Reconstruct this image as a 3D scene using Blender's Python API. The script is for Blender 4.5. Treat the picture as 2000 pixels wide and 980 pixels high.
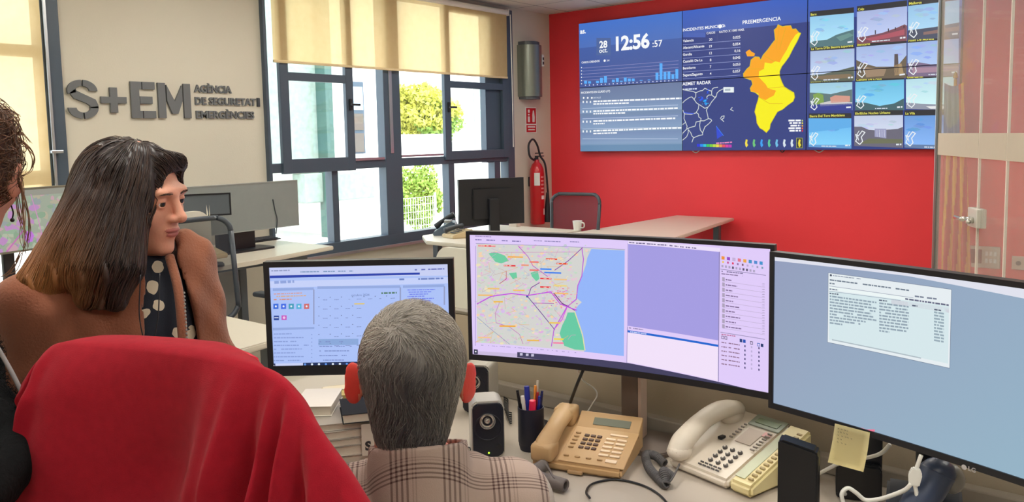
import bpy, bmesh, math, random
import numpy as np
from mathutils import Vector, Matrix, Euler
PI = math.pi
for o in list(bpy.data.objects): bpy.data.objects.remove(o)
scn = bpy.context.scene
COL = scn.collection
random.seed(7)
rng = np.random.default_rng(7)

# ------------------------------------------------------------------ camera
CAM_Z = 1.57
FPX, PY0, YAW, PITCH, ROLL = 1584.6, 413.8, .67653, .090875, -.019985
cy, sy, cp, sp = math.cos(YAW), math.sin(YAW), math.cos(PITCH), math.sin(PITCH)
FWD = Vector((-sy*cp, cy*cp, -sp))
_R = Vector((cy, sy, 0)); _U = _R.cross(FWD)
RGT = math.cos(ROLL)*_R + math.sin(ROLL)*_U
UPV = -math.sin(ROLL)*_R + math.cos(ROLL)*_U
CAM = Vector((0, 0, CAM_Z))
cam_data = bpy.data.cameras.new('camera'); cam = bpy.data.objects.new('camera', cam_data); COL.objects.link(cam)
cam_data.sensor_width = 36; cam_data.lens = FPX/2000*36
cam_data.shift_y = -(490-PY0)/2000
cam_data.clip_start = .05; cam_data.clip_end = 200
m = Matrix((RGT, UPV, -FWD)).transposed().to_4x4(); m.translation = CAM
cam.matrix_world = m
scn.camera = cam

# ------------------------------------------------------------------ light
scn.view_settings.view_transform = 'Standard'; scn.view_settings.look = 'None'
scn.view_settings.exposure = 0.0; scn.view_settings.gamma = 1.0
scn.view_settings.use_curve_mapping = False
world = bpy.data.worlds.new('sky'); scn.world = world; world.use_nodes = True
_n = world.node_tree.nodes; _n.clear()
_bg = _n.new('ShaderNodeBackground'); _ou = _n.new('ShaderNodeOutputWorld')
_bg.inputs[0].default_value = (.86, .94, 1.0, 1); _bg.inputs[1].default_value = 4.6
world.node_tree.links.new(_bg.outputs[0], _ou.inputs[0])
def light(name, kind, loc, target, energy, color=(1,1,1), **k):
    d = bpy.data.lights.new(name, kind); d.energy = energy; d.color = color
    for a, b in k.items(): setattr(d, a, b)
    o = bpy.data.objects.new(name, d); COL.objects.link(o); o.location = loc
    v = Vector(target)-Vector(loc); o.rotation_euler = v.to_track_quat('-Z', 'Y').to_euler()
    return o
light('sun', 'SUN', (6, -2, 12), (0, 1, 0), 5.0, (1, .95, .86), angle=math.radians(1.0))
LAMP_W = 165          # each ceiling panel
LAMPS = [(-4.2, 5.6), (-1.9, 5.6), (.6, 5.6), (-4.2, 3.2), (-1.9, 3.2), (.6, 3.2), (-4.2, .8), (-1.3, .8), (.9, .8), (-2.5, -1.2), (.3, -1.2)]

scn.cycles.max_bounces = 8; scn.cycles.diffuse_bounces = 4; scn.cycles.glossy_bounces = 3
scn.cycles.transmission_bounces = 6; scn.cycles.transparent_max_bounces = 12
scn.cycles.sample_clamp_indirect = 6
scn.cycles.caustics_reflective = False; scn.cycles.caustics_refractive = False

# ------------------------------------------------------------------ pixel -> place
def ray(x, y): return FWD + RGT*((x-1000)/FPX) - UPV*((y-PY0)/FPX)
def Pd(x, y, d): return CAM + ray(x, y)*d
def Pz(x, y, z): r = ray(x, y); return CAM + r*((z-CAM_Z)/r.z)
def Px(x, y, X): r = ray(x, y); return CAM + r*(X/r.x)
def Py(x, y, Y): r = ray(x, y); return CAM + r*(Y/r.y)
XW, YR, ZC = -5.68, 7.84, 3.0

# ------------------------------------------------------------------ colours and materials
def lin(c):
    r = []
    for v in c[:3]:
        v = v/255.0
        r.append(v/12.92 if v <= .04045 else ((v+.055)/1.055)**2.4)
    return (r[0], r[1], r[2], 1.0)
MATS = {}
def mat(name, rgb, rough=.6, metal=0.0, spec=.5, noise=0, nscale=20, bump=0, bscale=60, sheen=0, stretch=None, emit=0, coat=0, alpha=None):
    if name in MATS: return MATS[name]
    m = bpy.data.materials.new(name); m.use_nodes = True; MATS[name] = m
    nt = m.node_tree; b = nt.nodes['Principled BSDF']; N = nt.nodes.new; L = nt.links.new
    c = lin(rgb)
    b.inputs['Base Color'].default_value = c; b.inputs['Roughness'].default_value = rough
    b.inputs['Metallic'].default_value = metal; b.inputs['Specular IOR Level'].default_value = spec
    if sheen: b.inputs['Sheen Weight'].default_value = sheen; b.inputs['Sheen Roughness'].default_value = .5
    if coat: b.inputs['Coat Weight'].default_value = coat; b.inputs['Coat Roughness'].default_value = .08
    if emit: b.inputs['Emission Color'].default_value = c; b.inputs['Emission Strength'].default_value = emit
    if alpha is not None: b.inputs['Alpha'].default_value = alpha
    tc = N('ShaderNodeTexCoord'); src = tc.outputs['Object']
    if stretch:
        mp = N('ShaderNodeMapping'); mp.inputs['Scale'].default_value = stretch; L(src, mp.inputs[0]); src = mp.outputs[0]
    n1 = N('ShaderNodeTexNoise'); n1.inputs['Scale'].default_value = nscale; n1.inputs['Detail'].default_value = 4; L(src, n1.inputs[0])
    mx = N('ShaderNodeMix'); mx.data_type = 'RGBA'; k = max(noise, .03)
    mx.inputs['A'].default_value = tuple(v*(1-k) for v in c[:3])+(1,); mx.inputs['B'].default_value = tuple(min(1, v*(1+k)) for v in c[:3])+(1,)
    L(n1.outputs['Fac'], mx.inputs['Factor']); L(mx.outputs['Result'], b.inputs['Base Color'])
    if bump:
        n2 = N('ShaderNodeTexNoise'); n2.inputs['Scale'].default_value = bscale; n2.inputs['Detail'].default_value = 5; L(src, n2.inputs[0])
        bp = N('ShaderNodeBump'); bp.inputs['Strength'].default_value = bump; bp.inputs['Distance'].default_value = .004
        L(n2.outputs['Fac'], bp.inputs['Height']); L(bp.outputs[0], b.inputs['Normal'])
    return m
def principled(m): return m.node_tree.nodes['Principled BSDF']

# ------------------------------------------------------------------ objects
def tag(o, label=None, cat=None, group=None, kind=None):
    if label: o['label'] = label
    if cat: o['category'] = cat
    if group: o['group'] = group
    if kind: o['kind'] = kind
    return o
def thing(name, label, cat, loc=(0,0,0), rz=0, group=None):
    o = bpy.data.objects.new(name, None); COL.objects.link(o); o.empty_display_size = .05
    o.location = loc; o.rotation_euler = (0, 0, rz)
    return tag(o, label, cat, group)
def link_mesh(name, me, parent=None):
    o = bpy.data.objects.new(name, me); COL.objects.link(o)
    if parent is not None: o.parent = parent
    return o
def obj(name, bm, mats, parent=None, smooth=False, loc=None, rot=None, autosmooth=None):
    me = bpy.data.meshes.new(name)
    bmesh.ops.recalc_face_normals(bm, faces=bm.faces)
    bm.to_mesh(me); bm.free()
    for mm in (mats if isinstance(mats, (list, tuple)) else [mats]): me.materials.append(mm)
    if smooth or autosmooth:
        for p in me.polygons: p.use_smooth = True
        if autosmooth: me.set_sharp_from_angle(angle=math.radians(autosmooth))
    o = link_mesh(name, me, parent)
    if loc is not None: o.location = loc
    if rot is not None: o.rotation_euler = rot
    return o
def struct(name, bm, m, parent=None):
    o = obj(name, bm, m, parent)
    o['kind'] = 'structure'
    return o
def bm_new(): return bmesh.new()
def box(bm, x0, x1, y0, y1, z0, z1, bev=0, mi=0, M=None, seg=2):
    r = bmesh.ops.create_cube(bm, size=1)
    vs = r['verts']
    for v in vs:
        v.co = Vector(((x0+x1)/2+v.co.x*(x1-x0), (y0+y1)/2+v.co.y*(y1-y0), (z0+z1)/2+v.co.z*(z1-z0)))
    fs = set(f for v in vs for f in v.link_faces)
    if bev:
        es = set(e for v in vs for e in v.link_edges)
        rr = bmesh.ops.bevel(bm, geom=list(es), offset=bev, segments=seg, affect='EDGES', profile=.5)
        fs = set(rr['faces']) | set(f for f in fs if f.is_valid)
        vs = set(v for f in fs for v in f.verts)
    for f in fs: f.material_index = mi
    if M is not None:
        for v in set(vs): v.co = M @ v.co
    return list(vs)
def cyl(bm, a, b, r0, r1=None, seg=20, mi=0, caps=True):
    a, b = Vector(a), Vector(b); r1 = r0 if r1 is None else r1
    d = b-a; L = d.length
    r = bmesh.ops.create_cone(bm, cap_ends=caps, segments=seg, radius1=r0, radius2=r1, depth=L)
    M = Matrix.Translation((a+b)/2) @ d.to_track_quat('Z', 'Y').to_matrix().to_4x4()
    for v in r['verts']: v.co = M @ v.co
    for f in set(f for v in r['verts'] for f in v.link_faces): f.material_index = mi
    return r['verts']
def lathe(bm, prof, seg=32, M=None, mi=0):
    rings = []
    for r, z in prof:
        if r < 1e-6: rings.append([bm.verts.new((0, 0, z))])
        else: rings.append([bm.verts.new((r*math.cos(2*PI*k/seg), r*math.sin(2*PI*k/seg), z)) for k in range(seg)])
    for A, B in zip(rings, rings[1:]):
        for k in range(seg):
            k2 = (k+1) % seg
            q = [A[k % len(A)], A[k2 % len(A)], B[k2 % len(B)], B[k % len(B)]]
            u = []
            for v in q:
                if v not in u: u.append(v)
            if len(u) > 2:
                f = bm.faces.new(u); f.material_index = mi
    if M is not None:
        for R_ in rings:
            for v in R_: v.co = M @ v.co
def catmull(pts, n=8):
    P = [Vector(p) for p in pts]; out = []
    Q = [P[0]*2-P[1]]+P+[P[-1]*2-P[-2]]
    for i in range(1, len(Q)-2):
        a, b, c, d = Q[i-1:i+3]
        for k in range(n):
            t = k/n
            out.append(.5*((2*b)+(c-a)*t+(2*a-5*b+4*c-d)*t*t+(3*b-a-3*c+d)*t**3))
    out.append(P[-1]); return out
def tube(bm, pts, r, seg=8, n=8, mi=0, smooth_path=True, closed=False):
    P = catmull(pts, n) if smooth_path and len(pts) > 2 else [Vector(p) for p in pts]
    rs = r if isinstance(r, (list, tuple)) else None
    prev = None; rings = []
    for i, p in enumerate(P):
        t = (P[min(i+1, len(P)-1)]-P[max(i-1, 0)])
        if t.length < 1e-9: t = Vector((0,0,1))
        t.normalize()
        if prev is None:
            u = t.orthogonal().normalized()
        else:
            u = prev-t*prev.dot(t)
            if u.length < 1e-6: u = t.orthogonal()
            u.normalize()
        prev = u; w = t.cross(u)
        if rs: x = i/(len(P)-1)*(len(rs)-1); k = min(int(x), len(rs)-2); rr = rs[k]+(rs[k+1]-rs[k])*(x-k)
        else: rr = r
        rings.append([bm.verts.new(p+u*rr*math.cos(2*PI*k/seg)+w*rr*math.sin(2*PI*k/seg)) for k in range(seg)])
    for A, B in zip(rings, rings[1:]):
        for k in range(seg):
            f = bm.faces.new([A[k], A[(k+1)%seg], B[(k+1)%seg], B[k]]); f.material_index = mi
    for R_, s in ((rings[0], -1), (rings[-1], 1)):
        f = bm.faces.new(R_ if s > 0 else R_[::-1]); f.material_index = mi
def prism(bm, pts, axis, a, b, mi=0, bev=0):
    """polygon pts in the two other axes, extruded along axis from a to b"""
    def mk(p, t):
        if axis == 'x': return (t, p[0], p[1])
        if axis == 'y': return (p[0], t, p[1])
        return (p[0], p[1], t)
    A = [bm.verts.new(mk(p, a)) for p in pts]; B = [bm.verts.new(mk(p, b)) for p in pts]
    fs = [bm.faces.new(A), bm.faces.new(B[::-1])]
    n = len(pts)
    for i in range(n): fs.append(bm.faces.new([A[i], B[i], B[(i+1)%n], A[(i+1)%n]]))
    for f in fs: f.material_index = mi
    if bev:
        es = set(e for f in fs for e in f.edges)
        rr = bmesh.ops.bevel(bm, geom=list(es), offset=bev, segments=2, affect='EDGES')
        for f in rr['faces']: f.material_index = mi
    return A+B
def rrect(w, h, r, n=5, cx=0, cy_=0):
    out = []
    for sx, sy_, a0 in ((1,1,0), (-1,1,90), (-1,-1,180), (1,-1,270)):
        for k in range(n+1):
            a = math.radians(a0+90*k/n)
            out.append((cx+sx*(w/2-r)+r*math.cos(a), cy_+sy_*(h/2-r)+r*math.sin(a)))
    return out
def sphere(bm, c, r, seg=16, mi=0, sc=(1,1,1)):
    rr = bmesh.ops.create_uvsphere(bm, u_segments=seg, v_segments=max(6, seg//2), radius=1)
    for v in rr['verts']: v.co = Vector((c[0]+v.co.x*r*sc[0], c[1]+v.co.y*r*sc[1], c[2]+v.co.z*r*sc[2]))
    for f in set(f for v in rr['verts'] for f in v.link_faces): f.material_index = mi
    return rr['verts']
def copy_tree(o, parent=None):
    c = o.copy(); COL.objects.link(c)
    if parent is not None: c.parent = parent
    for ch in list(o.children): copy_tree(ch, c)
    return c

# ------------------------------------------------------------------ text
_TX = {}
def text_tris(s, bold=0.0, spacing=1.0):
    key = (s, bold, spacing)
    if key in _TX: return _TX[key]
    cu = bpy.data.curves.new('t', 'FONT'); cu.body = s; cu.size = 1; cu.offset = bold; cu.resolution_u = 3; cu.space_character = spacing
    ob = bpy.data.objects.new('t', cu); COL.objects.link(ob)
    bpy.context.view_layer.update()
    dg = bpy.context.evaluated_depsgraph_get(); me = ob.evaluated_get(dg).to_mesh()
    V = [v.co.copy() for v in me.vertices]; F = [tuple(p.vertices) for p in me.polygons]
    ob.evaluated_get(dg).to_mesh_clear(); bpy.data.objects.remove(ob); bpy.data.curves.remove(cu)
    w0 = min((v.x for v in V), default=0); w1 = max((v.x for v in V), default=0)
    _TX[key] = (V, F, w0, w1)
    return _TX[key]

# ------------------------------------------------------------------ canvas: flat glowing picture of a screen, in metres (u right, v up)
def screen_mat():
    if 'screen_picture' in MATS: return MATS['screen_picture']
    m = bpy.data.materials.new('screen_picture'); m.use_nodes = True; MATS['screen_picture'] = m
    nt = m.node_tree; b = principled(m)
    a = nt.nodes.new('ShaderNodeAttribute'); a.attribute_name = 'Col'
    b.inputs['Base Color'].default_value = (.01, .01, .012, 1); b.inputs['Roughness'].default_value = .32
    b.inputs['Specular IOR Level'].default_value = .25
    nt.links.new(a.outputs['Color'], b.inputs['Emission Color']); b.inputs['Emission Strength'].default_value = .97
    return m
class Canvas:
    def __init__(s, mp=None, lift=1.5e-4):
        s.V = []; s.F = []; s.C = []; s.z = 0.0; s.mp = mp or (lambda x, y: (x, y)); s.lift = lift
    def up(s): s.z += s.lift
    def raw(s, pts, cols):
        i = len(s.V); s.V += [(p[0], s.z, p[1]) for p in pts]; s.F.append(tuple(range(i, i+len(pts)))); s.C += cols
    def poly(s, pts, col):
        c = lin(col); s.raw([s.mp(*p) for p in pts], [c]*len(pts))
    def quad(s, p4, c4): s.raw([s.mp(*p) for p in p4], [lin(c) for c in c4])
    def rect(s, x0, y0, x1, y1, col):
        s.poly([(x0,y0),(x1,y0),(x1,y1),(x0,y1)], col)
    def rectuv(s, u0, v0, u1, v1, col, col2=None):
        c = lin(col); d = lin(col2) if col2 else c
        s.raw([(u0,v0),(u1,v0),(u1,v1),(u0,v1)], [c, c, d, d])
    def line(s, pts, w, col, closed=False):
        P = [Vector(s.mp(*p)) for p in pts]
        if closed: P.append(P[0])
        c = lin(col)
        for a, b in zip(P, P[1:]):
            d = b-a
            if d.length < 1e-7: continue
            n = Vector((-d.y, d.x)).normalized()*w/2; e = d.normalized()*w*.4
            s.raw([a-n-e, b-n+e, b+n+e, a+n-e], [c]*4)
    def disc(s, x, y, r, col, n=14):
        u, v = s.mp(x, y); s.raw([(u+r*math.cos(2*PI*k/n), v+r*math.sin(2*PI*k/n)) for k in range(n)], [lin(col)]*n)
    def text(s, t, x, y, h, col, align='l', bold=.0, spacing=1.0):
        u, v = s.mp(x, y); V, F, w0, w1 = text_tris(t, bold, spacing)
        k = h/.72; off = 0 if align == 'l' else (-(w1-w0)*k if align == 'r' else -(w1-w0)*k/2)
        c = lin(col)
        for f in F:
            s.raw([(u+off+(V[i].x-w0)*k, v+V[i].y*k) for i in f], [c]*len(f))
        return (w1-w0)*k
    def dashes(s, x0, y0, x1, y1, h, col, seed=0, fill=.85):
        """a run of too-small-to-read print"""
        r = random.Random(seed); a, b = Vector(s.mp(x0, y0)), Vector(s.mp(x1, y1)); d = b-a; L = d.length
        if L < 1e-6: return
        e = d/L; n = Vector((-e.y, e.x)); t = 0; c = lin(col)
        while t < L:
            w = min(h*r.uniform(1.0, 4.0), L-t)
            if r.random() < fill:
                p = a+e*t; q = a+e*(t+w); s.raw([p, q, q+n*h, p+n*h], [c]*4)
            t += w+h*.5
    def blob(s, x, y, ru, rv, col, seed=0, n=14, rough=.35):
        r = random.Random(seed); u, v = s.mp(x, y)
        s.raw([(u+ru*(1-rough*r.random())*math.cos(2*PI*k/n), v+rv*(1-rough*r.random())*math.sin(2*PI*k/n)) for k in range(n)], [lin(col)]*n)
    def build(s, name, parent, clip=None, R=None, sag=0, y0=0, shift=(0,0)):
        me = bpy.data.meshes.new(name)
        me.from_pydata([(p[0], y0-p[1], p[2]) for p in s.V], [], s.F)
        at = me.color_attributes.new('Col', 'FLOAT_COLOR', 'CORNER')
        cols = np.array([c for f in s.F for c in (s.C[i] for i in f)], dtype=np.float32)
        at.data.foreach_set('color', cols.ravel())
        bm = bmesh.new(); bm.from_mesh(me)
        if clip:
            u0, v0, u1, v1 = clip
            for co, no in (((u0,0,0),(-1,0,0)), ((u1,0,0),(1,0,0)), ((0,0,v0),(0,0,-1)), ((0,0,v1),(0,0,1))):
                bmesh.ops.bisect_plane(bm, geom=bm.verts[:]+bm.edges[:]+bm.faces[:], plane_co=co, plane_no=no, clear_outer=True, dist=1e-7)
        if R:
            xs = [v.co.x for v in bm.verts]; a, b = min(xs), max(xs)
            for k in range(1, 24):
                bmesh.ops.bisect_plane(bm, geom=bm.verts[:]+bm.edges[:]+bm.faces[:], plane_co=(a+(b-a)*k/24, 0, 0), plane_no=(1,0,0), dist=1e-7)
            for v in bm.verts: v.co.y += sag-v.co.x**2/(2*R)
        for v in bm.verts: v.co.x -= shift[0]; v.co.z -= shift[1]
        for f in bm.faces:
            if f.normal.y > 0: f.normal_flip()
        bm.to_mesh(me); bm.free(); me.materials.append(screen_mat())
        return link_mesh(name, me, parent)
def plane_map(origin, ux):
    """photo pixel -> (u, v) on the upright plane through origin along ux"""
    ux = Vector((ux[0], ux[1], 0)).normalized(); n = ux.cross(Vector((0,0,1))); o = Vector(origin)
    def f(x, y):
        r = ray(x, y); t = (o-CAM).dot(n)/r.dot(n); p = CAM+r*t-o
        return (p.dot(ux), p.z)
    return f

# ------------------------------------------------------------------ signed-distance modelling (bodies, cloth volumes)
def V3(p): return np.array(p, dtype=np.float64)
def s_ell(c, r, Rm=None):
    c, r = V3(c), V3(r)
    def f(p):
        q = p-c
        if Rm is not None: q = q @ Rm
        k0 = np.linalg.norm(q/r, axis=-1); k1 = np.linalg.norm(q/(r*r), axis=-1)
        return k0*(k0-1)/np.maximum(k1, 1e-6)
    return f
def s_cap(a, b, ra, rb=None):
    a, b = V3(a), V3(b); rb = ra if rb is None else rb; d = b-a; L2 = max(d @ d, 1e-12)
    def f(p):
        t = np.clip(((p-a) @ d)/L2, 0, 1)
        return np.linalg.norm(p-a-t[..., None]*d, axis=-1)-(ra+(rb-ra)*t)
    return f
def s_chain(pts, rs):
    fs = [s_cap(pts[i], pts[i+1], rs[i], rs[i+1]) for i in range(len(pts)-1)]
    return lambda p: np.minimum.reduce([f(p) for f in fs])
def smin(a, b, k):
    h = np.clip(.5+.5*(b-a)/k, 0, 1); return b*(1-h)+a*h-k*h*(1-h)
def smax(a, b, k): return -smin(-a, -b, k)
def s_union(fs, k):
    def f(p):
        v = fs[0](p)
        for g in fs[1:]: v = smin(v, g(p), k)
        return v
    return f
def s_sub(f, g, k): return lambda p: smax(f(p), -g(p), k)
def nets(f, lo, hi, h):
    lo, hi = V3(lo), V3(hi); n = np.ceil((hi-lo)/h).astype(int)+1
    ax = [lo[i]+h*np.arange(n[i]) for i in range(3)]
    G = np.stack(np.meshgrid(*ax, indexing='ij'), -1)
    v = np.empty(G.shape[:3])
    for i in range(n[0]): v[i] = f(G[i])
    s = v < 0
    cs = np.zeros(np.array(n)-1); acc = np.zeros(tuple(np.array(n)-1)+(3,)); cnt = np.zeros(np.array(n)-1)
    X, Y, Z = n-1
    def sl(d): return tuple(slice(d[i], d[i]+(n[i]-1)) for i in range(3))
    corners = [(i,j,k) for i in (0,1) for j in (0,1) for k in (0,1)]
    for a in corners:
        for ax_ in range(3):
            if a[ax_] == 1: continue
            b = list(a); b[ax_] = 1; b = tuple(b)
            va, vb = v[sl(a)], v[sl(b)]; cr = (va < 0) != (vb < 0)
            t = np.where(cr, va/np.where(cr, va-vb, 1), 0)
            p = np.zeros(acc.shape)
            for i in range(3): p[..., i] = a[i]+(t if i == ax_ else 0)
            acc += p*cr[..., None]; cnt += cr
    act = cnt > 0; idx = -np.ones(act.shape, int); idx[act] = np.arange(act.sum())
    ii = np.argwhere(act)
    verts = lo+(ii+acc[act]/cnt[act][:, None])*h
    faces = []
    for ax_ in range(3):
        a = [slice(None)]*3; b = [slice(None)]*3; a[ax_] = slice(0, -1); b[ax_] = slice(1, None)
        cr = s[tuple(a)] != s[tuple(b)]; sg = s[tuple(a)]
        e = np.argwhere(cr); o1, o2 = [(1,2),(2,0),(0,1)][ax_]
        ok = (e[:, o1] > 0) & (e[:, o2] > 0) & (e[:, o1] < n[o1]-1) & (e[:, o2] < n[o2]-1); e = e[ok]
        def g(d1, d2):
            q = e.copy(); q[:, o1] -= d1; q[:, o2] -= d2
            return idx[q[:, 0], q[:, 1], q[:, 2]]
        Q = np.stack([g(0,0), g(1,0), g(1,1), g(0,1)], 1)
        fl = ~sg[e[:, 0], e[:, 1], e[:, 2]]
        Q[fl] = Q[fl][:, ::-1]
        faces.append(Q)
    return verts, np.concatenate(faces)[:, ::-1]
def np_mesh(name, V, F, mats, parent=None, mi=None, smooth=True, cols=None):
    me = bpy.data.meshes.new(name)
    me.vertices.add(len(V)); me.vertices.foreach_set('co', np.asarray(V, dtype=np.float32).ravel())
    F = np.asarray(F); k = F.shape[1]
    me.loops.add(F.size); me.loops.foreach_set('vertex_index', F.astype(np.int32).ravel())
    me.polygons.add(len(F)); me.polygons.foreach_set('loop_start', np.arange(0, F.size, k, dtype=np.int32))
    if mi is not None: me.polygons.foreach_set('material_index', np.asarray(mi, dtype=np.int32))
    me.polygons.foreach_set('use_smooth', np.full(len(F), smooth))
    for mm in (mats if isinstance(mats, (list, tuple)) else [mats]): me.materials.append(mm)
    if cols is not None:
        at = me.color_attributes.new('Col', 'FLOAT_COLOR', 'POINT'); at.data.foreach_set('color', np.asarray(cols, dtype=np.float32).ravel())
    me.update(calc_edges=True); me.validate()
    return link_mesh(name, me, parent)
def grad(f, p, e=1e-3):
    g = np.stack([f(p+V3((e,0,0)))-f(p-V3((e,0,0))), f(p+V3((0,e,0)))-f(p-V3((0,e,0))), f(p+V3((0,0,e)))-f(p-V3((0,0,e)))], -1)
    return g/np.maximum(np.linalg.norm(g, axis=-1, keepdims=True), 1e-9)
def strands(f, seeds, dirf, steps, sl, r, off, cols=None, r_end=.25, jit=.0, sides=3):
    """hairs that run over the surface of f; returns verts, faces, per-vertex strand number"""
    p = seeds.copy(); N = len(p); path = []
    sd = rng.normal(size=(N, 3))
    off = np.broadcast_to(np.asarray(off, float), (N,)).copy()
    for s in range(steps+1):
        g = grad(f, p); d = f(p); o = off if s > 0 else off*.3
        p = p-g*(d-o)[:, None]
        path.append(p.copy())
        v = dirf(p, s/steps)+jit*sd
        v = v-g*np.sum(v*g, -1, keepdims=True)
        v = v/np.maximum(np.linalg.norm(v, axis=-1, keepdims=True), 1e-9)
        p = p+v*(sl if np.isscalar(sl) else sl[:, None])
    P = np.stack(path, 1)                                # N, S, 3
    S = P.shape[1]; T = np.gradient(P, axis=1); T /= np.maximum(np.linalg.norm(T, axis=-1, keepdims=True), 1e-9)
    ref = np.array([.31, .2, .93]); U = np.cross(T, ref); U /= np.maximum(np.linalg.norm(U, axis=-1, keepdims=True), 1e-9); W = np.cross(T, U)
    rr = (r if np.isscalar(r) else r[:, None, None])*np.linspace(1, r_end, S)[None, :, None]
    ring = [P+rr*(U*math.cos(2*PI*k/sides)+W*math.sin(2*PI*k/sides)) for k in range(sides)]
    Vv = np.stack(ring, 2).reshape(-1, 3)
    base = (np.arange(N)[:, None]*S+np.arange(S-1)[None, :])*sides
    Fs = []
    for k in range(sides):
        k2 = (k+1) % sides
        Fs.append(np.stack([base+k, base+k2, base+sides+k2, base+sides+k], -1).reshape(-1, 4))
    return Vv, np.concatenate(Fs), np.repeat(np.arange(N), S*sides)
# ================================================================== the room
M_wall = mat('cream_paint', (212, 207, 193), .75, noise=.02, nscale=3, bump=.15, bscale=90)
M_red = mat('red_paint', (238, 56, 66), .55, noise=.05, nscale=2, bump=.12, bscale=70)
M_frame = mat('anthracite_metal', (70, 84, 100), .42, metal=.0, noise=.03)
M_white = mat('white_metal', (232, 232, 228), .4)
M_alu = mat('silver_metal', (196, 200, 204), .3, metal=.9)
M_dark = mat('black_plastic', (26, 27, 33), .42)
M_dgrey = mat('dark_grey_plastic', (56, 62, 70), .45)
def tile_mat(name, c1, line, w, lw, rough, bump=.0):
    m = mat(name, c1, rough, noise=.03, nscale=2); nt = m.node_tree; b = principled(m); N = nt.nodes.new; L = nt.links.new
    tc = N('ShaderNodeTexCoord'); br = N('ShaderNodeTexBrick'); br.offset = 0; br.squash = 1
    br.inputs['Color1'].default_value = lin(c1); br.inputs['Color2'].default_value = lin([v*.975 for v in c1]); br.inputs['Mortar'].default_value = lin(line)
    br.inputs['Scale'].default_value = 1; br.inputs['Mortar Size'].default_value = lw; br.inputs['Mortar Smooth'].default_value = .1
    br.inputs['Brick Width'].default_value = w; br.inputs['Row Height'].default_value = w; br.inputs['Bias'].default_value = 0
    L(tc.outputs['Object'], br.inputs[0]); L(br.outputs['Color'], b.inputs['Base Color'])
    return m
M_floor = tile_mat('pale_stone_tiles', (196, 188, 170), (120, 112, 100), .6, .004, .3)
M_ceil = tile_mat('acoustic_ceiling_tiles', (226, 222, 212), (150, 148, 142), .6, .008, .85)
RX0, RX1, RY0, RY1 = XW, 4.0, -3.2, YR
bm = bm_new(); box(bm, RX0-.3, RX1+.2, RY0-.2, RY1+.2, -.2, 0); struct('floor', bm, M_floor)
bm = bm_new(); box(bm, RX0-.3, RX1+.2, RY0-.2, RY1+.2, ZC, ZC+.2); struct('ceiling', bm, M_ceil)
bm = bm_new(); box(bm, RX0-.3, RX1+.2, YR, YR+.2, 0, ZC); struct('wall_far', bm, M_red)
bm = bm_new(); box(bm, RX1, RX1+.2, RY0, RY1, 0, ZC); struct('wall_right', bm, M_wall)
bm = bm_new(); box(bm, RX0, RX1, RY0-.2, RY0, 0, ZC); struct('wall_back', bm, M_wall)
W1a, W1b, W2a, W2b, WZ0, WZ1 = 3.90, 7.09, -1.2, 2.365, .575, 2.96
bm = bm_new()
for y0, y1, z0, z1 in ((RY0, W2a, 0, ZC), (W2b, W1a, 0, ZC), (W1b, RY1, 0, ZC), (W2a, W2b, 0, WZ0), (W1a, W1b, 0, WZ0), (W2a, W2b, WZ1, ZC), (W1a, W1b, WZ1, ZC)):
    box(bm, XW-.25, XW, y0, y1, z0, z1)
struct('wall_left', bm, M_wall)
M_base = mat('white_skirting', (214, 208, 192), .5)
bm = bm_new(); box(bm, XW, XW+.015, RY0, RY1, 0, .09, .003); struct('baseboard_left', bm, M_base)
bm = bm_new(); box(bm, RX0, RX1, YR-.015, YR, 0, .09, .003); struct('baseboard_far', bm, M_base)

# ------------------------------------------------------------------ windows
def glass_mat(name, tint=(1,1,1), refl=.07, haze=0.0, hcol=(200,195,190)):
    m = bpy.data.materials.new(name); m.use_nodes = True; nt = m.node_tree; nt.nodes.clear(); N = nt.nodes.new; L = nt.links.new
    t = N('ShaderNodeBsdfTransparent'); t.inputs[0].default_value = (*tint, 1)
    g = N('ShaderNodeBsdfGlossy'); g.inputs['Roughness'].default_value = .03
    mx = N('ShaderNodeMixShader'); mx.inputs[0].default_value = refl; L(t.outputs[0], mx.inputs[1]); L(g.outputs[0], mx.inputs[2]); last = mx
    if haze:
        d = N('ShaderNodeBsdfDiffuse'); d.inputs[0].default_value = lin(hcol)
        m2 = N('ShaderNodeMixShader'); m2.inputs[0].default_value = haze; L(mx.outputs[0], m2.inputs[1]); L(d.outputs[0], m2.inputs[2]); last = m2
    o = N('ShaderNodeOutputMaterial'); L(last.outputs[0], o.inputs[0]); return m
M_glass = glass_mat('window_glass', (.97, .99, .985), .05)
def yw(px, py): return Px(px, py, XW).y
def zw(px, py): return Px(px, py, XW).z
XF0, XF1 = XW-.07, XW+.025
win1 = thing('window_1', None, None, (XW, W1a, WZ0)); win1['kind'] = 'structure'
def wpart(name, bm, m, par):
    o = obj(name, bm, m); o.parent = par; o.location = -par.location; return o
zm0, zm1 = zw(600, 337), zw(600, 305)          # middle rail
ztr0, ztr1 = zw(600, 160), zw(600, 144)
V_UP = [(539, 557), (667, 682), (745, 777), (861, 873), (947, 972)]
bm = bm_new()
box(bm, XF0, XF1+.02, W1a, yw(521, 220), WZ0, WZ1, .004); box(bm, XF0, XF1+.02, yw(985, 220), W1b, WZ0, WZ1, .004)
box(bm, XF0-.001, XF1+.017, W1a+.002, W1b-.002, WZ1-.07, WZ1-.002, .004); box(bm, XF0-.001, XF1+.017, W1a+.002, W1b-.002, WZ0+.002, zw(664, 471), .004)
box(bm, XF0+.002, XF1+.008, W1a+.004, W1b-.004, zm0+.01, zw(800, 308), .004)
box(bm, XF0+.004, XF1+.0125, yw(745, 220), yw(777, 220), WZ0+.004, WZ1-.004, .004)
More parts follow.
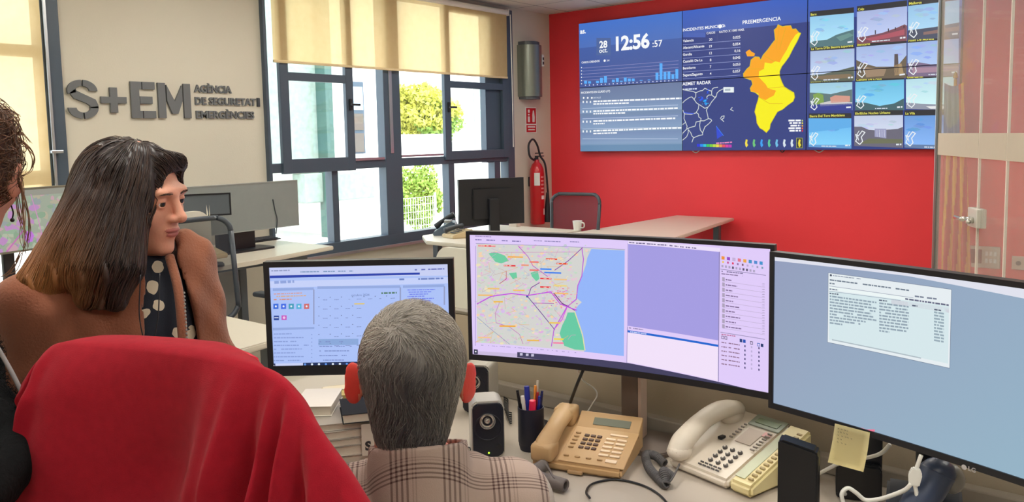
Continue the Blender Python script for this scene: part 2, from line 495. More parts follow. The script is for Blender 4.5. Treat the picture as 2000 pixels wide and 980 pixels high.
box(bm, XF0, XF1, yw(647, 400), yw(659, 400), WZ0, zm0+.05, .003); box(bm, XF0, XF1, yw(875, 400), yw(886, 400), WZ0, zm0+.05, .003)
box(bm, XF0, XF1, yw(963, 330), yw(974, 330), WZ0, zm0+.05, .003)
box(bm, XF0+.006, XF1-.01, yw(947, 220), yw(985, 220), zm0, WZ1, .003)          # blank side panel
wpart('window_frame', bm, M_frame, win1)
bm = bm_new()
box(bm, XW-.035, XW-.029, W1a+.03, W1b-.03, WZ0+.03, WZ1-.03); wpart('window_glass', bm, M_glass, win1)
def sash(y0, y1, z0, z1, st, zt0, zt1, off, hy, bot=.08):
    bm = bm_new(); a, b = XF1-.005+off, XF1+.035+off
    box(bm, a, b, y0, y0+st, z0, z1, .003); box(bm, a, b, y1-st, y1, z0, z1, .003)
    for q0_, q1_ in ((z0+.001, z0+bot), (z1-.06, z1-.001), (zt0, zt1)): box(bm, a+.002, b-.002, y0+.003, y1-.003, q0_, q1_, .003)
    s = wpart('sash', bm, M_frame, win1)
    bm = bm_new(); zc = zw(672, 205)
    box(bm, b, b+.02, hy-.012, hy+.012, zc-.05, zc+.05, .004); box(bm, b+.02, b+.04, hy-.012, hy+.09, zc-.01, zc+.01, .004)
    h = obj('window_handle', bm, M_dark if off == 0 else M_alu, s)
sash(yw(541, 220), yw(683, 220), zm0, WZ1-.06, yw(558, 220)-yw(541, 220), ztr0, ztr1, 0, yw(675, 205), .12)
sash(yw(861, 220), yw(985, 220), zw(900, 311), WZ1-.06, yw(873, 220)-yw(861, 220), zw(900, 173), zw(900, 160), 0, yw(867, 210), .09)
bm = bm_new(); box(bm, XW-.02, XW+.05, W1a+.02, W1b-.02, WZ0-.01, WZ0+.02, .004); wpart('window_sill', bm, M_alu, win1)
bm = bm_new(); box(bm, XF1, XF1+.02, yw(755, 220), yw(761, 220), zm1, WZ1, .003); box(bm, XF1+.012, XF1+.022, yw(683, 312), yw(745, 312), zw(710, 313), zw(710, 308)); box(bm, XF1+.012, XF1+.022, yw(778, 305), yw(860, 305), zw(800, 306), zw(800, 302))
wpart('track', bm, M_alu, win1)

win2 = thing('window_2', None, None, (XW, W2a, WZ0)); win2['kind'] = 'structure'
bm = bm_new()
for y0, y1 in ((W2b-.14, W2b), (W2a, W2a+.1), (.55, .66), (1.62, 1.68)): box(bm, XF0, XF1, y0, y1, WZ0, WZ1, .004)
for z0, z1 in ((WZ0+.002, WZ0+.08), (1.33, 1.42), (2.15, 2.22), (WZ1-.07, WZ1-.002)): box(bm, XF0+.003, XF1-.005, W2a+.003, W2b-.003, z0, z1, .004)
wpart('window_frame', bm, M_frame, win2)
bm = bm_new(); box(bm, XW-.035, XW-.029, W2a+.03, W2b-.03, WZ0+.03, WZ1-.03); wpart('window_glass', bm, M_glass, win2)
bm = bm_new(); box(bm, XF1, XF1+.018, W2b-.10, W2b-.08, 1.2, WZ1-.1, .004); box(bm, XF1+.018, XF1+.05, W2b-.12, W2b-.045, 1.53, 1.55, .004)
wpart('window_handle', bm, M_alu, win2)

# blinds -----------------------------------------------------------
def blind_mat():
    m = bpy.data.materials.new('beige_blind_fabric'); m.use_nodes = True; nt = m.node_tree; nt.nodes.clear(); N = nt.nodes.new; L = nt.links.new
    tc = N('ShaderNodeTexCoord'); n = N('ShaderNodeTexNoise'); n.inputs['Scale'].default_value = 14; n.inputs['Detail'].default_value = 3; L(tc.outputs['Object'], n.inputs[0])
    mx = N('ShaderNodeMix'); mx.data_type = 'RGBA'; mx.inputs['A'].default_value = lin((236, 205, 150)); mx.inputs['B'].default_value = lin((246, 220, 170)); L(n.outputs['Fac'], mx.inputs['Factor'])
    d = N('ShaderNodeBsdfDiffuse'); t = N('ShaderNodeBsdfTranslucent'); L(mx.outputs['Result'], d.inputs[0]); L(mx.outputs['Result'], t.inputs[0])
    a = N('ShaderNodeMixShader'); a.inputs[0].default_value = .33; L(d.outputs[0], a.inputs[1]); L(t.outputs[0], a.inputs[2])
    tr = N('ShaderNodeBsdfTransparent'); tr.inputs[0].default_value = (1, .86, .58, 1); b = N('ShaderNodeMixShader'); b.inputs[0].default_value = .14
    L(a.outputs[0], b.inputs[1]); L(tr.outputs[0], b.inputs[2]); o = N('ShaderNodeOutputMaterial'); L(b.outputs[0], o.inputs[0]); return m
M_blind = blind_mat()
def blind(y0, y1, zb, zt, label, parent_gap=.075):
    x = XW+parent_gap; t = thing('roller_blind', label, 'blind', (x, (y0+y1)/2, zt), 0, None)
    bm = bm_new(); n = 40
    g = [[bm.verts.new((.0015*math.sin(j*1.3+i*.4), -(y1-y0)/2+(y1-y0)*j/n, -(zt-zb)*i/8)) for j in range(n+1)] for i in range(9)]
    for i in range(8):
        for j in range(n): bm.faces.new([g[i][j], g[i][j+1], g[i+1][j+1], g[i+1][j]])
    obj('fabric', bm, M_blind, t, smooth=True)
    bm = bm_new(); box(bm, -.008, .008, -(y1-y0)/2, (y1-y0)/2, -(zt-zb)-.022, -(zt-zb), .004); obj('bottom_bar', bm, mat('cream_plastic', (226, 205, 160), .5), t)
    bm = bm_new(); cyl(bm, (.0, -(y1-y0)/2, .0), (.0, (y1-y0)/2, .0), .028, seg=16); obj('roller', bm, M_white, t, smooth=False)
    for s in (-1, 1): bm = bm_new(); box(bm, -.04, .03, s*((y1-y0)/2+.01)-.006, s*((y1-y0)/2+.01)+.006, -.035, .035, .003); obj('bracket', bm, M_white, t)
    return t
b1 = blind(yw(520, 60), yw(979, 60), zw(750, 134), 2.92, 'beige roller blind half lowered over the open window beside the red wall')
bm = bm_new(); tube(bm, [(.02, (yw(986, 60)-yw(520, 60))/2+.012, -.02), (.022, (yw(986, 60)-yw(520, 60))/2+.02, -.9), (.02, (yw(986, 60)-yw(520, 60))/2+.022, -1.45)], .006, 6)
obj('pull_chain', bm, M_white, b1)
b2 = blind(W2a+.05, yw(73, 100), 1.02, 2.92, 'beige roller blind fully lowered at the far left behind the women')

# ------------------------------------------------------------------ outdoors
M_out = mat('sunlit_render', (232, 230, 224), .8, noise=.03)
M_pave = mat('pale_paving', (215, 213, 208), .8, noise=.05, nscale=1)
M_stone = mat('mottled_green_stone', (140, 158, 150), .8, noise=.35, nscale=9, bump=.5, bscale=14)
M_outdark = mat('brown_panel_tree_reflection', (96, 84, 74), .5)
M_outblue = mat('pale_blue_pane', (170, 190, 205), .2)
M_greencol = mat('grey_green_column', (66, 96, 88), .5, noise=.15, nscale=12)
bm = bm_new(); box(bm, -60, XW-.3, -30, 60, -.5, -.3); tag(struct('ground_outside', bm, M_pave), kind='structure')
def outquad(pts, X): return [(Px(a, b, X).y, Px(a, b, X).z) for a, b in pts]
def yo(px, X, py=250): return Px(px, py, X).y
def zo(px, py, X): return Px(px, py, X).z
bl = thing('outside_building', 'white sunlit building seen through the left half of the open window', 'building', (-13, 11, -.3))
def bpart(n, bm, m, par): o = obj(n, bm, m, par); o.location = -par.location; return o
bm = bm_new(); box(bm, -17, -13, yo(640, -13), yo(775, -13), -.3, 8); bpart('wall', bm, M_out, bl)
bm = bm_new(); box(bm, -16.5, -12.9, yo(500, -13), yo(640, -13), zo(600, 330, -13), 7.4, .02); box(bm, -13.2, -12.8, yo(585, -12.9), yo(722, -12.9), zo(650, 392, -12.9), zo(650, 336, -12.9), .02); bpart('stone_cladding', bm, M_stone, bl)
bm = bm_new(); box(bm, -13.05, -12.93, yo(683, -13), yo(708, -13), zo(695, 300, -13), zo(695, 160, -13)); w_ = bpart('window', bm, M_frame, bl)
bm = bm_new(); box(bm, -12.93, -12.91, yo(687, -13), yo(705, -13), zo(695, 215, -13), zo(695, 170, -13)); obj('pane', bm, M_outblue, w_)
bm = bm_new(); box(bm, -12.93, -12.91, yo(687, -13), yo(705, -13), zo(695, 254, -13), zo(695, 222, -13)); box(bm, -12.93, -12.91, yo(687, -13), yo(705, -13), zo(695, 297, -13), zo(695, 260, -13)); obj('pane', bm, M_outdark, w_)  # upper brown pane: tree reflection painted in; lower one: plain brown panel
bm = bm_new(); box(bm, -12.9, -12.6, yo(632, -12.7), yo(646, -12.7), -.3, 7.4, .01); bpart('column', bm, M_greencol, bl)
br = thing('outside_building', 'white building with pale green window strips seen through the right sash', 'building', (-16, 21, -.3))
bm = bm_new(); box(bm, -20, -16, yo(868, -16), yo(1010, -16), -.3, 8.5); bpart('wall', bm, M_out, br)
M_pg = mat('pale_green_panel', (150, 172, 160), .5, noise=.15)
for a, b, c, d in ((874, 889, 292, 212), (926, 944, 290, 165)):
    bm = bm_new(); n = 5
    for k in range(n):
        za, zb = zo(a, c, -16), zo(a, d, -16); box(bm, -16.05, -15.97, yo(a, -16), yo(b, -16), za+(zb-za)*k/n+.03, za+(zb-za)*(k+1)/n-.03)
    bpart('window', bm, M_pg, br)
bm = bm_new(); box(bm, -14.3, -14, yo(776, -14), yo(868, -14), -.3, zo(820, 262, -14), .02); tag(obj('garden_wall', bm, M_out), 'low white garden wall outside below the tree crown', 'wall')
M_leafA = mat('yellow_green_leaves', (206, 206, 96), .7, noise=.3, nscale=3)
M_leafB = mat('green_leaves', (150, 182, 84), .7, noise=.3, nscale=3)
M_bark = mat('bark', (96, 80, 64), .9)
def foliage(c, r, n, m, parent, size=.16, seed=1):
    rg = np.random.default_rng(seed); u = rg.normal(size=(n, 3)); u /= np.linalg.norm(u, axis=1)[:, None]
    rad = (.55+.45*rg.random(n)**.5)*(1+.18*np.sin(u[:, 0]*5+seed)+.15*np.sin(u[:, 2]*6+u[:, 1]*4))
    p = np.array(c)+u*rad[:, None]*np.array(r); a = rg.normal(size=(n, 3)); a /= np.linalg.norm(a, axis=1)[:, None]
    b = np.cross(a, rg.normal(size=(n, 3))); b /= np.linalg.norm(b, axis=1)[:, None]; s = size*(.6+.6*rg.random(n))[:, None]
    V = np.stack([p-a*s, p-b*s*.5, p+a*s, p+b*s*.5], 1).reshape(-1, 3)
    return np_mesh('foliage', V, np.arange(4*n).reshape(-1, 4), m, parent, smooth=False)
tc_ = Px(822, 215, -15.2)
tr = thing('tree', 'yellow-green leafy tree outside above the white garden wall', 'tree', (tc_.x, tc_.y, -.3))
foliage((0, 0, tc_.z+.3), (.8, 1.02, .64), 5200, [M_leafA], tr, .085, 3)
foliage((0, .35, tc_.z+.05), (.7, .75, .54), 2600, [M_leafB], tr, .085, 5)
bm = bm_new(); tube(bm, [(0, 0, 0), (.05, .03, 1.6), (0, 0, tc_.z+.1)], [.14, .1, .05], 8); obj('trunk', bm, M_bark, tr, smooth=True)
hc = Px(818, 385, -9.5)
hb = thing('shrub', 'bright green shrub outside behind the wire fence', 'shrub', (hc.x, hc.y, -.3))
foliage((0, 0, hc.z+.3), (.35, .42, .48), 3600, [M_leafB], hb, .045, 8)
bm = bm_new()
for k in range(5): tube(bm, [(0, -.2+.1*k, 0), (.02, -.25+.12*k, .4)], .012, 5, smooth_path=False)
obj('stem', bm, M_bark, hb)
fx = -9.0; fo = thing('wire_fence', 'white wire mesh fence outside in front of the green shrub', 'fence', (fx, Px(820, 400, fx).y, -.3))
ya, yb, za, zb = yo(782, fx, 400)-fo.location.y, yo(850, fx, 400)-fo.location.y, 0, zo(820, 385, fx)+.3
bm = bm_new()
for k in range(15): y = ya+(yb-ya)*k/14; tube(bm, [(0, y, za), (0, y, zb)], .004, 4, smooth_path=False)
for k in range(9): z = .1+(zb-.1)*k/8; tube(bm, [(0, ya, z), (0, yb, z)], .004, 4, smooth_path=False)
obj('mesh_panel', bm, M_white, fo)
for y in (ya, yb):
    bm = bm_new(); cyl(bm, (0, y, 0), (0, y, zb+.05), .02, seg=8); obj('post', bm, M_white, fo)

# ------------------------------------------------------------------ lettering on the left wall
M_letter = mat('grey_letter_plastic', (104, 108, 112), .5)
sg0 = Px(130, 232, XW); sgn = thing('wall_lettering', 'grey stencilled S+EM lettering with agency name on the cream wall', 'sign', (XW, sg0.y, sg0.z))
def letter_geo(bm, polys, x0, z0, sx, sz, depth):
    """polys in a unit glyph box -> extruded on the wall; u runs along +y"""
    for pl in polys:
        pts = [(x0+p[0]*sx, z0+p[1]*sz) for p in pl]
        prism(bm, pts, 'x', .001, depth, bev=0)
def arc(cx, cy_, rx, ry, a0, a1, n=10): return [(cx+rx*math.cos(math.radians(a0+(a1-a0)*k/n)), cy_+ry*math.sin(math.radians(a0+(a1-a0)*k/n))) for k in range(n+1)]
def band(outer, inner): return outer+inner[::-1]
t_ = .27
S_top = band(arc(.5, .72, .5, .28, 0, 86), arc(.5, .72, .5-t_, .12, 0, 86))
S_topL = band(arc(.5, .72, .5, .28, 94, 200, 12), arc(.5, .72, .5-t_, .12, 94, 200, 12))
S_mid = [(.08, .66), (.2, .52), (.62, .40), (.73, .33), (.73, .28), (1.0, .28), (1.0, .36), (.92, .50), (.4, .68), (.3, .72), (.27, .76)]
S_bot = band(arc(.5, .28, .5, .28, -86, 10, 12), arc(.5, .28, .5-t_, .12, -86, 10, 12))
S_botL = band(arc(.5, .28, .5, .28, -94, -180), arc(.5, .28, .5-t_, .12, -94, -180))
GL = {'S': [S_top, S_topL, S_mid, S_bot, S_botL],
      '+': [[(.36, 0), (.64, 0), (.64, .37), (1, .37), (1, .63), (.64, .63), (.64, 1), (.36, 1), (.36, .63), (0, .63), (0, .37), (.36, .37)]],
      'E': [[(0, 0), (.44, 0), (.44, .2), (.34, .2), (.34, .8), (.44, .8), (.44, 1), (0, 1)], [(.48, .0), (1, 0), (1, .2), (.48, .2)], [(.36, .4), (.88, .4), (.88, .6), (.36, .6)], [(.48, .8), (1, .8), (1, 1), (.48, 1)]],
      'M': [[(0, 0), (.22, 0), (.22, 1), (0, 1)], [(.78, 0), (1, 0), (1, 1), (.78, 1)], [(.25, .98), (.27, .45), (.40, .15), (.60, .15), (.73, .45), (.75, .98), (.5, .45)]]}
GL['M'][2] = [(.26, .95), (.26, .5), (.41, .13), (.59, .13), (.74, .5), (.74, .95), (.5, .48)]
for ch, pa, pb, pt_, pb2 in (('S', 130, 189, 156, 232), ('+', 195, 245, 171, 220), ('E', 254, 301, 160, 231), ('M', 307, 370, 163, 231)):
    y0, y1 = Px(pa, 195, XW).y-sg0.y, Px(pb, 195, XW).y-sg0.y
    z0, z1 = zw((pa+pb)/2, pb2)-sg0.z, zw((pa+pb)/2, pt_)-sg0.z
    bm = bm_new(); letter_geo(bm, GL[ch], y0, z0, y1-y0, z1-z0, .02); obj('plus_sign' if ch == '+' else 'letter', bm, M_letter, sgn)
for s, pa, pb, py in (('AGÈNCIA', 378, 451, 181), ('DE SEGURETAT I', 380, 506, 205), ('EMERGÈNCIES', 382, 495, 231)):
    y0, y1 = Px(pa, py, XW).y-sg0.y, Px(pb, py, XW).y-sg0.y; z0 = zw((pa+pb)/2, py)-sg0.z; h = zw(400, 181)-zw(400, 195)
    h = abs(h)*1.02
    V, F, w0, w1 = text_tris(s, .03); k = h/.72; kx = (y1-y0)/(w1-w0)
    bm = bm_new(); vs = [bm.verts.new((.002, y0+(v.x-w0)*kx, z0+v.y*k)) for v in V]
    for f in F:
        try: bm.faces.new([vs[i] for i in f])
        except ValueError: pass
    r = bmesh.ops.extrude_face_region(bm, geom=bm.faces[:])
    for v in r['geom']:
        if isinstance(v, bmesh.types.BMVert): v.co.x += .014
    obj('lettering_line', bm, M_letter, sgn)
bm = bm_new(); p = Px(503, 200, XW); box(bm, XW, XW+.02, p.y-.012, p.y+.012, p.z-.035, p.z+.035, .004); tag(obj('door_contact', bm, M_dgrey), 'tiny dark sensor on the cream wall edge beside the window', 'sensor')

# ------------------------------------------------------------------ alarm speaker, sign and extinguisher
ay0, ay1, az0, az1 = 7.17, 7.57, 2.0, 2.64
t = thing('emergency_light', 'tall grey rounded metal wall unit above the small fire sign', 'wall lamp', (XW, (ay0+ay1)/2, az0))
t['label'] = 'tall grey rounded wall unit mounted above the small fire sign'
bm = bm_new(); prism(bm, [(0, -.15), (.06, -.15)]+arc(.06, 0, .13, .15, -90, 90, 12)+[(0, .15)], 'z', .03, az1-az0-.04, bev=0); obj('cover', bm, mat('grey_green_metal', (132, 138, 128), .32, metal=.5), t, autosmooth=40)
for za_, zb2 in ((0, .03), (az1-az0-.04, az1-az0)):
    bm = bm_new(); prism(bm, [(0, -.13), (.07, -.13)]+arc(.07, 0, .09, .13, -90, 90, 12)+[(0, .13)], 'z', za_, zb2); obj('end_cap', bm, mat('slate_plastic', (92, 98, 104), .5), t)
bm = bm_new(); box(bm, .135, .165, .10, .135, .37, .50, .003); o_ = obj('label_plate', bm, M_white, t)
for za_ in (.39, .44): bm = bm_new(); box(bm, .160, .168, .108, .128, za_, za_+.03); obj('mark', bm, M_dark, o_)
M_sred = mat('sign_red', (198, 24, 34), .45)
y0, y1, z0, z1 = yw(1026, 235), yw(1047, 235), zw(1036, 260), zw(1036, 209)
t = thing('fire_sign', 'small red and white extinguisher sign on the cream wall', 'sign', (XW, y0, z0)); w, h = y1-y0, z1-z0
bm = bm_new(); box(bm, .001, .006, 0, w, 0, h); obj('board', bm, M_white, t)
bm = bm_new(); box(bm, .006, .008, .012, w-.012, h*.36, h-.012); box(bm, .006, .008, .012, w-.012, .012, h*.31); obj('red_field', bm, M_sred, t)
bm = bm_new(); box(bm, .008, .010, w*.18, w*.36, h*.42, h*.64); box(bm, .008, .010, w*.2, w*.34, h*.68, h*.74); box(bm, .008, .010, w*.2, w*.36, h*.78, h*.9)
prism(bm, [(w*.6, h*.42), (w*.8, h*.42), (w*.82, h*.62), (w*.74, h*.88), (w*.66, h*.86), (w*.6, h*.7)], 'x', .008, .010); box(bm, .008, .010, w*.16, w*.84, h*.21, h*.27); box(bm, .008, .010, w*.2, w*.8, h*.11, h*.16)
obj('symbol', bm, M_white, t)
ec = Px(1049, 400, XW+.1); ez0 = Px(1050, 437, XW+.1).z
t = thing('fire_extinguisher', 'red fire extinguisher with black hose hanging on the cream wall', 'fire extinguisher', (XW+.105, ec.y, ez0))
H = Px(1045, 315, XW+.1).z-ez0
M_ext = mat('extinguisher_red', (196, 16, 30), .28, coat=.5)
bm = bm_new(); lathe(bm, [(0, 0), (.075, 0), (.083, .012), (.083, H*.80), (.076, H*.88), (.055, H*.95), (.03, H*.985), (.026, H+.02), (0, H+.02)], 32); obj('cylinder', bm, M_ext, t, autosmooth=50)
bm = bm_new(); cyl(bm, (0, 0, H+.02), (0, 0, H+.055), .02); box(bm, -.012, .012, -.02, .13, H+.05, H+.062, .003, M=Matrix.Rotation(.0, 4, 'X')); box(bm, -.01, .01, -.02, .12, H+.085, H+.097, .003); obj('valve', bm, M_dark, t)
bm = bm_new(); tube(bm, [(0, -.03, H+.03), (.03, -.10, H+.02), (.03, -.17, H+.07), (.02, -.17, H+.19), (.02, -.09, H+.25), (.02, -.01, H+.18), (.03, .03, H+.06), (.07, .07, H-.05), (.09, .085, H*.5)], .012, 8); obj('hose', bm, M_dark, t, smooth=True)
bm = bm_new(); cyl(bm, (.075, .085, .02), (.085, .085, H*.5), .045, .016, 16); obj('horn', bm, M_dark, t, autosmooth=40)
def wrap(bm, a0, a1, z0, z1, r=.0845, n=10):
    A = [(r*math.cos(math.radians(a0+(a1-a0)*k/n)), r*math.sin(math.radians(a0+(a1-a0)*k/n))) for k in range(n+1)]
    lo = [bm.verts.new((x, y, z0)) for x, y in A]; hi = [bm.verts.new((x, y, z1)) for x, y in A]
    for k in range(n): bm.faces.new([lo[k], lo[k+1], hi[k+1], hi[k]])
for w4 in ((-75, -30, H*.62, H*.82), (-18, 18, H*.40, H*.46), (0, 25, H*.15, H*.25)): bm = bm_new(); wrap(bm, *w4); obj('label_sticker', bm, M_white, t)
for k in range(5): bm = bm_new(); wrap(bm, -20, 12, H*(.5+.06*k), H*(.525+.06*k)); obj('print_band', bm, mat('pale_red_print', (224, 150, 150), .5), t)
bm = bm_new(); box(bm, -.105, -.07, -.03, .03, H*.6, H*.75, .003); obj('bracket', bm, M_dark, t)

# ------------------------------------------------------------------ ceiling lamps
M_diff = mat('lamp_diffuser', (255, 250, 240), .5, emit=LAMP_W/6.0)
for x, y in LAMPS:
    t = thing('ceiling_light', 'square recessed ceiling light panel', 'ceiling light', (x, y, ZC), 0, 'ceiling light panels')
    bm = bm_new()
    for a, b, c, d in ((-.3, .3, -.3, -.27), (-.3, .3, .27, .3), (-.3, -.27, -.27, .27), (.27, .3, -.27, .27)): box(bm, a, b, c, d, -.012, 0)
    obj('frame', bm, M_white, t)
    bm = bm_new(); box(bm, -.27, .27, -.27, .27, -.008, -.002); obj('diffuser', bm, M_diff, t)
# ================================================================== the video wall: six displays
VY = YR-.09
vm = plane_map((0, VY, 0), (1, 0))
vx0 = vm(1131.6, 170)[0]; vz0 = vm(1450, 294)[1]; vx3 = vm(1875, 170)[0]; vz1 = vm(1132, 46)[1]
vw, vh = (vx3-vx0)/3, (vz1-vz0)/2
W = (250, 252, 255); NAVY = (52, 66, 132)
c = Canvas(vm, 2e-4)
def uvr(u0, v0, u1, v1, a, b=None): c.rectuv(vx0+u0*vw, vz0+v0*vh, vx0+u1*vw, vz0+v1*vh, a, b)
uvr(0, 0, 1, 1, (128, 158, 190), (106, 122, 160)); uvr(0, 1, 1, 2, (70, 88, 152), (72, 104, 178))
uvr(1, 0, 3, 2, NAVY); c.up()
uvr(0, 1.62, 1, 2, (82, 116, 190), (70, 118, 206)); uvr(1, 1.66, 3, 2, (70, 96, 176), (62, 100, 196)); uvr(0, 0, 1, .10, (104, 140, 176)); c.up()
for k in range(3): uvr(0, .12+.24*k, 1, .3+.24*k, (134, 160, 194), (118, 140, 180))
c.up()
# left display
c.text('as.', 1133, 66, .055, W, bold=.03)
c.rect(1165, 74, 1193, 108, (80, 104, 160)); c.up()
c.text('28', 1178.5, 93, .075, W, 'c', .03); c.text('oct.', 1178.5, 102.5, .052, W, 'c', .02)
c.text('12:56', 1203, 98.5, .150, W, 'l', .035, .97); c.text(':57', 1274.5, 92, .07, W, 'l', .012)
c.text('CASOS CREADOS', 1136, 124, .022, W, 'l', .02); c.disc(1181, 118.5, .014, W); c.text('241', 1185, 120, .02, W)
for k in range(5): c.line([(1139, 133+6*k), (1325, 118.5+6.6*k)], .004, (150, 150, 200))
c.up()
hts = [6, 4.5, 0, 4.5, 10, 13, 0, 5, 8, 2, 8, 5.5, 5, 0, 1.5, 0, 1.5, 0, 14, 32, 15, 15, 9.5, 19]
for k, h in enumerate(hts):
    x = 1141+7.75*k; yb = 163.5-k*.42
    if h: c.rect(x, yb-h, x+5.6, yb, (92, 176, 252))
    c.rect(x+1.6, yb+2, x+3.6, yb+4, (220, 226, 250))
for k in range(6): c.rect(1135, 131+6.3*k, 1136.8, 133+6.3*k, W)
c.text('INCIDENTES EN CURSO (17)', 1135, 183, .022, W, 'l', .02)
for k in range(3): c.disc(1140+8*k, 191, .012, W, 8)
c.text('DETALLE', 1159, 192.5, .018, (232, 240, 255))
for y, n1, n2 in ((199.5, 172, 70), (218.5, 165, 62), (238, 160, 22), (257, 172, 46)):
    c.dashes(1159, y, 1159+n1, y-n1*.035, .017, W, y, 1); c.dashes(1159, y+5, 1159+n2, y+5-n2*.03, .015, W, y+1, 1)
    for k in range(3): c.rect(1138+7*k, y-2.5, 1140.5+7*k, y+1.5, W)
for ya, yb in ((212, 205), (232, 226), (252, 248), (271, 271)): c.line([(1138, ya), (1324, yb)], .005, (200, 214, 240))
# middle display, left half
c.text('INCIDENTES MUNICIPIO', 1334, 61.5, .030, W, 'l', .015); c.disc(1406.5, 51.5, .020, W, 16); c.text('1/6', 1410, 53, .025, W)
c.rect(1334, 64, 1378, 73, (74, 100, 182)); c.text('CASOS', 1380, 67, .022, W, 'l', .01); c.text('RATIO X 1000 HAB.', 1405, 64.5, .022, W, 'l', .01)
rows = [('Valencia', '20', '0,025'), ('Alacant/Alicante', '19', '0,054'), ('Gandia', '12', '0,16'), ('Castelló De La', '8', '0,045'), ('Benidorm', '7', '0,053'), ('Sagunt/Sagunto', '4', '0,057')]
for k, (a, b_, d) in enumerate(rows):
    y = 82.5+13.3*k; c.text(a, 1334, y, .026, W, 'l', .015); c.text(b_, 1388, y-3, .026, W, 'c', .01); c.text(d, 1446, y-8, .026, W, 'r', .01)
    c.line([(1334, y+5.0), (1446, y-4.0+.3*k)], .004, (150, 162, 214))
c.text('AEMET RADAR', 1333, 167, .034, W, 'l', .02); c.dashes(1333, 176, 1362, 174.5, .014, (215, 225, 245), 3, 1)
c.rect(1413, 170, 1433.5, 180.5, (236, 244, 246)); c.up(); c.dashes(1416, 177.5, 1430, 176.8, .02, (170, 184, 196), 5)
def rp(x, y): return (1325+x*130/879, 150+y*145/980)
CO = (206, 214, 214)
for pl in ([(50,350),(90,310),(150,270),(180,265),(210,300),(240,345),(290,375),(350,415),(390,400)], [(60,170),(120,180),(200,195),(230,210),(290,185),(320,180),(350,150),(400,175),(440,190),(450,160),(470,145),(520,138)],
           [(230,210),(230,260),(205,300)], [(440,190),(440,240),(480,270),(500,255),(510,215),(540,185),(590,160)], [(440,240),(400,240),(375,265),(380,290)], [(500,260),(440,330),(410,380),(390,400),(370,440),(385,500),(395,550),(430,560),(440,580),(400,620),(350,660),(320,740),(320,765),(270,775),(200,805),(180,860)],
           [(270,370),(265,420),(235,470),(265,490),(270,530),(300,550),(295,580),(340,580),(395,552)], [(60,440),(70,470),(90,490),(170,495),(235,475)], [(80,490),(75,550),(95,600),(50,635)], [(95,600),(115,650),(110,690),(60,740),(50,770)],
           [(110,690),(150,670),(220,650),(235,595),(300,580)], [(290,580),(280,640),(290,700),(320,740)], [(135,700),(165,740),(180,780),(205,805)], [(130,700),(130,740),(110,790),(50,840)], [(710,405),(690,430),(725,450)], [(555,550),(575,520),(605,515),(600,545),(565,565)], [(570,560),(600,590)]):
    c.line([rp(*p) for p in pl], .008, CO)
c.up()
for k in range(46):
    x, y = (random.gauss(350, 22), random.gauss(340, 25)) if k < 26 else ((random.gauss(300, 18), random.gauss(290, 18)) if k < 38 else (random.gauss(380, 16), random.gauss(210, 18)))
    u_, v_ = c.mp(*rp(x, y)); r_ = random.uniform(.004, .011); c.rectuv(u_, v_, u_+r_*1.6, v_+r_, (40, 190, 255) if k < 18 else (46, 92, 240))
c.line([rp(70, 465), rp(120, 480), rp(200, 485)], .008, (70, 100, 240))
c.poly([rp(500, 650), rp(590, 770), rp(510, 820), rp(505, 740)], (46, 74, 214)); c.up(); c.line([rp(500, 650), rp(595, 775)], .006, (60, 130, 240))
RB = [(40, 50, 220), (30, 140, 240), (40, 200, 220), (60, 200, 90), (120, 210, 60), (190, 220, 60), (240, 220, 60), (240, 150, 80), (230, 80, 100), (220, 60, 160), (190, 60, 180)]
for k, cc in enumerate(RB):
    a, b_ = rp(245+42*k, 890+k), rp(284+42*k, 915+k); c.rect(a[0], a[1]-.8, b_[0], b_[1]+1, cc)
c.dashes(*rp(500, 885), *rp(710, 872), .014, (230, 140, 190), 9, 1)
# warning-area map
def wp(x, y): return (1440+x*420/1328, y*310/980)
reg_all = [(228,185),(245,170),(252,152),(280,165),(300,160),(330,158),(340,180),(362,178),(380,200),(393,205),(370,255),(345,300),(320,350),(295,385),(275,410),(262,440),(262,470),(275,505),(290,535),(320,555),(350,572),(355,600),(345,625),(310,650),(280,675),(248,690),(225,730),(205,765),(200,795),(180,818),(158,800),(140,790),(122,760),(118,720),(108,690),(118,650),(128,620),(135,590),(110,570),(85,565),(80,545),(95,520),(88,495),(40,478),(38,455),(60,425),(78,410),(85,370),(110,350),(135,352),(145,370),(160,340),(190,305),(215,270),(235,245),(232,215)]
YEL, ORA = (250, 240, 20), (252, 168, 24)
c.poly([wp(*p) for p in reg_all], YEL)
c.poly([wp(*p) for p in [(52,322),(75,305),(90,320),(110,330),(105,348),(62,348)]], ORA); c.up()
reg_or = [(228,185),(245,170),(252,152),(280,165),(300,160),(330,158),(340,180),(362,178),(380,200),(360,215),(330,260),(305,310),(280,350),(262,385),(235,378),(210,392),(170,385),(165,425),(135,440),(132,475),(175,520),(190,545),(240,560),(225,590),(195,605),(175,618),(135,600),(130,575),(85,565),(80,545),(95,520),(88,495),(40,478),(38,455),(60,425),(78,410),(85,370),(110,350),(135,352),(145,370),(160,340),(190,305),(215,270),(235,245),(232,215)]
c.poly([wp(*p) for p in reg_or], ORA); c.up()
for pl in ([(130,470),(262,460)], [(190,545),(290,535)], [(135,600),(200,640),(280,640)], [(160,340),(230,380)], [(60,425),(165,425)], [(260,160),(240,300)], [(300,170),(262,300)]):
    c.line([wp(*p) for p in pl], .004, (226, 178, 20))
c.line([wp(*p) for p in reg_all], .006, (214, 196, 40), True)
c.text('PREEMERGENCIA', 1450.5, 47.5, .036, W, 'l', .015)
for k in range(5):
    y = 237+5*k; c.dashes(1540+(k%3)*2, y, 1564, y-.3, .016, W, k+20, 1); c.rect(1566, y-3, 1568.5, y, [(200,220,120), (240,230,60), (250,190,60), (250,120,40), (220,50,60)][k])
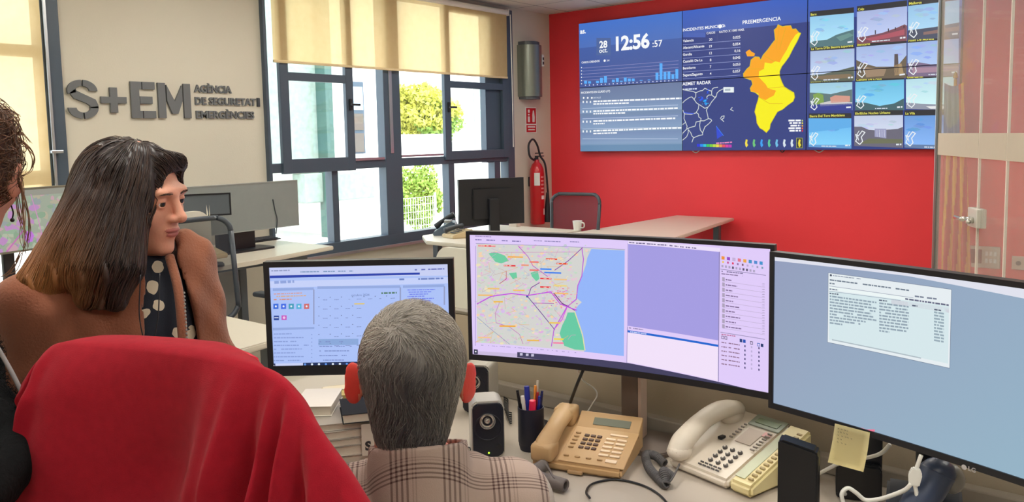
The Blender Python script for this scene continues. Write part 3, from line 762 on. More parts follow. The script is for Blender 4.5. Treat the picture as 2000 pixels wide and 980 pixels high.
mini = [(.3,1),(.75,.95),(.6,.55),(.85,.3),(.45,0),(.2,.2),(.1,.55)]
for k, cc in enumerate([(246,226,70), (110,200,120), (60,160,240), (90,200,150), (110,190,230), (220,232,240), (220,232,240), (240,220,60)]):
    x0 = 1452.5+14.8*k
    if k == 7: c.rect(x0-.6, 269, x0+11.5, 289, (170, 178, 60)); c.up(); c.rect(x0+.4, 270, x0+10.5, 288, (46, 50, 60)); c.up()
    c.poly([(x0+2+p[0]*8, 288-p[1]*16) for p in mini], cc)
# cameras
c.up(); LBL = (52, 52, 56)
cx = [(1581.5, 1670), (1674.5, 1770), (1775, 1870)]
def colx(i, y): return cx[i]
tops = [[(1582, 33, 30), (1583, 100, 97), (1582, 163, 160), (1580, 231, 228)], [(1674, 23, 20), (1673, 92, 89), (1671, 160, 157), (1669, 226, 224)], [(1774, 12, 8), (1773, 84, 80), (1770, 155, 152), (1767, 226, 223)]]
hts_ = [60, 56, 49, 54]
names = [['Barx', 'La Torre D\'En Besora Esportiva', 'Benassal Font De Segura', 'Sierra Del Toro Magdalena'], ['Calp', 'Benicarló', 'Castalla De L\'Alba', 'Elx/Elche Nucleo Urbano'], ['Mallorca', 'Pinet De Morella', 'Guardamar', 'La Vila']]
def skyp(i, j): return [[(150, 205, 240), (170, 190, 226), (160, 205, 226), (104, 184, 244)], [(170, 184, 226), (166, 186, 230), (110, 190, 228), (196, 206, 232)], [(150, 196, 232), (158, 184, 232), (186, 224, 236), (110, 158, 222)]][i][j]
wcol = [86, 98, 100]
def camp(i, j, x, y):
    """(x, y) in 0..1 of one camera picture, y downwards -> photo-plane pixel"""
    x0, yt, _ = tops[i][j]; x1 = x0+wcol[i]-(3 if j > 1 else 0)
    H0 = [60, 60, 52, 56][j]+[0, 3, 6][i]; H1 = H0+[3, 5, 7][i]
    yl = yt; yr = yt-[8, 11, 12][i]+[0, 2.5, 5, 8][j]*[1, 1.2, 1.3][i]
    return (x0+(x1-x0)*x, (yl+H0*y)*(1-x)+(yr+H1*y)*x)
def cpoly(i, j, pts, col): c.poly([camp(i, j, *p) for p in pts], col)
for i in range(3):
    for j in range(4):
        s = skyp(i, j); s2 = [min(255, v+32) for v in s]
        cpoly(i, j, [(0, -.17), (1, -.17), (1, 1.0), (0, 1.0)], LBL); c.up()
        c.quad([camp(i, j, 0, 0), camp(i, j, 1, 0), camp(i, j, 1, 1), camp(i, j, 0, 1)], [s, s, s2, s2]); c.up()
        c.text(names[i][j], *camp(i, j, .02, -.035), .021, (236, 232, 96), 'l', .02)
        for k in range(9):
            r = random.Random(i*40+j*9+k); x, y = r.uniform(.1, .85), r.uniform(.08, .5); q = r.uniform(.05, .12)
            cpoly(i, j, [(x-q, y), (x-q*.4, y-q*.5), (x+q*.6, y-q*.4), (x+q*1.2, y+q*.1), (x+q*.3, y+q*.5)], [min(255, v+r.randint(-14, 16)) for v in s])
        c.up()
G1, G2, BR, DB = (88, 122, 128), (96, 104, 92), (112, 100, 84), (78, 84, 104)
cpoly(0, 0, [(.1, .8), (.4, .78), (.6, .65), (.8, .58), (1, .52), (1, 1), (0, 1), (0, .85)], G1); cpoly(1, 0, [(0, .8), (.2, .78), (.5, .72), (.8, .6), (.95, .52), (1, .56), (1, 1), (0, 1)], (128, 80, 92))
cpoly(2, 0, [(0, .72), (.5, .68), (1, .6), (1, 1), (0, 1)], DB); cpoly(0, 1, [(0, .78), (.3, .76), (.6, .68), (1, .56), (1, 1), (0, 1)], G2); cpoly(1, 1, [(0, .4), (.15, .52), (.4, .64), (.75, .66), (.85, .6), (1, .35), (1, 1), (0, 1)], BR)
cpoly(2, 1, [(0, .6), (.2, .58), (.45, .66), (1, .66), (1, 1), (0, 1)], (128, 112, 140)); cpoly(0, 2, [(0, .34), (.2, .36), (.5, .42), (.8, .32), (1, .26), (1, 1), (0, 1)], (98, 122, 124)); cpoly(1, 2, [(0, .72), (.2, .74), (.5, .86), (.8, .78), (1, .62), (1, 1), (0, 1)], (74, 104, 110))
cpoly(2, 2, [(0, .78), (.3, .82), (.7, .84), (1, .84), (1, 1), (0, 1)], (150, 156, 172)); cpoly(1, 3, [(0, .36), (.15, .36), (.3, .46), (.5, .48), (.9, .42), (1, .36), (1, 1), (0, 1)], (110, 108, 124)); cpoly(2, 3, [(0, .9), (1, .86), (1, 1), (0, 1)], (104, 130, 170)); cpoly(0, 3, [(0, .92), (1, .88), (1, 1), (0, 1)], (100, 160, 216))
c.up()
cpoly(1, 0, [(.15, .86), (.5, .78), (.95, .66), (.95, .82), (.3, .94)], (176, 90, 104)); cpoly(0, 1, [(0, .84), (.4, .8), (.9, .78), (1, .9), (.3, .95)], (134, 116, 92)); cpoly(1, 1, [(.15, .62), (.4, .7), (.6, .72), (.55, .92), (.2, .95)], (160, 136, 112)); cpoly(1, 1, [(.76, .3), (.83, .3), (.85, .9), (.75, .9)], (96, 86, 88)); cpoly(1, 1, [(.75, .62), (.9, .58), (.95, .9), (.76, .92)], (176, 150, 112))
cpoly(0, 2, [(.08, .42), (.2, .36), (.32, .44), (.34, .75), (.12, .8)], (132, 166, 84)); cpoly(0, 2, [(.48, .54), (.6, .46), (.75, .48), (.95, .5), (.95, .7), (.5, .74)], (214, 156, 140)); cpoly(0, 2, [(.25, .74), (.5, .66), (1, .72), (1, .8), (.25, .86)], (208, 206, 206)); cpoly(0, 2, [(0, .8), (1, .76), (1, 1), (0, 1)], (56, 66, 150))
cpoly(1, 3, [(.42, .42), (.66, .42), (.66, .72), (.42, .68)], (160, 162, 196)); cpoly(0, 3, [(0, 0), (1, 0), (1, .3), (0, .5)], (98, 176, 236)); cpoly(2, 0, [(.3, .8), (1, .7), (1, .82), (.3, .88)], (142, 112, 108)); cpoly(2, 1, [(.1, .74), (1, .74), (1, .86), (.1, .9)], (172, 140, 160))
cpoly(1, 3, [(.3, .74), (1, .74), (1, .86), (.1, .92)], (112, 116, 92)); cpoly(0, 0, [(.6, .72), (.9, .62), (1, .7), (.7, .86)], (110, 150, 146)); cpoly(2, 2, [(.4, .9), (.8, .88), (.9, .96), (.5, .98)], (236, 236, 236))
for k in range(4): cpoly(1, 3, [(.46+.05*k, .46), (.475+.05*k, .46), (.48+.05*k, .68), (.465+.05*k, .68)], (230, 232, 240))
for k, x in enumerate((.36, .62, .76, .93)): cpoly(1, 0, [(x, .56+.02*(3-k)), (x+.02, .56+.02*(3-k)), (x+.02, .74-.04*k), (x, .74-.04*k)], (60, 50, 60))
c.up()
mo = [(.14,.0),(.2,.06),(.12,.25),(.15,.42),(.09,.55),(.05,.5),(.0,.42),(.03,.3),(.0,.15),(.06,.2)]
for i in range(3):
    for j in range(4):
        b0 = .50 if j != 2 or i else .55
        pts = [(.03+p[0]*.95, b0+p[1]*.8) for p in mo]
        c.line([camp(i, j, *p) for p in pts], .008, (238, 242, 246), True)
        c.line([camp(i, j, .09, b0+.3), camp(i, j, .06, b0+.1), camp(i, j, .1, b0+.0)], .006, (238, 242, 246))
        c.dashes(*camp(i, j, .86, .93), *camp(i, j, .97, .92), .014, (230, 236, 242), i+j, 1)
        if (i+j) % 2: c.dashes(*camp(i, j, .3, .97), *camp(i, j, .66, .96), .010, (214, 224, 236), i*j, .8)
lab = [['lower left display of the video wall listing current incidents', 'upper left display of the video wall with clock and bar chart'],
       ['lower middle display of the video wall with radar map and lower half of yellow region', 'upper middle display of the video wall with municipality table and orange region'],
       ['lower right display of the video wall with two rows of camera pictures', 'upper right display of the video wall, its camera pictures reaching behind the glass']]
for i in range(3):
    for j in range(2):
        u0, v0 = vx0+i*vw, vz0+j*vh
        t = thing('wall_display', lab[i][j], 'display', (u0+vw/2, VY, v0+vh/2), 0, 'video wall displays')
        bm = bm_new(); box(bm, -vw/2+.0008, vw/2-.0008, .004, .085, -vh/2+.0008, vh/2-.0008, .003); obj('casing', bm, M_dark, t)
        c.build('screen', t, clip=(u0+.0035, v0+.0035, u0+vw-.0035, v0+vh-.0035), shift=(u0+vw/2, v0+vh/2))
p_ = Py(1527, 296, YR-.04)
for k, (a, b_) in enumerate(((1522, 1534), (1588, 1612), (1350, 1368))):
    pa, pb = Py(a, 295, YR-.03), Py(b_, 295, YR-.03)
    bm = bm_new(); tube(bm, [(pa.x, YR-.03, vz0+.01), ((pa.x+pb.x)/2, YR-.03, vz0-.02), (pb.x, YR-.03, vz0+.01)], .005, 6)
    tag(obj('cable', bm, M_dark if k == 0 else M_white, smooth=True), ['short black cable loop hanging below the middle wall display', 'white cable loop hanging below the right wall display', 'pale cable loop hanging below the left edge of the radar display'][k], 'cable')

# ================================================================== far desks
M_top = mat('pale_desk_laminate', (214, 208, 194), .32, noise=.03, nscale=6)
M_panel = mat('white_panel', (226, 224, 212), .5)
M_leg = mat('grey_desk_leg', (88, 96, 106), .45)
def desk(name, label, poly, zt, legs, th=.03, group=None, panels=()):
    cx_, cy_ = sum(p[0] for p in poly)/len(poly), sum(p[1] for p in poly)/len(poly)
    t = thing(name, label, 'desk', (cx_, cy_, 0))
    bm = bm_new(); prism(bm, [(p[0]-cx_, p[1]-cy_) for p in poly], 'z', zt-th, zt, bev=.006); obj('desktop', bm, M_top, t)
    for x, y in legs:
        bm = bm_new(); box(bm, x-cx_-.03, x-cx_+.03, y-cy_-.03, y-cy_+.03, .02, zt-th, .004); box(bm, x-cx_-.045, x-cx_+.045, y-cy_-.045, y-cy_+.045, 0, .02, .004); obj('leg', bm, M_leg, t)
    for f in panels: f(t, cx_, cy_)
    return t
# desk in the corner by the extinguisher
DZ = .72
A_ = Pz(815, 461, DZ); Bq = Pz(835, 470, DZ); Cc = Pz(1060, 444, DZ)
def pan1(t, cx_, cy_):
    a = Pz(858, 478, DZ)
    bm = bm_new(); h = DZ-.005-.06; w = .86
    pts = [(0, .06), (w, .06), (w, h+.06)]+[(p[0], p[1]) for p in arc(.13, h+.06-.13, .13, .13, 90, 180, 8)]
    prism(bm, [(q[0]+a.x-cx_, q[1]) for q in pts], 'y', a.y-cy_-.05, a.y-cy_-.025, bev=.004); obj('front_panel', bm, M_panel, t)
desk('corner_desk', 'pale desk with rounded white front panel in the corner near the fire extinguisher', [(A_.x, A_.y+.06), (A_.x+.07, A_.y), (Bq.x, Bq.y-.02), (-4.12, Bq.y-.02), (-4.12, Cc.y), (A_.x-.05, Cc.y)], DZ, [(A_.x+.1, A_.y+.15), (A_.x+.1, Cc.y-.1), (-4.2, Bq.y+.1), (-4.2, Cc.y-.1)], panels=(pan1,))
# desk against the red wall
ra, rb, rc = Pz(1262, 431, DZ), Pz(1380, 437, DZ), Pz(1315, 466, DZ)
desk('side_desk', 'pale empty desk standing against the red wall right of the mesh chair', [(-4.08, rc.y-.3), (rc.x+.03, rc.y-.3), (rb.x, YR-.06), (ra.x, YR-.06)], DZ, [(-3.98, rc.y-.1), (rc.x-.1, rc.y-.1), (rb.x-.12, YR-.2), (ra.x+.12, YR-.2)])
# desk under the left window wall
LZ = .80
la, lb, lc = Pz(652, 480, LZ), Pz(500, 508, LZ), Pz(415, 522, LZ)
def bar_(t, cx_, cy_):
    bm = bm_new(); box(bm, lb.x-cx_-.35, lb.x-cx_-.31, -1.6, la.y-cy_-.1, LZ-.10, LZ-.03, .003); obj('frame_beam', bm, M_leg, t)
desk('wall_desk', 'long pale desk along the window wall behind the standing woman', [(XW+.03, 2.0), (lc.x, 2.0), (lc.x, lc.y), (lb.x, lb.y), (la.x, la.y), (XW+.03, la.y)], LZ, [(la.x-.15, la.y-.45), (XW+.15, la.y-.3), (lc.x-.35, 2.2), (XW+.15, 2.2)], panels=(bar_,))

# ------------------------------------------------------------------ far equipment
M_key = mat('black_keys', (34, 36, 42), .5); M_beige = mat('beige_plastic', (196, 176, 138), .5)
def keyboard(label, loc, rz, w=.44, d=.14, cat='keyboard', m=None, keyrows=5, keycols=15, white=False):
    t = thing('keyboard', label, cat, loc, rz)
    bm = bm_new(); prism(bm, [(-d/2, 0), (d/2, 0), (d/2, .022), (-d/2, .010)], 'x', -w/2, w/2, bev=.002); obj('case', bm, m or M_dark, t)
    bm = bm_new(); kw, kd = (w-.03)/keycols, (d-.03)/keyrows
    for r in range(keyrows):
        for k in range(keycols):
            x0 = -w/2+.015+k*kw; y0 = -d/2+.015+r*kd; z = .011+(y0+d/2)/d*.012
            if r == 0 and 4 <= k <= 8 and k != 4: continue
            x1 = x0+kw*.86 if not (r == 0 and k == 4) else x0+kw*5-.002
            box(bm, x0, x1, y0, y0+kd*.84, z, z+.006, .0015, seg=1)
    obj('keys', bm, mat('dark_slate_keys', (46, 50, 62), .45), t)
    return t
def office_chair(name, label, loc, rz, hb=.62, wb=.47, z_back=.52, mesh=True, group=None, arms=True, frame_m=None, back_tilt=.12, skin=None):
    t = thing(name, label, 'chair', loc, rz, group); fm = frame_m or M_dgrey
    bm = bm_new(); prism(bm, rrect(.48, .46, .08), 'z', .44, .50, bev=.018); obj('seat', bm, mat('charcoal_fabric', (48, 50, 58), .9, bump=.3, bscale=300), t, autosmooth=50)
    fr = thing('b', None, None); bpy.data.objects.remove(fr)
    Mb = Matrix.Translation((0, .24, z_back)) @ Matrix.Rotation(-back_tilt, 4, 'X')
    def bend(x): return .05*(x/(wb/2))**2
    outline = rrect(wb, hb, .09, 6, 0, hb/2)
    outline = [(x*(1-.10*(1-z/hb)), z) for x, z in outline]
    bm = bm_new(); tube(bm, [Mb @ Vector((x, -bend(x), z)) for x, z in outline+[outline[0]]], .016, 8, 2); obj('back_frame', bm, fm, t, smooth=True)
    bm = bm_new(); n = 14
    def inside(i, j):
        x = -wb/2+wb*i/n; z = hb*j/n; z = min(max(z, .004), hb-.004)
        lim = wb/2*(1-.10*(1-z/hb)); r = .09
        if z < r: lim -= r-math.sqrt(max(0, r*r-(r-z)**2))
        if z > hb-r: lim -= r-math.sqrt(max(0, r*r-(z-hb+r)**2))
        x = max(-lim, min(lim, x)); return Mb @ Vector((x, -bend(x), z))
    g = [[bm.verts.new(inside(i, j)) for i in range(n+1)] for j in range(n+1)]
    for j in range(n):
        for i in range(n):
            try: bm.faces.new([g[j][i], g[j][i+1], g[j+1][i+1], g[j+1][i]])
            except ValueError: pass
    obj('backrest', bm, skin or mesh_mat(), t, smooth=True)
    bm = bm_new(); tube(bm, [Mb @ Vector((0, .02, hb*.35)), (0, .30, z_back-.02), (0, .2, .42), (0, 0, .40)], .022, 8); obj('spine', bm, fm, t, smooth=True)
    if arms:
        for s in (-1, 1):
            bm = bm_new(); tube(bm, [(s*.2, .05, .42), (s*.29, .05, .45), (s*.29, .03, .66)], .014, 8, 4); box(bm, s*.29-.035, s*.29+.035, -.12, .14, .66, .69, .012); obj('armrest', bm, fm, t, autosmooth=40)
    bm = bm_new(); cyl(bm, (0, 0, .12), (0, 0, .44), .028); cyl(bm, (0, 0, .41), (0, 0, .445), .09); obj('gas_lift', bm, M_dark, t, autosmooth=40)
    for k in range(5):
        a = 2*PI*k/5+.3; bm = bm_new(); tube(bm, [(0, 0, .12), (.15*math.cos(a), .15*math.sin(a), .11), (.30*math.cos(a), .30*math.sin(a), .075)], [.03, .024, .016], 8, 4); l_ = obj('leg', bm, M_dark, t, smooth=True)
        bm = bm_new(); cyl(bm, (.30*math.cos(a)-.02*math.sin(a), .30*math.sin(a)+.02*math.cos(a), .03), (.30*math.cos(a)+.02*math.sin(a), .30*math.sin(a)-.02*math.cos(a), .03), .03); obj('castor', bm, M_dark, l_, autosmooth=40)
    return t
def mesh_mat():
    if 'chair_mesh' in MATS: return MATS['chair_mesh']
    m = bpy.data.materials.new('chair_mesh'); MATS['chair_mesh'] = m; m.use_nodes = True; nt = m.node_tree; nt.nodes.clear(); N = nt.nodes.new; L = nt.links.new
    d = N('ShaderNodeBsdfDiffuse'); d.inputs[0].default_value = lin((66, 70, 80)); t = N('ShaderNodeBsdfTransparent'); mx = N('ShaderNodeMixShader'); mx.inputs[0].default_value = .62
    L(t.outputs[0], mx.inputs[1]); L(d.outputs[0], mx.inputs[2]); o = N('ShaderNodeOutputMaterial'); L(mx.outputs[0], o.inputs[0]); return m
def flat_monitor(name, label, loc, rz, w, h, zc, tilt=0, bez=.014, thick=.02, canvas=None, back_box=True, group=None, base=(.24, .18), R=None, stand_m=None, neck=(.05, .02), neck_y=None, bez_b=None, case_m=None, stand_dx=0):
    """faces local -Y; loc is on the desk below the screen centre; zc is the height of the screen centre above loc"""
    t = thing(name, label, 'monitor', loc, rz, group); cm = case_m or M_dark; sm_ = stand_m or M_dark; bez_b = bez_b or bez
    sag = (w/2)**2/(2*R) if R else 0
    def yy(x): return sag-x*x/(2*R) if R else 0
    Mt = Matrix.Translation((0, 0, zc)) @ Matrix.Rotation(-tilt, 4, 'X')
    n = 24 if R else 1
    bm = bm_new()
    prof = [(-.5, 0), (.5, 0), (.5, 1), (-.5, 1)]
    def ring(x, y0_, y1_, z0_, z1_): return [bm.verts.new(Mt @ Vector((x, yy(x)+a, b_))) for a, b_ in ((y0_, z0_), (y1_, z0_), (y1_, z1_), (y0_, z1_))]
    rs = []
    for k in range(n+1):
        x = -w/2+w*k/n; e = 0 if not R else 0
        rs.append(ring(x, .001, thick, -h/2, h/2))
    for A, B in zip(rs, rs[1:]):
        for q in range(4): bm.faces.new([A[q], A[(q+1)%4], B[(q+1)%4], B[q]])
    bm.faces.new(rs[0]); bm.faces.new(rs[-1][::-1]); obj('casing', bm, cm, t, autosmooth=30)
    bm = bm_new()
    for x0, x1, z0, z1 in ((-w/2, w/2, h/2-bez, h/2), (-w/2, w/2, -h/2, -h/2+bez_b), (-w/2, -w/2+bez, -h/2+bez_b, h/2-bez), (w/2-bez, w/2, -h/2+bez_b, h/2-bez)):
        m_ = n if (x1-x0) > .5*w else 1; rr = []
        for k in range(m_+1):
            x = x0+(x1-x0)*k/m_; rr.append(ring(x, -.004, .001, z0, z1))
        for A, B in zip(rr, rr[1:]):
            for q in range(4): bm.faces.new([A[q], A[(q+1)%4], B[(q+1)%4], B[q]])
        bm.faces.new(rr[0]); bm.faces.new(rr[-1][::-1])
    obj('bezel', bm, cm, t, autosmooth=30)
    if canvas is not None:
        s = canvas.build('screen', t, clip=(-w/2+bez, -h/2+bez_b, w/2-bez, h/2-bez), R=R, sag=sag, y0=-.0005)
        s.matrix_local = Mt
    else:
        bm = bm_new(); box(bm, -w/2+bez, w/2-bez, -.001, .001, -h/2+bez_b, h/2-bez, M=Mt); obj('screen', bm, mat('dark_glass', (18, 20, 26), .15, spec=.6), t)
    if back_box:
        bm = bm_new(); prism(bm, [(-w*.3, -h*.38), (w*.3, -h*.38), (w*.3, h*.3), (-w*.3, h*.3)], 'y', thick+sag, thick+.025+sag, bev=.008)
        for v in bm.verts: v.co = Mt @ v.co
        obj('back_cover', bm, cm, t, autosmooth=40)
    ny = (thick+.03+sag) if neck_y is None else neck_y
    bm = bm_new(); box(bm, stand_dx-neck[0]/2, stand_dx+neck[0]/2, ny, ny+neck[1], .012, zc+.03, .004); obj('stand_neck', bm, sm_, t)
    bm = bm_new(); prism(bm, rrect(base[0], base[1], .03, 5, stand_dx, ny-.0), 'z', 0, .014, bev=.003); obj('stand_base', bm, sm_, t, autosmooth=40)
    return t
# monitor seen from behind on the corner desk
mc = Pz(948, 441, DZ); q0, q1 = Pd(893, 347, 7.15), Pd(1020, 349, 7.35)
dyaw = math.atan2(q1.y-q0.y, q1.x-q0.x); hh = (440-347)/FPX*7.2*.98
ctr = (q0+q1)/2
flat_monitor('computer_monitor', 'black monitor seen from behind on the corner desk beside the extinguisher', (ctr.x, ctr.y, DZ), dyaw+PI, (q1-q0).length, hh, ctr.z-hh/2-DZ, bez=.02, thick=.035, tilt=.0, base=(.26, .2), neck=(.09, .05))
k1 = Pz(870, 459, DZ)
t = thing('desk_phone', 'dark blue-grey desk phone with propped handset on the corner desk', 'telephone', (k1.x-.04, k1.y+.04, DZ), -.9)
bm = bm_new(); prism(bm, [(-.1, 0), (.1, 0), (.1, .11), (.06, .12), (-.1, .03)], 'x', -.10, .10, bev=.006); obj('base', bm, mat('blue_grey_plastic', (80, 96, 112), .4), t)
bm = bm_new(); tube(bm, [(-.07, -.09, .06), (-.07, -.02, .12), (-.07, .08, .17)], [.03, .018, .03], 10); obj('handset', bm, M_dark, t, smooth=True)
bm = bm_new(); box(bm, -.03, .08, .0, .06, .11, .135, .003, M=Matrix.Rotation(0, 4, 'X')); obj('display', bm, M_alu, t)
k2 = Pz(893, 462, DZ)
t = thing('desk_phone', 'pale beige desk phone lying left of the far monitor on the corner desk', 'telephone', (k2.x+.03, k2.y-.03, DZ), -.3)
bm = bm_new(); prism(bm, [(-.1, 0), (.1, 0), (.1, .07), (-.1, .03)], 'x', -.1, .1, bev=.006); obj('base', bm, M_beige, t)
bm = bm_new(); tube(bm, [(-.06, -.09, .06), (-.06, 0, .085), (-.06, .09, .09)], [.026, .017, .026], 10); obj('handset', bm, M_dgrey, t, smooth=True)
bm = bm_new()
for r in range(4):
    for k in range(3): box(bm, .0+k*.025, .018+k*.025, -.07+r*.03, -.05+r*.03, .045+r*.009, .052+r*.009)
obj('keys', bm, M_dgrey, t)
k3 = Pz(1128, 449, DZ)
t = thing('cup', 'small white cup on the far desk in front of the mesh chair', 'cup', (k3.x, k3.y, DZ))
bm = bm_new(); lathe(bm, [(0, 0), (.035, 0), (.045, .085), (.041, .085), (.032, .008), (0, .008)], 24); obj('body', bm, M_white, t, autosmooth=50)
bm = bm_new(); tube(bm, [(.04, 0, .07), (.07, 0, .065), (.07, 0, .03), (.036, 0, .02)], .006, 8); obj('handle', bm, M_white, t, smooth=True)
k3 = Pz(1012, 441, DZ)
bm = bm_new(); prism(bm, rrect(.10, .07, .01), 'z', DZ, DZ+.05, bev=.004)
for v in bm.verts: v.co.x += k3.x; v.co.y += k3.y-.05
tag(obj('box', bm, mat('cream_card', (214, 200, 186), .7)), 'small cream box on the corner desk at the foot of the black monitor', 'box')
p = Pd(1134, 447, 7.5)
office_chair('mesh_chair', 'grey mesh office chair standing between the far desks before the red wall', (p.x-.02, p.y-.24, 0), .15, hb=.60, wb=.50, z_back=1.02-.60+.02, arms=True, back_tilt=.1)

# left far desk equipment
q0, q1 = Pd(340, 373, 5.35), Pd(580, 351, 6.15)
ctr = (q0+q1)/2; wv = (Vector((q1.x, q1.y))-Vector((q0.x, q0.y))).length; yaw_ = math.atan2(q1.y-q0.y, q1.x-q0.x)
h1 = (440-351)/FPX*6.15
gm = mat('grey_screen_off', (132, 140, 140), .28, spec=.5, noise=.05)
t = flat_monitor('wide_monitor', 'wide grey switched-off monitor on the desk by the window wall', (ctr.x, ctr.y, LZ), yaw_, wv, h1, q1.z-h1/2-LZ, bez=.006, thick=.03, base=(.5, .22), neck=(.3, .05), case_m=mat('pale_grey_plastic', (150, 154, 152), .4))
for ch in t.children:
    if ch.name.startswith('screen'): ch.data.materials[0] = gm
bm = bm_new(); tube(bm, [(wv*.27, -.006, h1*.45+.2), (wv*.285, -.006, h1*.2+.2), (wv*.30, -.006, h1*.0+.2), (wv*.28, -.01, .10)], .004, 6); obj('cable', bm, M_dgrey, t, smooth=True)
q0, q1 = Pd(362, 382, 5.0), Pd(440, 374, 5.1); ctr = (q0+q1)/2; h2 = (418-374)/FPX*5.1
flat_monitor('small_monitor', 'small dark monitor in front of the wide grey monitor', (ctr.x, ctr.y, LZ), math.atan2(q1.y-q0.y, q1.x-q0.x), (q1-q0).length+.06, h2, ctr.z-h2/2-LZ, bez=.01, back_box=False, base=(.18, .16)).children[2].data.materials[0] = mat('slate_screen_off', (98, 106, 114), .3)
kb = Pz(495, 472, LZ); keyboard('dark keyboard lying below the wide grey monitor', (kb.x, kb.y, LZ), yaw_, .42, .14)
kp = Pz(425, 500, LZ)
t = thing('desk_phone', 'beige desk phone on the window-wall desk seen through the chair mesh', 'telephone', (kp.x+.02, kp.y-.10, LZ), yaw_)
bm = bm_new(); prism(bm, [(-.11, 0), (.11, 0), (.11, .08), (-.11, .03)], 'x', -.1, .1, bev=.006); obj('base', bm, M_beige, t)
bm = bm_new(); tube(bm, [(-.06, -.09, .06), (-.06, 0, .085), (-.06, .09, .10)], [.026, .017, .026], 10); obj('handset', bm, M_beige, t, smooth=True)
p = Pd(392, 440, 4.9)
t = thing('divider_screen', 'white rounded divider behind the standing woman\'s face', 'divider', (p.x, p.y, 0), yaw_)
hz = Pd(385, 411, 4.9).z
bm = bm_new(); prism(bm, [(-.5, .05), (.06, .05), (.06, hz-.08)]+arc(-.03, hz-.09, .09, .09, 0, 90, 8)+[(-.5, hz)], 'y', -.015, .015, bev=.006); obj('panel', bm, M_panel, t)
bm = bm_new(); box(bm, -.42, -.36, -.2, .2, 0, .05, .006); obj('foot', bm, M_leg, t); bm = bm_new(); box(bm, -.06, .0, -.2, .2, 0, .05, .006); obj('foot', bm, M_leg, t)
# mesh chair with black frame at that desk: back turned to the window side
p = Pd(432, 470, 4.35)
ch = office_chair('mesh_chair', 'black-framed mesh office chair beside the standing woman\'s shoulder', (p.x-.12, p.y+.10, 0), 1.62, hb=.60, wb=.46, z_back=.54, back_tilt=.16, frame_m=mat('slate_chair_plastic', (62, 70, 80), .35))
# far left workstation
fz = .72
q0, q1 = Pd(-120, 362, 3.2), Pd(150, 374, 3.75); ctr = (q0+q1)/2; yaw_ = math.atan2(q1.y-q0.y, q1.x-q0.x); wv = Vector((q1.x-q0.x, q1.y-q0.y)).length; h3 = (498-366)/FPX*3.3
cv = Canvas(plane_map((ctr.x, ctr.y, 0), (q1.x-q0.x, q1.y-q0.y)))
zc3 = (q0.z+q1.z)/2-h3/2
_mp = cv.mp; cv.mp = lambda x, y: (_mp(x, y)[0], _mp(x, y)[1]-zc3)
cv.rectuv(-wv/2, -h3/2, wv/2, h3/2, (158, 168, 150)); cv.up()
for k in range(240):
    r = random.Random(900+k); u, v = r.uniform(-wv/2, wv/2), r.uniform(-h3/2, h3/2)
    cc = r.choice([(140, 166, 140), (178, 172, 150), (196, 160, 170), (150, 160, 160), (176, 186, 164), (186, 140, 190), (150, 176, 150)]); cv.z += 1e-6
    n = 7; ru, rv = r.uniform(.01, .04), r.uniform(.01, .03); cv.raw([(u+ru*math.cos(2*PI*q/n)*r.uniform(.5, 1), v+rv*math.sin(2*PI*q/n)*r.uniform(.5, 1)) for q in range(n)], [lin(cc)]*n)
cv.up(); cv.blob(56, 462, .028, .03, (190, 120, 214), 3); cv.line([(60, 380), (75, 430), (84, 470)], .004, (206, 140, 190)); cv.line([(10, 495), (30, 470), (45, 450)], .006, (196, 110, 180))
cv.rectuv(-wv/2, h3/2-.035, wv/2, h3/2, (150, 150, 138))
t = flat_monitor('wide_monitor', 'wide monitor with a green map at the far left edge', (ctr.x, ctr.y, fz), yaw_, wv, h3, zc3-fz, bez=.009, thick=.03, canvas=cv, base=(.3, .22), case_m=mat('grey_monitor_case', (120, 118, 106), .4))
dq = [Pz(-150, 560, fz), Pz(260, 520, fz), Pz(260, 760, fz), Pz(-150, 820, fz)]
desk('desk', 'pale desk at the far left carrying the green map monitor', [(-4.3, .35), (-2.75, .35), (-3.0, 2.2), (-4.3, 2.2)], fz, [(-4.2, .5), (-2.9, .5), (-3.1, 2.1), (-4.2, 2.1)])
kb = Pz(-5, 640, fz); keyboard('pale-keyed dark keyboard at the far left edge', (kb.x, kb.y, fz), yaw_+.15, .44, .15)
kb = Pz(14, 586, fz)
t = thing('cable_bundle', 'black cable tangle on the far left desk below the green map', 'cable', (kb.x, kb.y, fz)); bm = bm_new()
for k in range(5): tube(bm, [(random.uniform(-.07, .07), random.uniform(-.05, .05), .006+.006*k) for _ in range(6)], .004, 6)
obj('cable', bm, M_dark, t, smooth=True)
kb = Pz(6, 532, fz)
bm = bm_new(); prism(bm, [(-.15, -.1), (.13, -.12), (.15, .09), (-.13, .11)], 'z', fz+.001, fz+.004)
for v in bm.verts: v.co.x += kb.x; v.co.y += kb.y
tag(obj('paper_sheet', bm, mat('paper', (238, 234, 220), .8)), 'white paper sheet on the far left desk under the map monitor', 'paper')

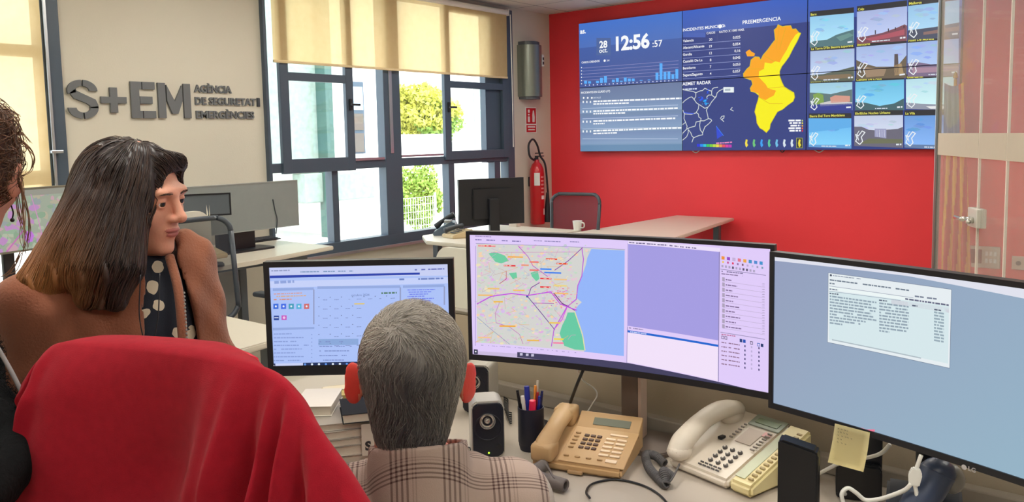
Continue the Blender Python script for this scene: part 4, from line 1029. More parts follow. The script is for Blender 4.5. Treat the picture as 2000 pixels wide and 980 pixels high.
# ------------------------------------------------------------------ glass partition, flag, floor sockets
M_hazy = glass_mat('partition_glass', (.93, .96, .95), .07, .25, (206, 192, 186))
g0, g1 = Pd(1832, 270, 5.0), Pd(2000, 270, 3.65)
gd = Vector((g1.x-g0.x, g1.y-g0.y, 0)); gl = gd.length; gd.normalize(); gy = math.atan2(gd.y, gd.x); gm_ = plane_map((g0.x, g0.y, 0), (gd.x, gd.y))
ug = [gm_(x, 270)[0]-gm_(1832, 270)[0] for x in (1832, 1915, 1970, 2060, 2200)]
zb0, zb1 = gm_(1845, 303)[1], gm_(1845, 260)[1]
t = thing('glass_partition', 'clear glass partition with frosted band standing before the red wall at right', 'partition', (g0.x, g0.y, 0), gy)
for a, b_ in zip(ug, ug[1:]):
    bm = bm_new(); box(bm, a+.003, b_-.003, -.005, .005, .02, ZC-.04); pg = obj('glass_panel', bm, M_hazy, t)
    bm = bm_new(); box(bm, b_-.003, b_+.005, -.0065, .0055, .02, ZC-.04); obj('glass_edge', bm, mat('bright_glass_edge', (250, 240, 232), .3), pg)
    bm = bm_new(); box(bm, a+.003, b_-.003, -.0075, -.0055, zb0, zb1); obj('frosted_band', bm, mat('frosted_film', (196, 184, 168), .7), pg)
bm = bm_new(); box(bm, -.012, .03, -.012, .012, 0, ZC-.02, .003); obj('edge_profile', bm, mat('dark_glass_edge', (96, 102, 98), .3), t)
bm = bm_new(); box(bm, -.025, -.016, -.012, .012, 0, ZC-.02, .002); obj('edge_strip', bm, M_alu, t)
bm = bm_new(); box(bm, 0, ug[-1], -.02, .02, ZC-.05, ZC, .003); obj('top_rail', bm, M_alu, t)
bm = bm_new(); box(bm, 0, ug[-1], -.02, .02, 0, .03, .003); obj('bottom_rail', bm, M_alu, t)
hu, hz_ = gm_(1908, 425)[0]-gm_(1832, 270)[0], gm_(1908, 425)[1]
M_chr = mat('satin_chrome', (206, 204, 198), .25, metal=.85)
bm = bm_new(); box(bm, hu-.075, hu+.075, -.024, .024, hz_-.05, hz_+.05, .004); lk = obj('door_lock', bm, mat('brushed_silver', (222, 220, 212), .4, metal=.2), t)
bm = bm_new(); cyl(bm, (hu-.03, -.02, hz_-.01), (hu-.03, -.07, hz_-.01), .013, seg=12); tube(bm, [(hu-.03, -.065, hz_-.01), (hu-.08, -.07, hz_-.01), (hu-.15, -.065, hz_-.012)], .011, 8); obj('lever_handle', bm, M_chr, t, smooth=True)
bm = bm_new(); cyl(bm, (hu+.02, -.02, hz_-.012), (hu+.02, -.06, hz_-.012), .016, seg=14); tube(bm, [(hu+.02, -.055, hz_-.012), (hu+.08, -.06, hz_-.014)], .011, 8); obj('thumb_turn', bm, M_chr, t, smooth=True)
# flag on a pole near the red wall
fb = Py(1856, 420, YR-.35)
t = thing('flag', 'red and yellow striped flag with blue edge on a pole behind the glass', 'flag', (fb.x, fb.y, 0))
zt_, zb_ = Py(1866, 120, YR-.35).z, Py(1866, 520, YR-.35).z
bm = bm_new(); cyl(bm, (0, .05, .0), (0, .05, 1.98), .012, seg=12); lathe(bm, [(0, 1.98), (.02, 1.99), (.01, 2.03), (0, 2.04)], 12, Matrix.Translation((0, .05, 0))); lathe(bm, [(0, 0), (.16, 0), (.16, .03), (.03, .06), (0, .06)], 24, Matrix.Translation((0, .05, 0))); obj('pole', bm, mat('brass', (176, 140, 70), .35, metal=.8), t, autosmooth=40)
bm = bm_new(); nu, nv = 36, 26; g = []
mats_f = [mat('flag_yellow', (240, 176, 40), .8), mat('flag_red', (206, 40, 40), .8), mat('flag_blue', (96, 132, 176), .8)]
for j in range(nv+1):
    r = []
    for i in range(nu+1):
        u, v = i/nu, j/nv; wd = .07+.05*v
        r.append(bm.verts.new(((u-.5)*2*wd+.06*v, .03*math.sin(u*22+v*1.5)*(.4+v)-.01, 1.95-(1.95-zb_+.1)*v-.10*math.sin(u*PI)*(1-v)*.3)))
    g.append(r)
for j in range(nv):
    for i in range(nu):
        f = bm.faces.new([g[j][i], g[j][i+1], g[j+1][i+1], g[j+1][i]]); d_ = (i+j*.55)/nu
        f.material_index = 2 if (j < nv*.28 and i < nu*.75) else (1 if int((d_*7)) % 2 else 0)
obj('cloth', bm, mats_f, t, smooth=True)
for px0, px1, py0, py1, lab_ in ((1885, 1955, 480, 522, 'wide grey socket panel low on the red wall behind the glass'), (1976, 2004, 500, 526, 'small square grey socket low on the red wall behind the glass')):
    a, b_ = Py(px0, py1, YR), Py(px1, py0, YR); mid = (a+b_)/2; w = b_.x-a.x; h = abs(Py((px0+px1)/2, py0, YR).z-Py((px0+px1)/2, py1, YR).z)
    t = thing('socket_panel', lab_, 'socket', (mid.x, YR, mid.z-h/2)); wide = px1-px0 > 50
    bm = bm_new(); box(bm, -w/2, w/2, -.02, 0, 0, h, .004); obj('plate', bm, mat('rosy_grey_plastic', (206, 190, 180), .5), t)
    if wide:
        bm = bm_new(); box(bm, -w*.42, -w*.02, -.024, -.02, h*.2, h*.85, .002); obj('dark_window', bm, mat('dark_red_window', (120, 40, 48), .3), t)
        for k in range(6):
            x_, z_ = w*.08+(k % 3)*w*.12, h*.25+(k//3)*h*.33; bm = bm_new(); box(bm, x_, x_+w*.08, -.026, -.02, z_, z_+h*.2, .002); obj('button', bm, M_white, t)
    else:
        bm = bm_new(); cyl(bm, (0, -.02, h/2), (0, -.03, h/2), w*.2, seg=16); obj('jack', bm, M_dgrey, t)
# ================================================================== the near desk
DZ = .72
M_felt = mat('taupe_fabric', (184, 170, 148), .9, bump=.2, bscale=400, noise=.04)
M_desk = mat('grey_beige_laminate', (186, 176, 164), .4, noise=.03, nscale=8)
PT = Py(900, 610, 2.09).z
t = thing('desk', 'grey-beige work desk carrying the three lit monitors and the phones', 'desk', (-.9, 1.6, 0))
bm = bm_new(); prism(bm, [(-1.5, -.42), (1.6, -.42), (1.6, .42), (-1.5, .42)], 'z', DZ-.03, DZ, bev=.004); obj('desktop', bm, M_desk, t)
for x in (-1.4, -.0, 1.5):
    for y in (-.34, .34):
        bm = bm_new(); box(bm, x-.025, x+.025, y-.025, y+.025, 0, DZ-.03, .004); obj('leg', bm, M_leg, t)
bm = bm_new(); box(bm, -1.3, 1.55, .405, .44, DZ+.001, DZ+.045, .004); obj('cable_channel', bm, mat('grey_channel', (150, 142, 132), .5), t)
t = thing('desk_divider', 'taupe fabric divider rising along the back of the near desk', 'divider', (-.9, 2.07, 0))
bm = bm_new(); box(bm, -1.38, 1.6, 0, .035, .04, PT, .006); obj('panel', bm, M_felt, t)
bm = bm_new(); box(bm, -1.38, 1.6, -.002, .037, PT, PT+.012, .003); obj('top_rail', bm, mat('taupe_metal', (128, 120, 106), .5), t)
for x in (-1.2, 0, 1.4): bm = bm_new(); box(bm, x-.03, x+.03, .0, .25, 0, .04, .004); obj('foot', bm, M_leg, t)

def near_monitor(label, q0, q1, h, zc, cv, bez, bez_b, R, tilt, **k):
    ctr = (q0+q1)/2
    yaw_ = math.atan2(q1.y-q0.y, q1.x-q0.x); w = Vector((q1.x-q0.x, q1.y-q0.y)).length
    return flat_monitor('computer_monitor', label, (ctr.x, ctr.y, DZ), yaw_, w, h, zc-DZ, bez=bez, bez_b=bez_b, R=R, tilt=tilt, canvas=cv, **k)
def cv_for(q0, q1, zc):
    ctr = (q0+q1)/2; f = plane_map((ctr.x, ctr.y, 0), (q1.x-q0.x, q1.y-q0.y))
    return Canvas(lambda x, y: (f(x, y)[0], f(x, y)[1]-zc), 8e-5)
# ---- left monitor (web page)
a0, a1 = Pd(519.5, 620, 2.37), Pd(888, 615, 2.37); zc = (Pd(519.5, 510, 2.37).z+Pd(523, 737, 2.37).z)/2; h = Pd(519.5, 510, 2.37).z-Pd(523, 737, 2.37).z
c = cv_for(a0, a1, zc); w2 = (a1-a0).length/2
BG = (174, 196, 250)
c.rectuv(-w2, -h/2, w2, h/2, BG); c.up()
c.quad([(525, 520), (880, 514), (880, 538), (525, 541)], [(202, 210, 246)]*4); c.up()
c.poly([(527, 538), (820, 532), (820, 536), (527, 543)], (42, 66, 170)); c.poly([(527, 549), (876, 541), (876, 553), (527, 562)], (200, 212, 252)); c.up()
c.dashes(530, 530, 566, 529, .004, (150, 160, 200), 1); c.dashes(578, 532, 690, 530, .003, (120, 150, 190), 2); c.dashes(810, 528, 868, 526, .004, (110, 120, 190), 3, .6)
c.dashes(536, 554, 575, 552, .008, (146, 166, 222), 4); c.dashes(780, 547, 866, 545, .005, (112, 134, 196), 5, .8)
for x0, y0, x1, y1 in ((533, 561, 613, 638), (620, 557, 782, 660), (787, 555, 868, 600)):
    c.poly([(x0, y0+2), (x1, y0), (x1, y0+5), (x0, y0+7)], (150, 172, 226)); c.up(); c.line([(x1, y0+5), (x1, y1-6)], .004, (150, 160, 200))
c.poly([(533, 640), (614, 638), (614, 642), (533, 645)], (150, 172, 226))
c.dashes(535, 575, 590, 573, .0035, (214, 160, 160), 7, .95); c.dashes(535, 580, 600, 578, .0035, (216, 176, 150), 8, .95); c.dashes(535, 586, 570, 585, .0035, (220, 140, 110), 9)
c.text('octubre 2024', 704, 578, .007, (110, 128, 180), 'c', .0)
for k, cc in enumerate([(60, 110, 220), (70, 110, 230), (70, 160, 190), (90, 180, 220), (210, 110, 110)]): c.poly([(534+15*k, 593), (544+15*k, 592.6), (544+15*k, 603), (534+15*k, 603.4)], cc)
c.poly([(535, 616), (545, 616), (545, 625), (535, 625)], (40, 70, 150)); c.poly([(550, 615.5), (560, 615.5), (560, 624.5), (550, 624.5)], (200, 90, 190)); c.up()
for k in range(5): c.disc(539+15*k, 598, .003, (230, 236, 250))
c.disc(555, 620, .004, (240, 200, 236)); c.rect(536, 619, 544, 621, (200, 210, 240))
for r in range(6):
    for k in range(7):
        if r and k > 3: continue
        c.dashes(626+22*k+5, 586+18*r-.5*k, 634+22*k+6, 586+18*r-.6*k, .002, (132, 148, 200), r*9+k, .9)
        c.rect(622+22*k, 580+18*r-.5*k, 624+22*k, 581.4+18*r-.5*k, (110, 120, 160))
c.poly([(692, 592), (712, 591.6), (712, 594), (692, 594.4)], (226, 200, 120)); c.dashes(745, 574, 775, 573, .005, (90, 130, 110), 31, 1)
for r in range(10): c.dashes(796+(r % 3)*2, 567+4.3*r, 850-(r*7 % 26), 566+4.3*r, .003, (118, 134, 240), 40+r, 1)
for r in range(9): c.dashes(535, 653+7.4*r, 570+(r*23 % 36), 652.4+7.4*r, .003, (140, 160, 218), 60+r, .9); c.rect(608, 652+7.4*r, 610, 654+7.4*r, (140, 160, 218))
c.poly([(622, 662), (700, 661), (700, 673), (622, 674)], (140, 170, 220)); c.up()
for r in range(5): c.dashes(624, 668+9*r, 670+(r*17 % 22), 667.6+9*r, .003, (128, 146, 204), 80+r, .9)
c.poly([(531, 710), (690, 706), (876, 702), (876, 712), (531, 718)], (206, 214, 248)); c.up(); c.poly([(592, 708), (876, 702), (876, 712), (592, 716)], (34, 50, 92)); c.rect(531, 709.5, 538, 717, (30, 44, 90)); c.up()
for k in range(9): c.disc(596+13.6*k, 711.2-.2*k, .0035, (225, 236, 246) if k % 3 else (100, 150, 230), 8)
c.rect(533.5, 712, 536, 714.5, W)
t = near_monitor('computer monitor showing a pale blue web page, behind the grey-haired man', a0, a1, h, zc, c, .0165, .030, None, 0, thick=.03, base=(.24, .2), neck=(.07, .04), stand_m=M_dark)
# ---- middle curved monitor
b0, b1 = Pd(914, 570, 2.285), Pd(1512, 634, 1.882); zc = 1.140; h = .368
zt_ = (Pd(916, 445, 2.285).z+Pd(1510, 482, 1.882).z)/2; zb_ = (Pd(916, 699, 2.285).z+Pd(1506, 793, 1.882).z)/2; zc = (zt_+zb_)/2; h = zt_-zb_
c = cv_for(b0, b1, zc); w2 = (b1-b0).length/2
# corners of the lit area in the photo -> bilinear page coordinates 0..1 (x right, y down)
def page(tl, tr, br_, bl_):
    def f(x, y):
        a = (tl[0]+(tr[0]-tl[0])*x, tl[1]+(tr[1]-tl[1])*x); b_ = (bl_[0]+(br_[0]-bl_[0])*x, bl_[1]+(br_[1]-bl_[1])*x)
        return (a[0]+(b_[0]-a[0])*y, a[1]+(b_[1]-a[1])*y)
    return f
LILAC = (226, 206, 252)
c.rectuv(-w2, -h/2, w2, h/2, LILAC); c.up()
pix = c.mp
def crop2(x, y): return (900+x*320/1045, 430+y*300/980)
c.mp = lambda x, y: pix(*crop2(x, y))
c.poly([(95,150),(1010,200),(1005,890),(98,782)], (214, 214, 210)); c.up()
for k in range(800):
    r = random.Random(k); x, y = r.uniform(102, 780), r.uniform(165, 800)
    if y > 160+x*.055+690*.93 or y > 780+(x-98)*.11: continue
    if x > 700 and y > 230: continue
    cc = r.choice([(196, 220, 198), (232, 200, 214), (226, 178, 226), (238, 226, 190), (196, 204, 214), (218, 192, 236), (232, 206, 226), (200, 222, 210), (246, 212, 176), (214, 214, 206)])
    q = r.uniform(4, 20); n = 6; c.z += 2e-7
    c.poly([(x+q*math.cos(2*PI*j/n)*r.uniform(.4, 1), y+q*.7*math.sin(2*PI*j/n)*r.uniform(.4, 1)) for j in range(n)], cc)
c.up()
c.poly([(795,195),(1010,205),(1005,890),(750,860),(735,760),(705,640),(690,590),(712,560),(735,540),(700,510),(705,440),(735,370),(760,300),(770,250)], (150, 184, 252))
c.poly([(645,605),(690,605),(712,680),(740,760),(757,850),(690,845),(625,820),(595,740),(610,690),(635,640)], (104, 204, 166))
for pl in ([(165,215),(200,205),(260,230),(285,265),(240,280),(205,270)], [(285,345),(330,340),(335,375),(310,385)], [(415,345),(460,330),(470,385),(450,400),(425,370)]): c.poly(pl, (112, 206, 164))
c.up()
rd = random.Random(5)
def road(pts, w_, col): c.line(pts, w_, col)
for pl, ww, cc in (([(400,500),(470,590),(565,715)], .0022, (120, 60, 160)), ([(740,185),(650,270),(565,330)], .002, (140, 60, 170)), ([(735,190),(745,260),(735,370),(710,430),(700,520),(640,570),(560,715),(545,820)], .0026, (190, 90, 220)), ([(470,410),(420,440),(400,500)], .002, (120, 60, 150)), ([(400,500),(430,540),(560,545)], .0018, (170, 80, 180)),
                   ([(100,535),(180,490),(300,475),(400,490),(540,470),(600,550),(700,590)], .003, (196, 80, 226)), ([(340,170),(400,240),(430,300),(520,370)], .002, (190, 90, 200)), ([(180,210),(350,212),(560,214),(700,214)], .0013, (210, 140, 190)), ([(560,480),(610,545),(690,590)], .003, (110, 50, 130)), ([(210,660),(290,690),(350,740),(370,800)], .0018, (200, 130, 190)), ([(230,530),(205,600),(210,660)], .0016, (200, 130, 190)), ([(100,620),(180,700),(290,800)], .0016, (150, 160, 190)), ([(270,330),(270,380),(230,410)], .0018, (190, 80, 120)), ([(690,600),(740,750),(755,850)], .003, (230, 224, 170)), ([(640,575),(610,650),(570,700)], .003, (220, 100, 230))): road(pl, ww, cc)
for k in range(60):
    x, y = rd.uniform(105, 660), rd.uniform(180, 780)
    if y > 770+(x-98)*.11: continue
    c.line([(x, y), (x+rd.uniform(-50, 50), y+rd.uniform(-30, 30)), (x+rd.uniform(-70, 70), y+rd.uniform(-50, 50))], .0009, rd.choice([(220, 150, 200), (200, 170, 160), (190, 180, 200), (230, 180, 120)]))
c.up()
for k in range(70):
    x, y = rd.gauss(610, 60), rd.gauss(510, 45)
    if 430 < y < 600 and x < 715: c.rectuv(*pix(*crop2(x, y)), pix(*crop2(x, y))[0]+rd.uniform(.002, .006), pix(*crop2(x, y))[1]+.002, rd.choice([(236, 140, 180), (240, 110, 150), (200, 110, 200), (246, 190, 140), (226, 120, 230)]))
for x0, y0, x1, cc in ((280,230,370,(244,180,90)), (160,430,230,(240,196,120)), (105,470,190,(244,190,110)), (195,515,250,(240,190,80)), (230,672,325,(244,176,70)), (310,445,380,(244,196,110)), (395,770,470,(240,186,80)), (105,740,180,(244,200,150)), (530,660,600,(240,200,90)), (560,380,640,(240,196,140)), (565,470,650,(246,190,110)), (560,765,620,(246,220,70)), (555,790,620,(246,130,170)), (560,420,640,(238,216,130)),
                       (105,155,205,(236,70,90)), (255,285,325,(230,50,60)), (510,248,580,(236,80,30)), (575,278,645,(236,80,30)), (475,373,545,(236,50,60)), (475,428,540,(236,50,60)), (410,318,465,(240,120,110)), (360,285,405,(240,150,120)), (410,265,465,(240,130,110)), (475,312,545,(60,140,246)), (500,335,605,(60,130,240))):
    a_ = Vector(pix(*crop2(x0, y0+14))); b_ = Vector(pix(*crop2(x1, y0+14+(x1-x0)*.05))); hh = .0042
    c.raw([a_, b_, b_+Vector((0, hh)), a_+Vector((0, hh))], [lin(cc)]*4)
c.up()
for x0, y0, x1 in ((257,298,322), (513,262,578), (578,291,642), (478,386,542), (478,441,538), (107,168,203)): c.dashes(x0, y0-1, x1, y0+2, .002, (250, 210, 200), x0, .7)
c.disc(395, 497, .003, (60, 90, 160)); c.dashes(88, 105, 180, 112, .0025, (150, 130, 190), 3, .9); c.dashes(88, 128, 355, 145, .003, (130, 120, 180), 4, .8); c.dashes(240, 133, 352, 140, .005, (90, 80, 130), 5, .6); c.dashes(415, 140, 600, 150, .0025, (150, 140, 190), 6, .8); c.dashes(660, 150, 720, 153, .0025, (150, 140, 190), 7, .7)
c.line([(1030, 160), (1030, 900)], .0018, (190, 176, 226)); c.line([(90, 165), (90, 800)], .0012, (140, 130, 180)); c.line([(92, 149), (1012, 199)], .0012, (150, 140, 190)); c.dashes(115, 800, 700, 868, .0015, (150, 140, 190), 12, .6)
c.mp = pix
def crop3(x, y): return (1200+x*320/896, 450+y*350/980)
c.mp = lambda x, y: pix(*crop3(x, y))
c.poly([(46,84),(566,124),(560,612),(42,538)], (166, 158, 228)); c.poly([(46,60),(566,102),(566,122),(46,83)], (238, 226, 252)); c.poly([(42,562),(560,636),(560,648),(42,574)], (30, 104, 210)); c.poly([(42,574),(560,648),(558,836),(40,740)], (244, 228, 252)); c.up()
for x0, y0, x1 in ((50,78,80), (90,82,140), (150,86,200), (210,90,265), (278,94,295), (306,97,328), (338,100,358), (370,103,395), (405,106,430)): c.dashes(x0, y0, x1, y0+2.5, .003, (120, 110, 150), x0, 1)
c.dashes(46, 572, 150, 586, .0025, (210, 220, 250), 8, .9); c.dashes(50, 552, 130, 562, .0025, (140, 130, 170), 9, .8)
c.line([(562, 124), (556, 836)], .002, (140, 130, 180)); c.line([(42, 545), (38, 742)], .0015, (150, 140, 190))
for k, cc in enumerate([(240,150,60), (150,70,200), (200,180,220), (230,120,140), (240,170,70), (70,150,200), (80,140,210), (70,150,210)]): x = 574+31*k; y = 146+3.4*k; c.poly([(x, y), (x+18, y+2), (x+18, y+20), (x, y+18)], cc)
for k, cc in enumerate([(240,200,90), (200,80,150), (230,50,90), (150,120,170), (130,90,110), (190,170,210), (190,190,220), (160,160,190), (120,160,180)]): x = 574+28*k; y = 168+3.4*k; c.poly([(x+4, y+4), (x+14, y+5), (x+14, y+16), (x+4, y+15)], cc)
for k in range(10): x = 574+20*k; y = 194+2.6*k; c.poly([(x, y), (x+11, y+1), (x+11, y+14), (x, y+13)], (90, 84, 110) if k in (3, 6, 7) else (176, 166, 196))
c.line([(570, 218), (826, 246)], .0015, (150, 140, 180)); c.dashes(574, 232, 696, 242, .0025, (120, 110, 150), 14, .9); c.dashes(574, 246, 696, 256, .0025, (140, 120, 160), 15, .9)
for k in range(10):
    y = 262+28.8*k; c.poly([(578, y), (593, y+1.5), (593, y+24), (578, y+22)], (176, 164, 190)); c.dashes(598, y+16, 632+(k*31 % 56), y+20+(k*31 % 56)*.1, .0028, (130, 110, 150), 90+k, 1)
    c.line([(596, y+24), (822, y+50)], .0009, (190, 176, 206)); c.rect(806, y+30, 820, y+33, (150, 140, 170)); c.rect(806, y+42, 820, y+44, (150, 140, 170))
c.line([(570, 566), (820, 596)], .0015, (150, 140, 180)); c.dashes(574, 580, 655, 588, .0025, (190, 110, 150), 16, .9)
for x, y, cc in ((574, 584, (110,100,130)), (592, 586, (110,100,130)), (678, 598, (50,70,130)), (697, 601, (30,80,180)), (738, 609, (70,66,90)), (778, 617, (60,110,190)), (798, 620, (40,60,110))): c.poly([(x, y), (x+15, y+2), (x+15, y+20), (x, y+18)], cc)
c.up()
for x, y in ((577, 588), (595, 590), (741, 613), (781, 621)): c.poly([(x, y), (x+9, y+1), (x+9, y+12), (x, y+11)], LILAC)
for k in range(6):
    y = 618+23.6*k; c.dashes(574, y+6, 605, y+10, .0028, (150, 120, 150), 30+k, 1); c.dashes(615, y+10, 678, y+18, .0028, (150, 120, 150), 40+k, .9)
    for q, x in enumerate((704, 742, 784)): c.poly([(x, y+14+q*4), (x+8, y+15+q*4), (x+8, y+26+q*4), (x, y+25+q*4)], (90, 84, 130) if q != 1 else (190, 176, 216))
c.mp = pix
c.poly([(930,686),(1217,717),(1400,750),(1497,769),(1497,781),(1400,762),(1217,731),(930,697)], (206, 190, 226)); c.up(); c.poly([(1003,691),(1217,716),(1400,750),(1497,769),(1497,782),(1400,765),(1217,733),(1003,701)], (66, 64, 96)); c.poly([(925,682),(932,683),(932,692),(925,691)], (50, 50, 80)); c.up()
for x, y in ((1008, 693), (1019, 694.3), (1029, 695.6)): c.rect(x, y, x+5, y+5, (200, 196, 220))
for k in range(8): c.disc(1418+7.2*k, 759.8+1.3*k, .0028, (240, 240, 246), 8)
c.dashes(1479, 773, 1494, 776, .0025, (230, 226, 240), 5, 1); c.dashes(1479, 778, 1494, 781, .0025, (230, 226, 240), 6, 1); c.rect(927, 685.5, 929.5, 688, W)
t = near_monitor('wide curved monitor showing a pink and green coastal map', b0, b1, h, zc, c, .010, .016, 2.2, 0, thick=.022, base=(.26, .16), neck=(.05, .04), neck_y=.16, stand_m=mat('taupe_metal_stand', (122, 110, 104), .4, metal=.3), back_box=False)
bm = bm_new(); box(bm, .026, .036, .155, .205, .012, zc-DZ+.03, .003); obj('stand_side', bm, mat('pinkish_silver', (206, 184, 172), .35, metal=.3), t)
bm = bm_new(); box(bm, -.06, .06, .045, .17, zc-DZ-.06, zc-DZ+.05, .01); obj('stand_head', bm, M_dark, t)
# ---- right monitor
e0, e1 = Pd(1504, 640, 1.858), Pd(2000, 760, 1.405)
dd = Vector((e1.x-e0.x, e1.y-e0.y, 0)).normalized(); e1 = e0+dd*.835
zt_ = (Pd(1505, 486, 1.855).z+Pd(2000, 557, 1.405).z)/2; zb_ = (Pd(1505, 799, 1.855).z+Pd(2000, 966, 1.405).z)/2; zc = (zt_+zb_)/2; h = zt_-zb_
c = cv_for(e0, e1, zc); w2 = (e1-e0).length/2
c.rectuv(-w2, -h/2, w2, h/2, (150, 178, 200)); c.z += 2e-5
c.quad([pp for pp in [(1500, 480), (2300, 600), (2300, 1100), (1500, 810)]], [(148, 158, 190), (150, 178, 200), (148, 186, 202), (152, 170, 194)]); c.up()
c.poly([(1505, 492), (1760, 524), (2010, 566), (2290, 628), (2290, 650), (2010, 590), (1760, 541), (1505, 508)], (226, 228, 240)); c.up()
c.disc(1546, 502, .003, (60, 70, 100))
def crop4(x, y): return (1600+x*260/1274, 530+y*200/980)
pix = c.mp; c.mp = lambda x, y: pix(*crop4(x, y))
c.poly([(52,18),(1205,185),(1188,945),(45,685)], (232, 240, 244)); c.up(); c.poly([(62,190),(1180,345),(1172,900),(60,660)], (216, 234, 238)); c.poly([(60,150),(840,270),(840,300),(60,180)], (238, 248, 248)); c.poly([(510,262),(1180,360),(1180,410),(510,300)], (206, 206, 216)); c.up()
c.line([(52,18),(1205,185),(1188,945),(45,685)], .001, (120, 134, 156), True)
c.disc(76, 42, .0025, (70, 80, 100)); c.dashes(95, 50, 350, 85, .002, (150, 160, 176), 1, .9); c.dashes(66, 92, 800, 200, .0028, (110, 124, 140), 2, .95); c.dashes(64, 125, 110, 132, .0028, (110, 124, 140), 3, 1); c.dashes(64, 180, 140, 190, .0028, (120, 130, 150), 4, 1)
c.line([(62,145),(840,265)], .0009, (140, 150, 170)); c.line([(62,195),(720,290)], .0009, (140, 150, 170)); c.dashes(855, 256, 940, 268, .003, (120, 130, 150), 5, 1); c.dashes(970, 272, 1070, 285, .003, (120, 130, 150), 6, 1)
c.dashes(765, 282, 1178, 345, .0032, (100, 104, 130), 7, 1); c.dashes(64, 222, 145, 232, .0028, (90, 100, 120), 8, 1); c.dashes(520, 292, 600, 302, .0028, (90, 100, 120), 9, 1); c.dashes(830, 345, 880, 352, .0028, (90, 100, 120), 10, 1); c.dashes(1040, 385, 1105, 395, .0028, (90, 100, 120), 11, 1)
for k in range(10):
    y = 250+28.5*k; ll = [430, 380, 430, 420, 380, 400, 430, 330, 280, 115][k]
    c.dashes(66, y, 66+ll, y+ll*.155, .0034, (148, 166, 180), 200+k, .97)
    if k < 10: c.dashes(522, 322+29.5*k, [800, 790, 800, 800, 795, 795, 795, 795, 780, 615][k], 322+29.5*k+(38 if k < 9 else 14), .0034, (148, 166, 180), 300+k, .97)
    c.dashes(1038, 412+30*k, 1132, 428+30*k, .0034, (152, 172, 184), 400+k, .97)
c.line([(90,662),(910,845)], .0024, (176, 190, 198))
c.mp = pix
c.rect(1683, 842, 1698, 846, (240, 120, 150)); c.poly([(1672, 838), (1700, 848), (1700, 850), (1672, 840)], (246, 160, 180))
t = near_monitor('wide monitor at right showing a small white window on blue-grey', e0, e1, h, zc, c, .011, .013, 3.8, 0, thick=.022, base=(.26, .16), neck=(.06, .04), neck_y=.12, stand_m=MATS['taupe_metal_stand'], back_box=False, stand_dx=.13)
bm = bm_new(); box(bm, .162, .174, .115, .165, .012, zc-DZ+.03, .003); obj('stand_side', bm, MATS['pinkish_silver'], t)
mr_t, mr_zc, mr_h = t, zc, h
mrf = plane_map((e0.x/2+e1.x/2, e0.y/2+e1.y/2, 0), (dd.x, dd.y))
# raised maker's mark in the lower bezel
u, v = mrf(1877, 913)
V, F, w0, w1 = text_tris('LG', .02)
bm = bm_new(); kk = .0085/.72; vs = [bm.verts.new((u+.004+(q.x-w0)*kk, -.0046-u*u/(7.6)+.0229, v-zc-.0085+q.y*kk+(zc-DZ))) for q in V]
for f in F:
    try: bm.faces.new([vs[i] for i in f])
    except ValueError: pass
bmesh.ops.create_circle(bm, cap_ends=True, segments=14, radius=.005, matrix=Matrix.Translation((u-.004, -.0046-u*u/7.6+.0229, v-DZ-.005)) @ Matrix.Rotation(PI/2, 4, 'X'))
obj('maker_mark', bm, mat('grey_mark', (190, 186, 190), .4), t)
# sticky note
n4 = [mrf(*p) for p in ((1626, 828), (1692, 847), (1685, 922), (1618, 902))]
ctr = (e0+e1)/2
t = thing('sticky_note', 'yellow sticky note with faint handwriting hanging from the right monitor', 'note', (ctr.x, ctr.y, 0), math.atan2(dd.y, dd.x))
bm = bm_new(); g = []
for i in range(9):
    r = []
    for j in range(7):
        s, q = j/6, i/8; u = (n4[0][0]*(1-s)+n4[1][0]*s)*(1-q)+(n4[3][0]*(1-s)+n4[2][0]*s)*q; v = (n4[0][1]*(1-s)+n4[1][1]*s)*(1-q)+(n4[3][1]*(1-s)+n4[2][1]*s)*q
        r.append(bm.verts.new((u, .0229-u*u/7.6-.0065-.010*q*q, v)))
    g.append(r)
for i in range(8):
    for j in range(6): bm.faces.new([g[i][j], g[i][j+1], g[i+1][j+1], g[i+1][j]])
def solid(bm, th): bmesh.ops.solidify(bm, geom=bm.faces[:], thickness=th)
solid(bm, .0004); obj('paper', bm, mat('yellow_paper', (234, 222, 172), .85), t, smooth=True)
bm = bm_new(); rd = random.Random(3)
for k in range(5):
    q = .10+.085*k; s = .1
    while s < (.42, .36, .5, .3, .42)[k]:
        u = n4[0][0]+(n4[1][0]-n4[0][0])*s; v = n4[0][1]+(n4[1][1]-n4[0][1])*s-(n4[0][1]-n4[3][1])*q
        y = .0229-u*u/7.6-.0078-.010*q*q
        tube(bm, [(u, y, v), (u+.001, y, v+.002*rd.random()), (u+.0022, y, v-.001), (u+.003, y, v+.001)], .0003, 4, 2); s += rd.uniform(.06, .12)
obj('handwriting', bm, mat('pencil_grey', (120, 116, 104), .8), t)

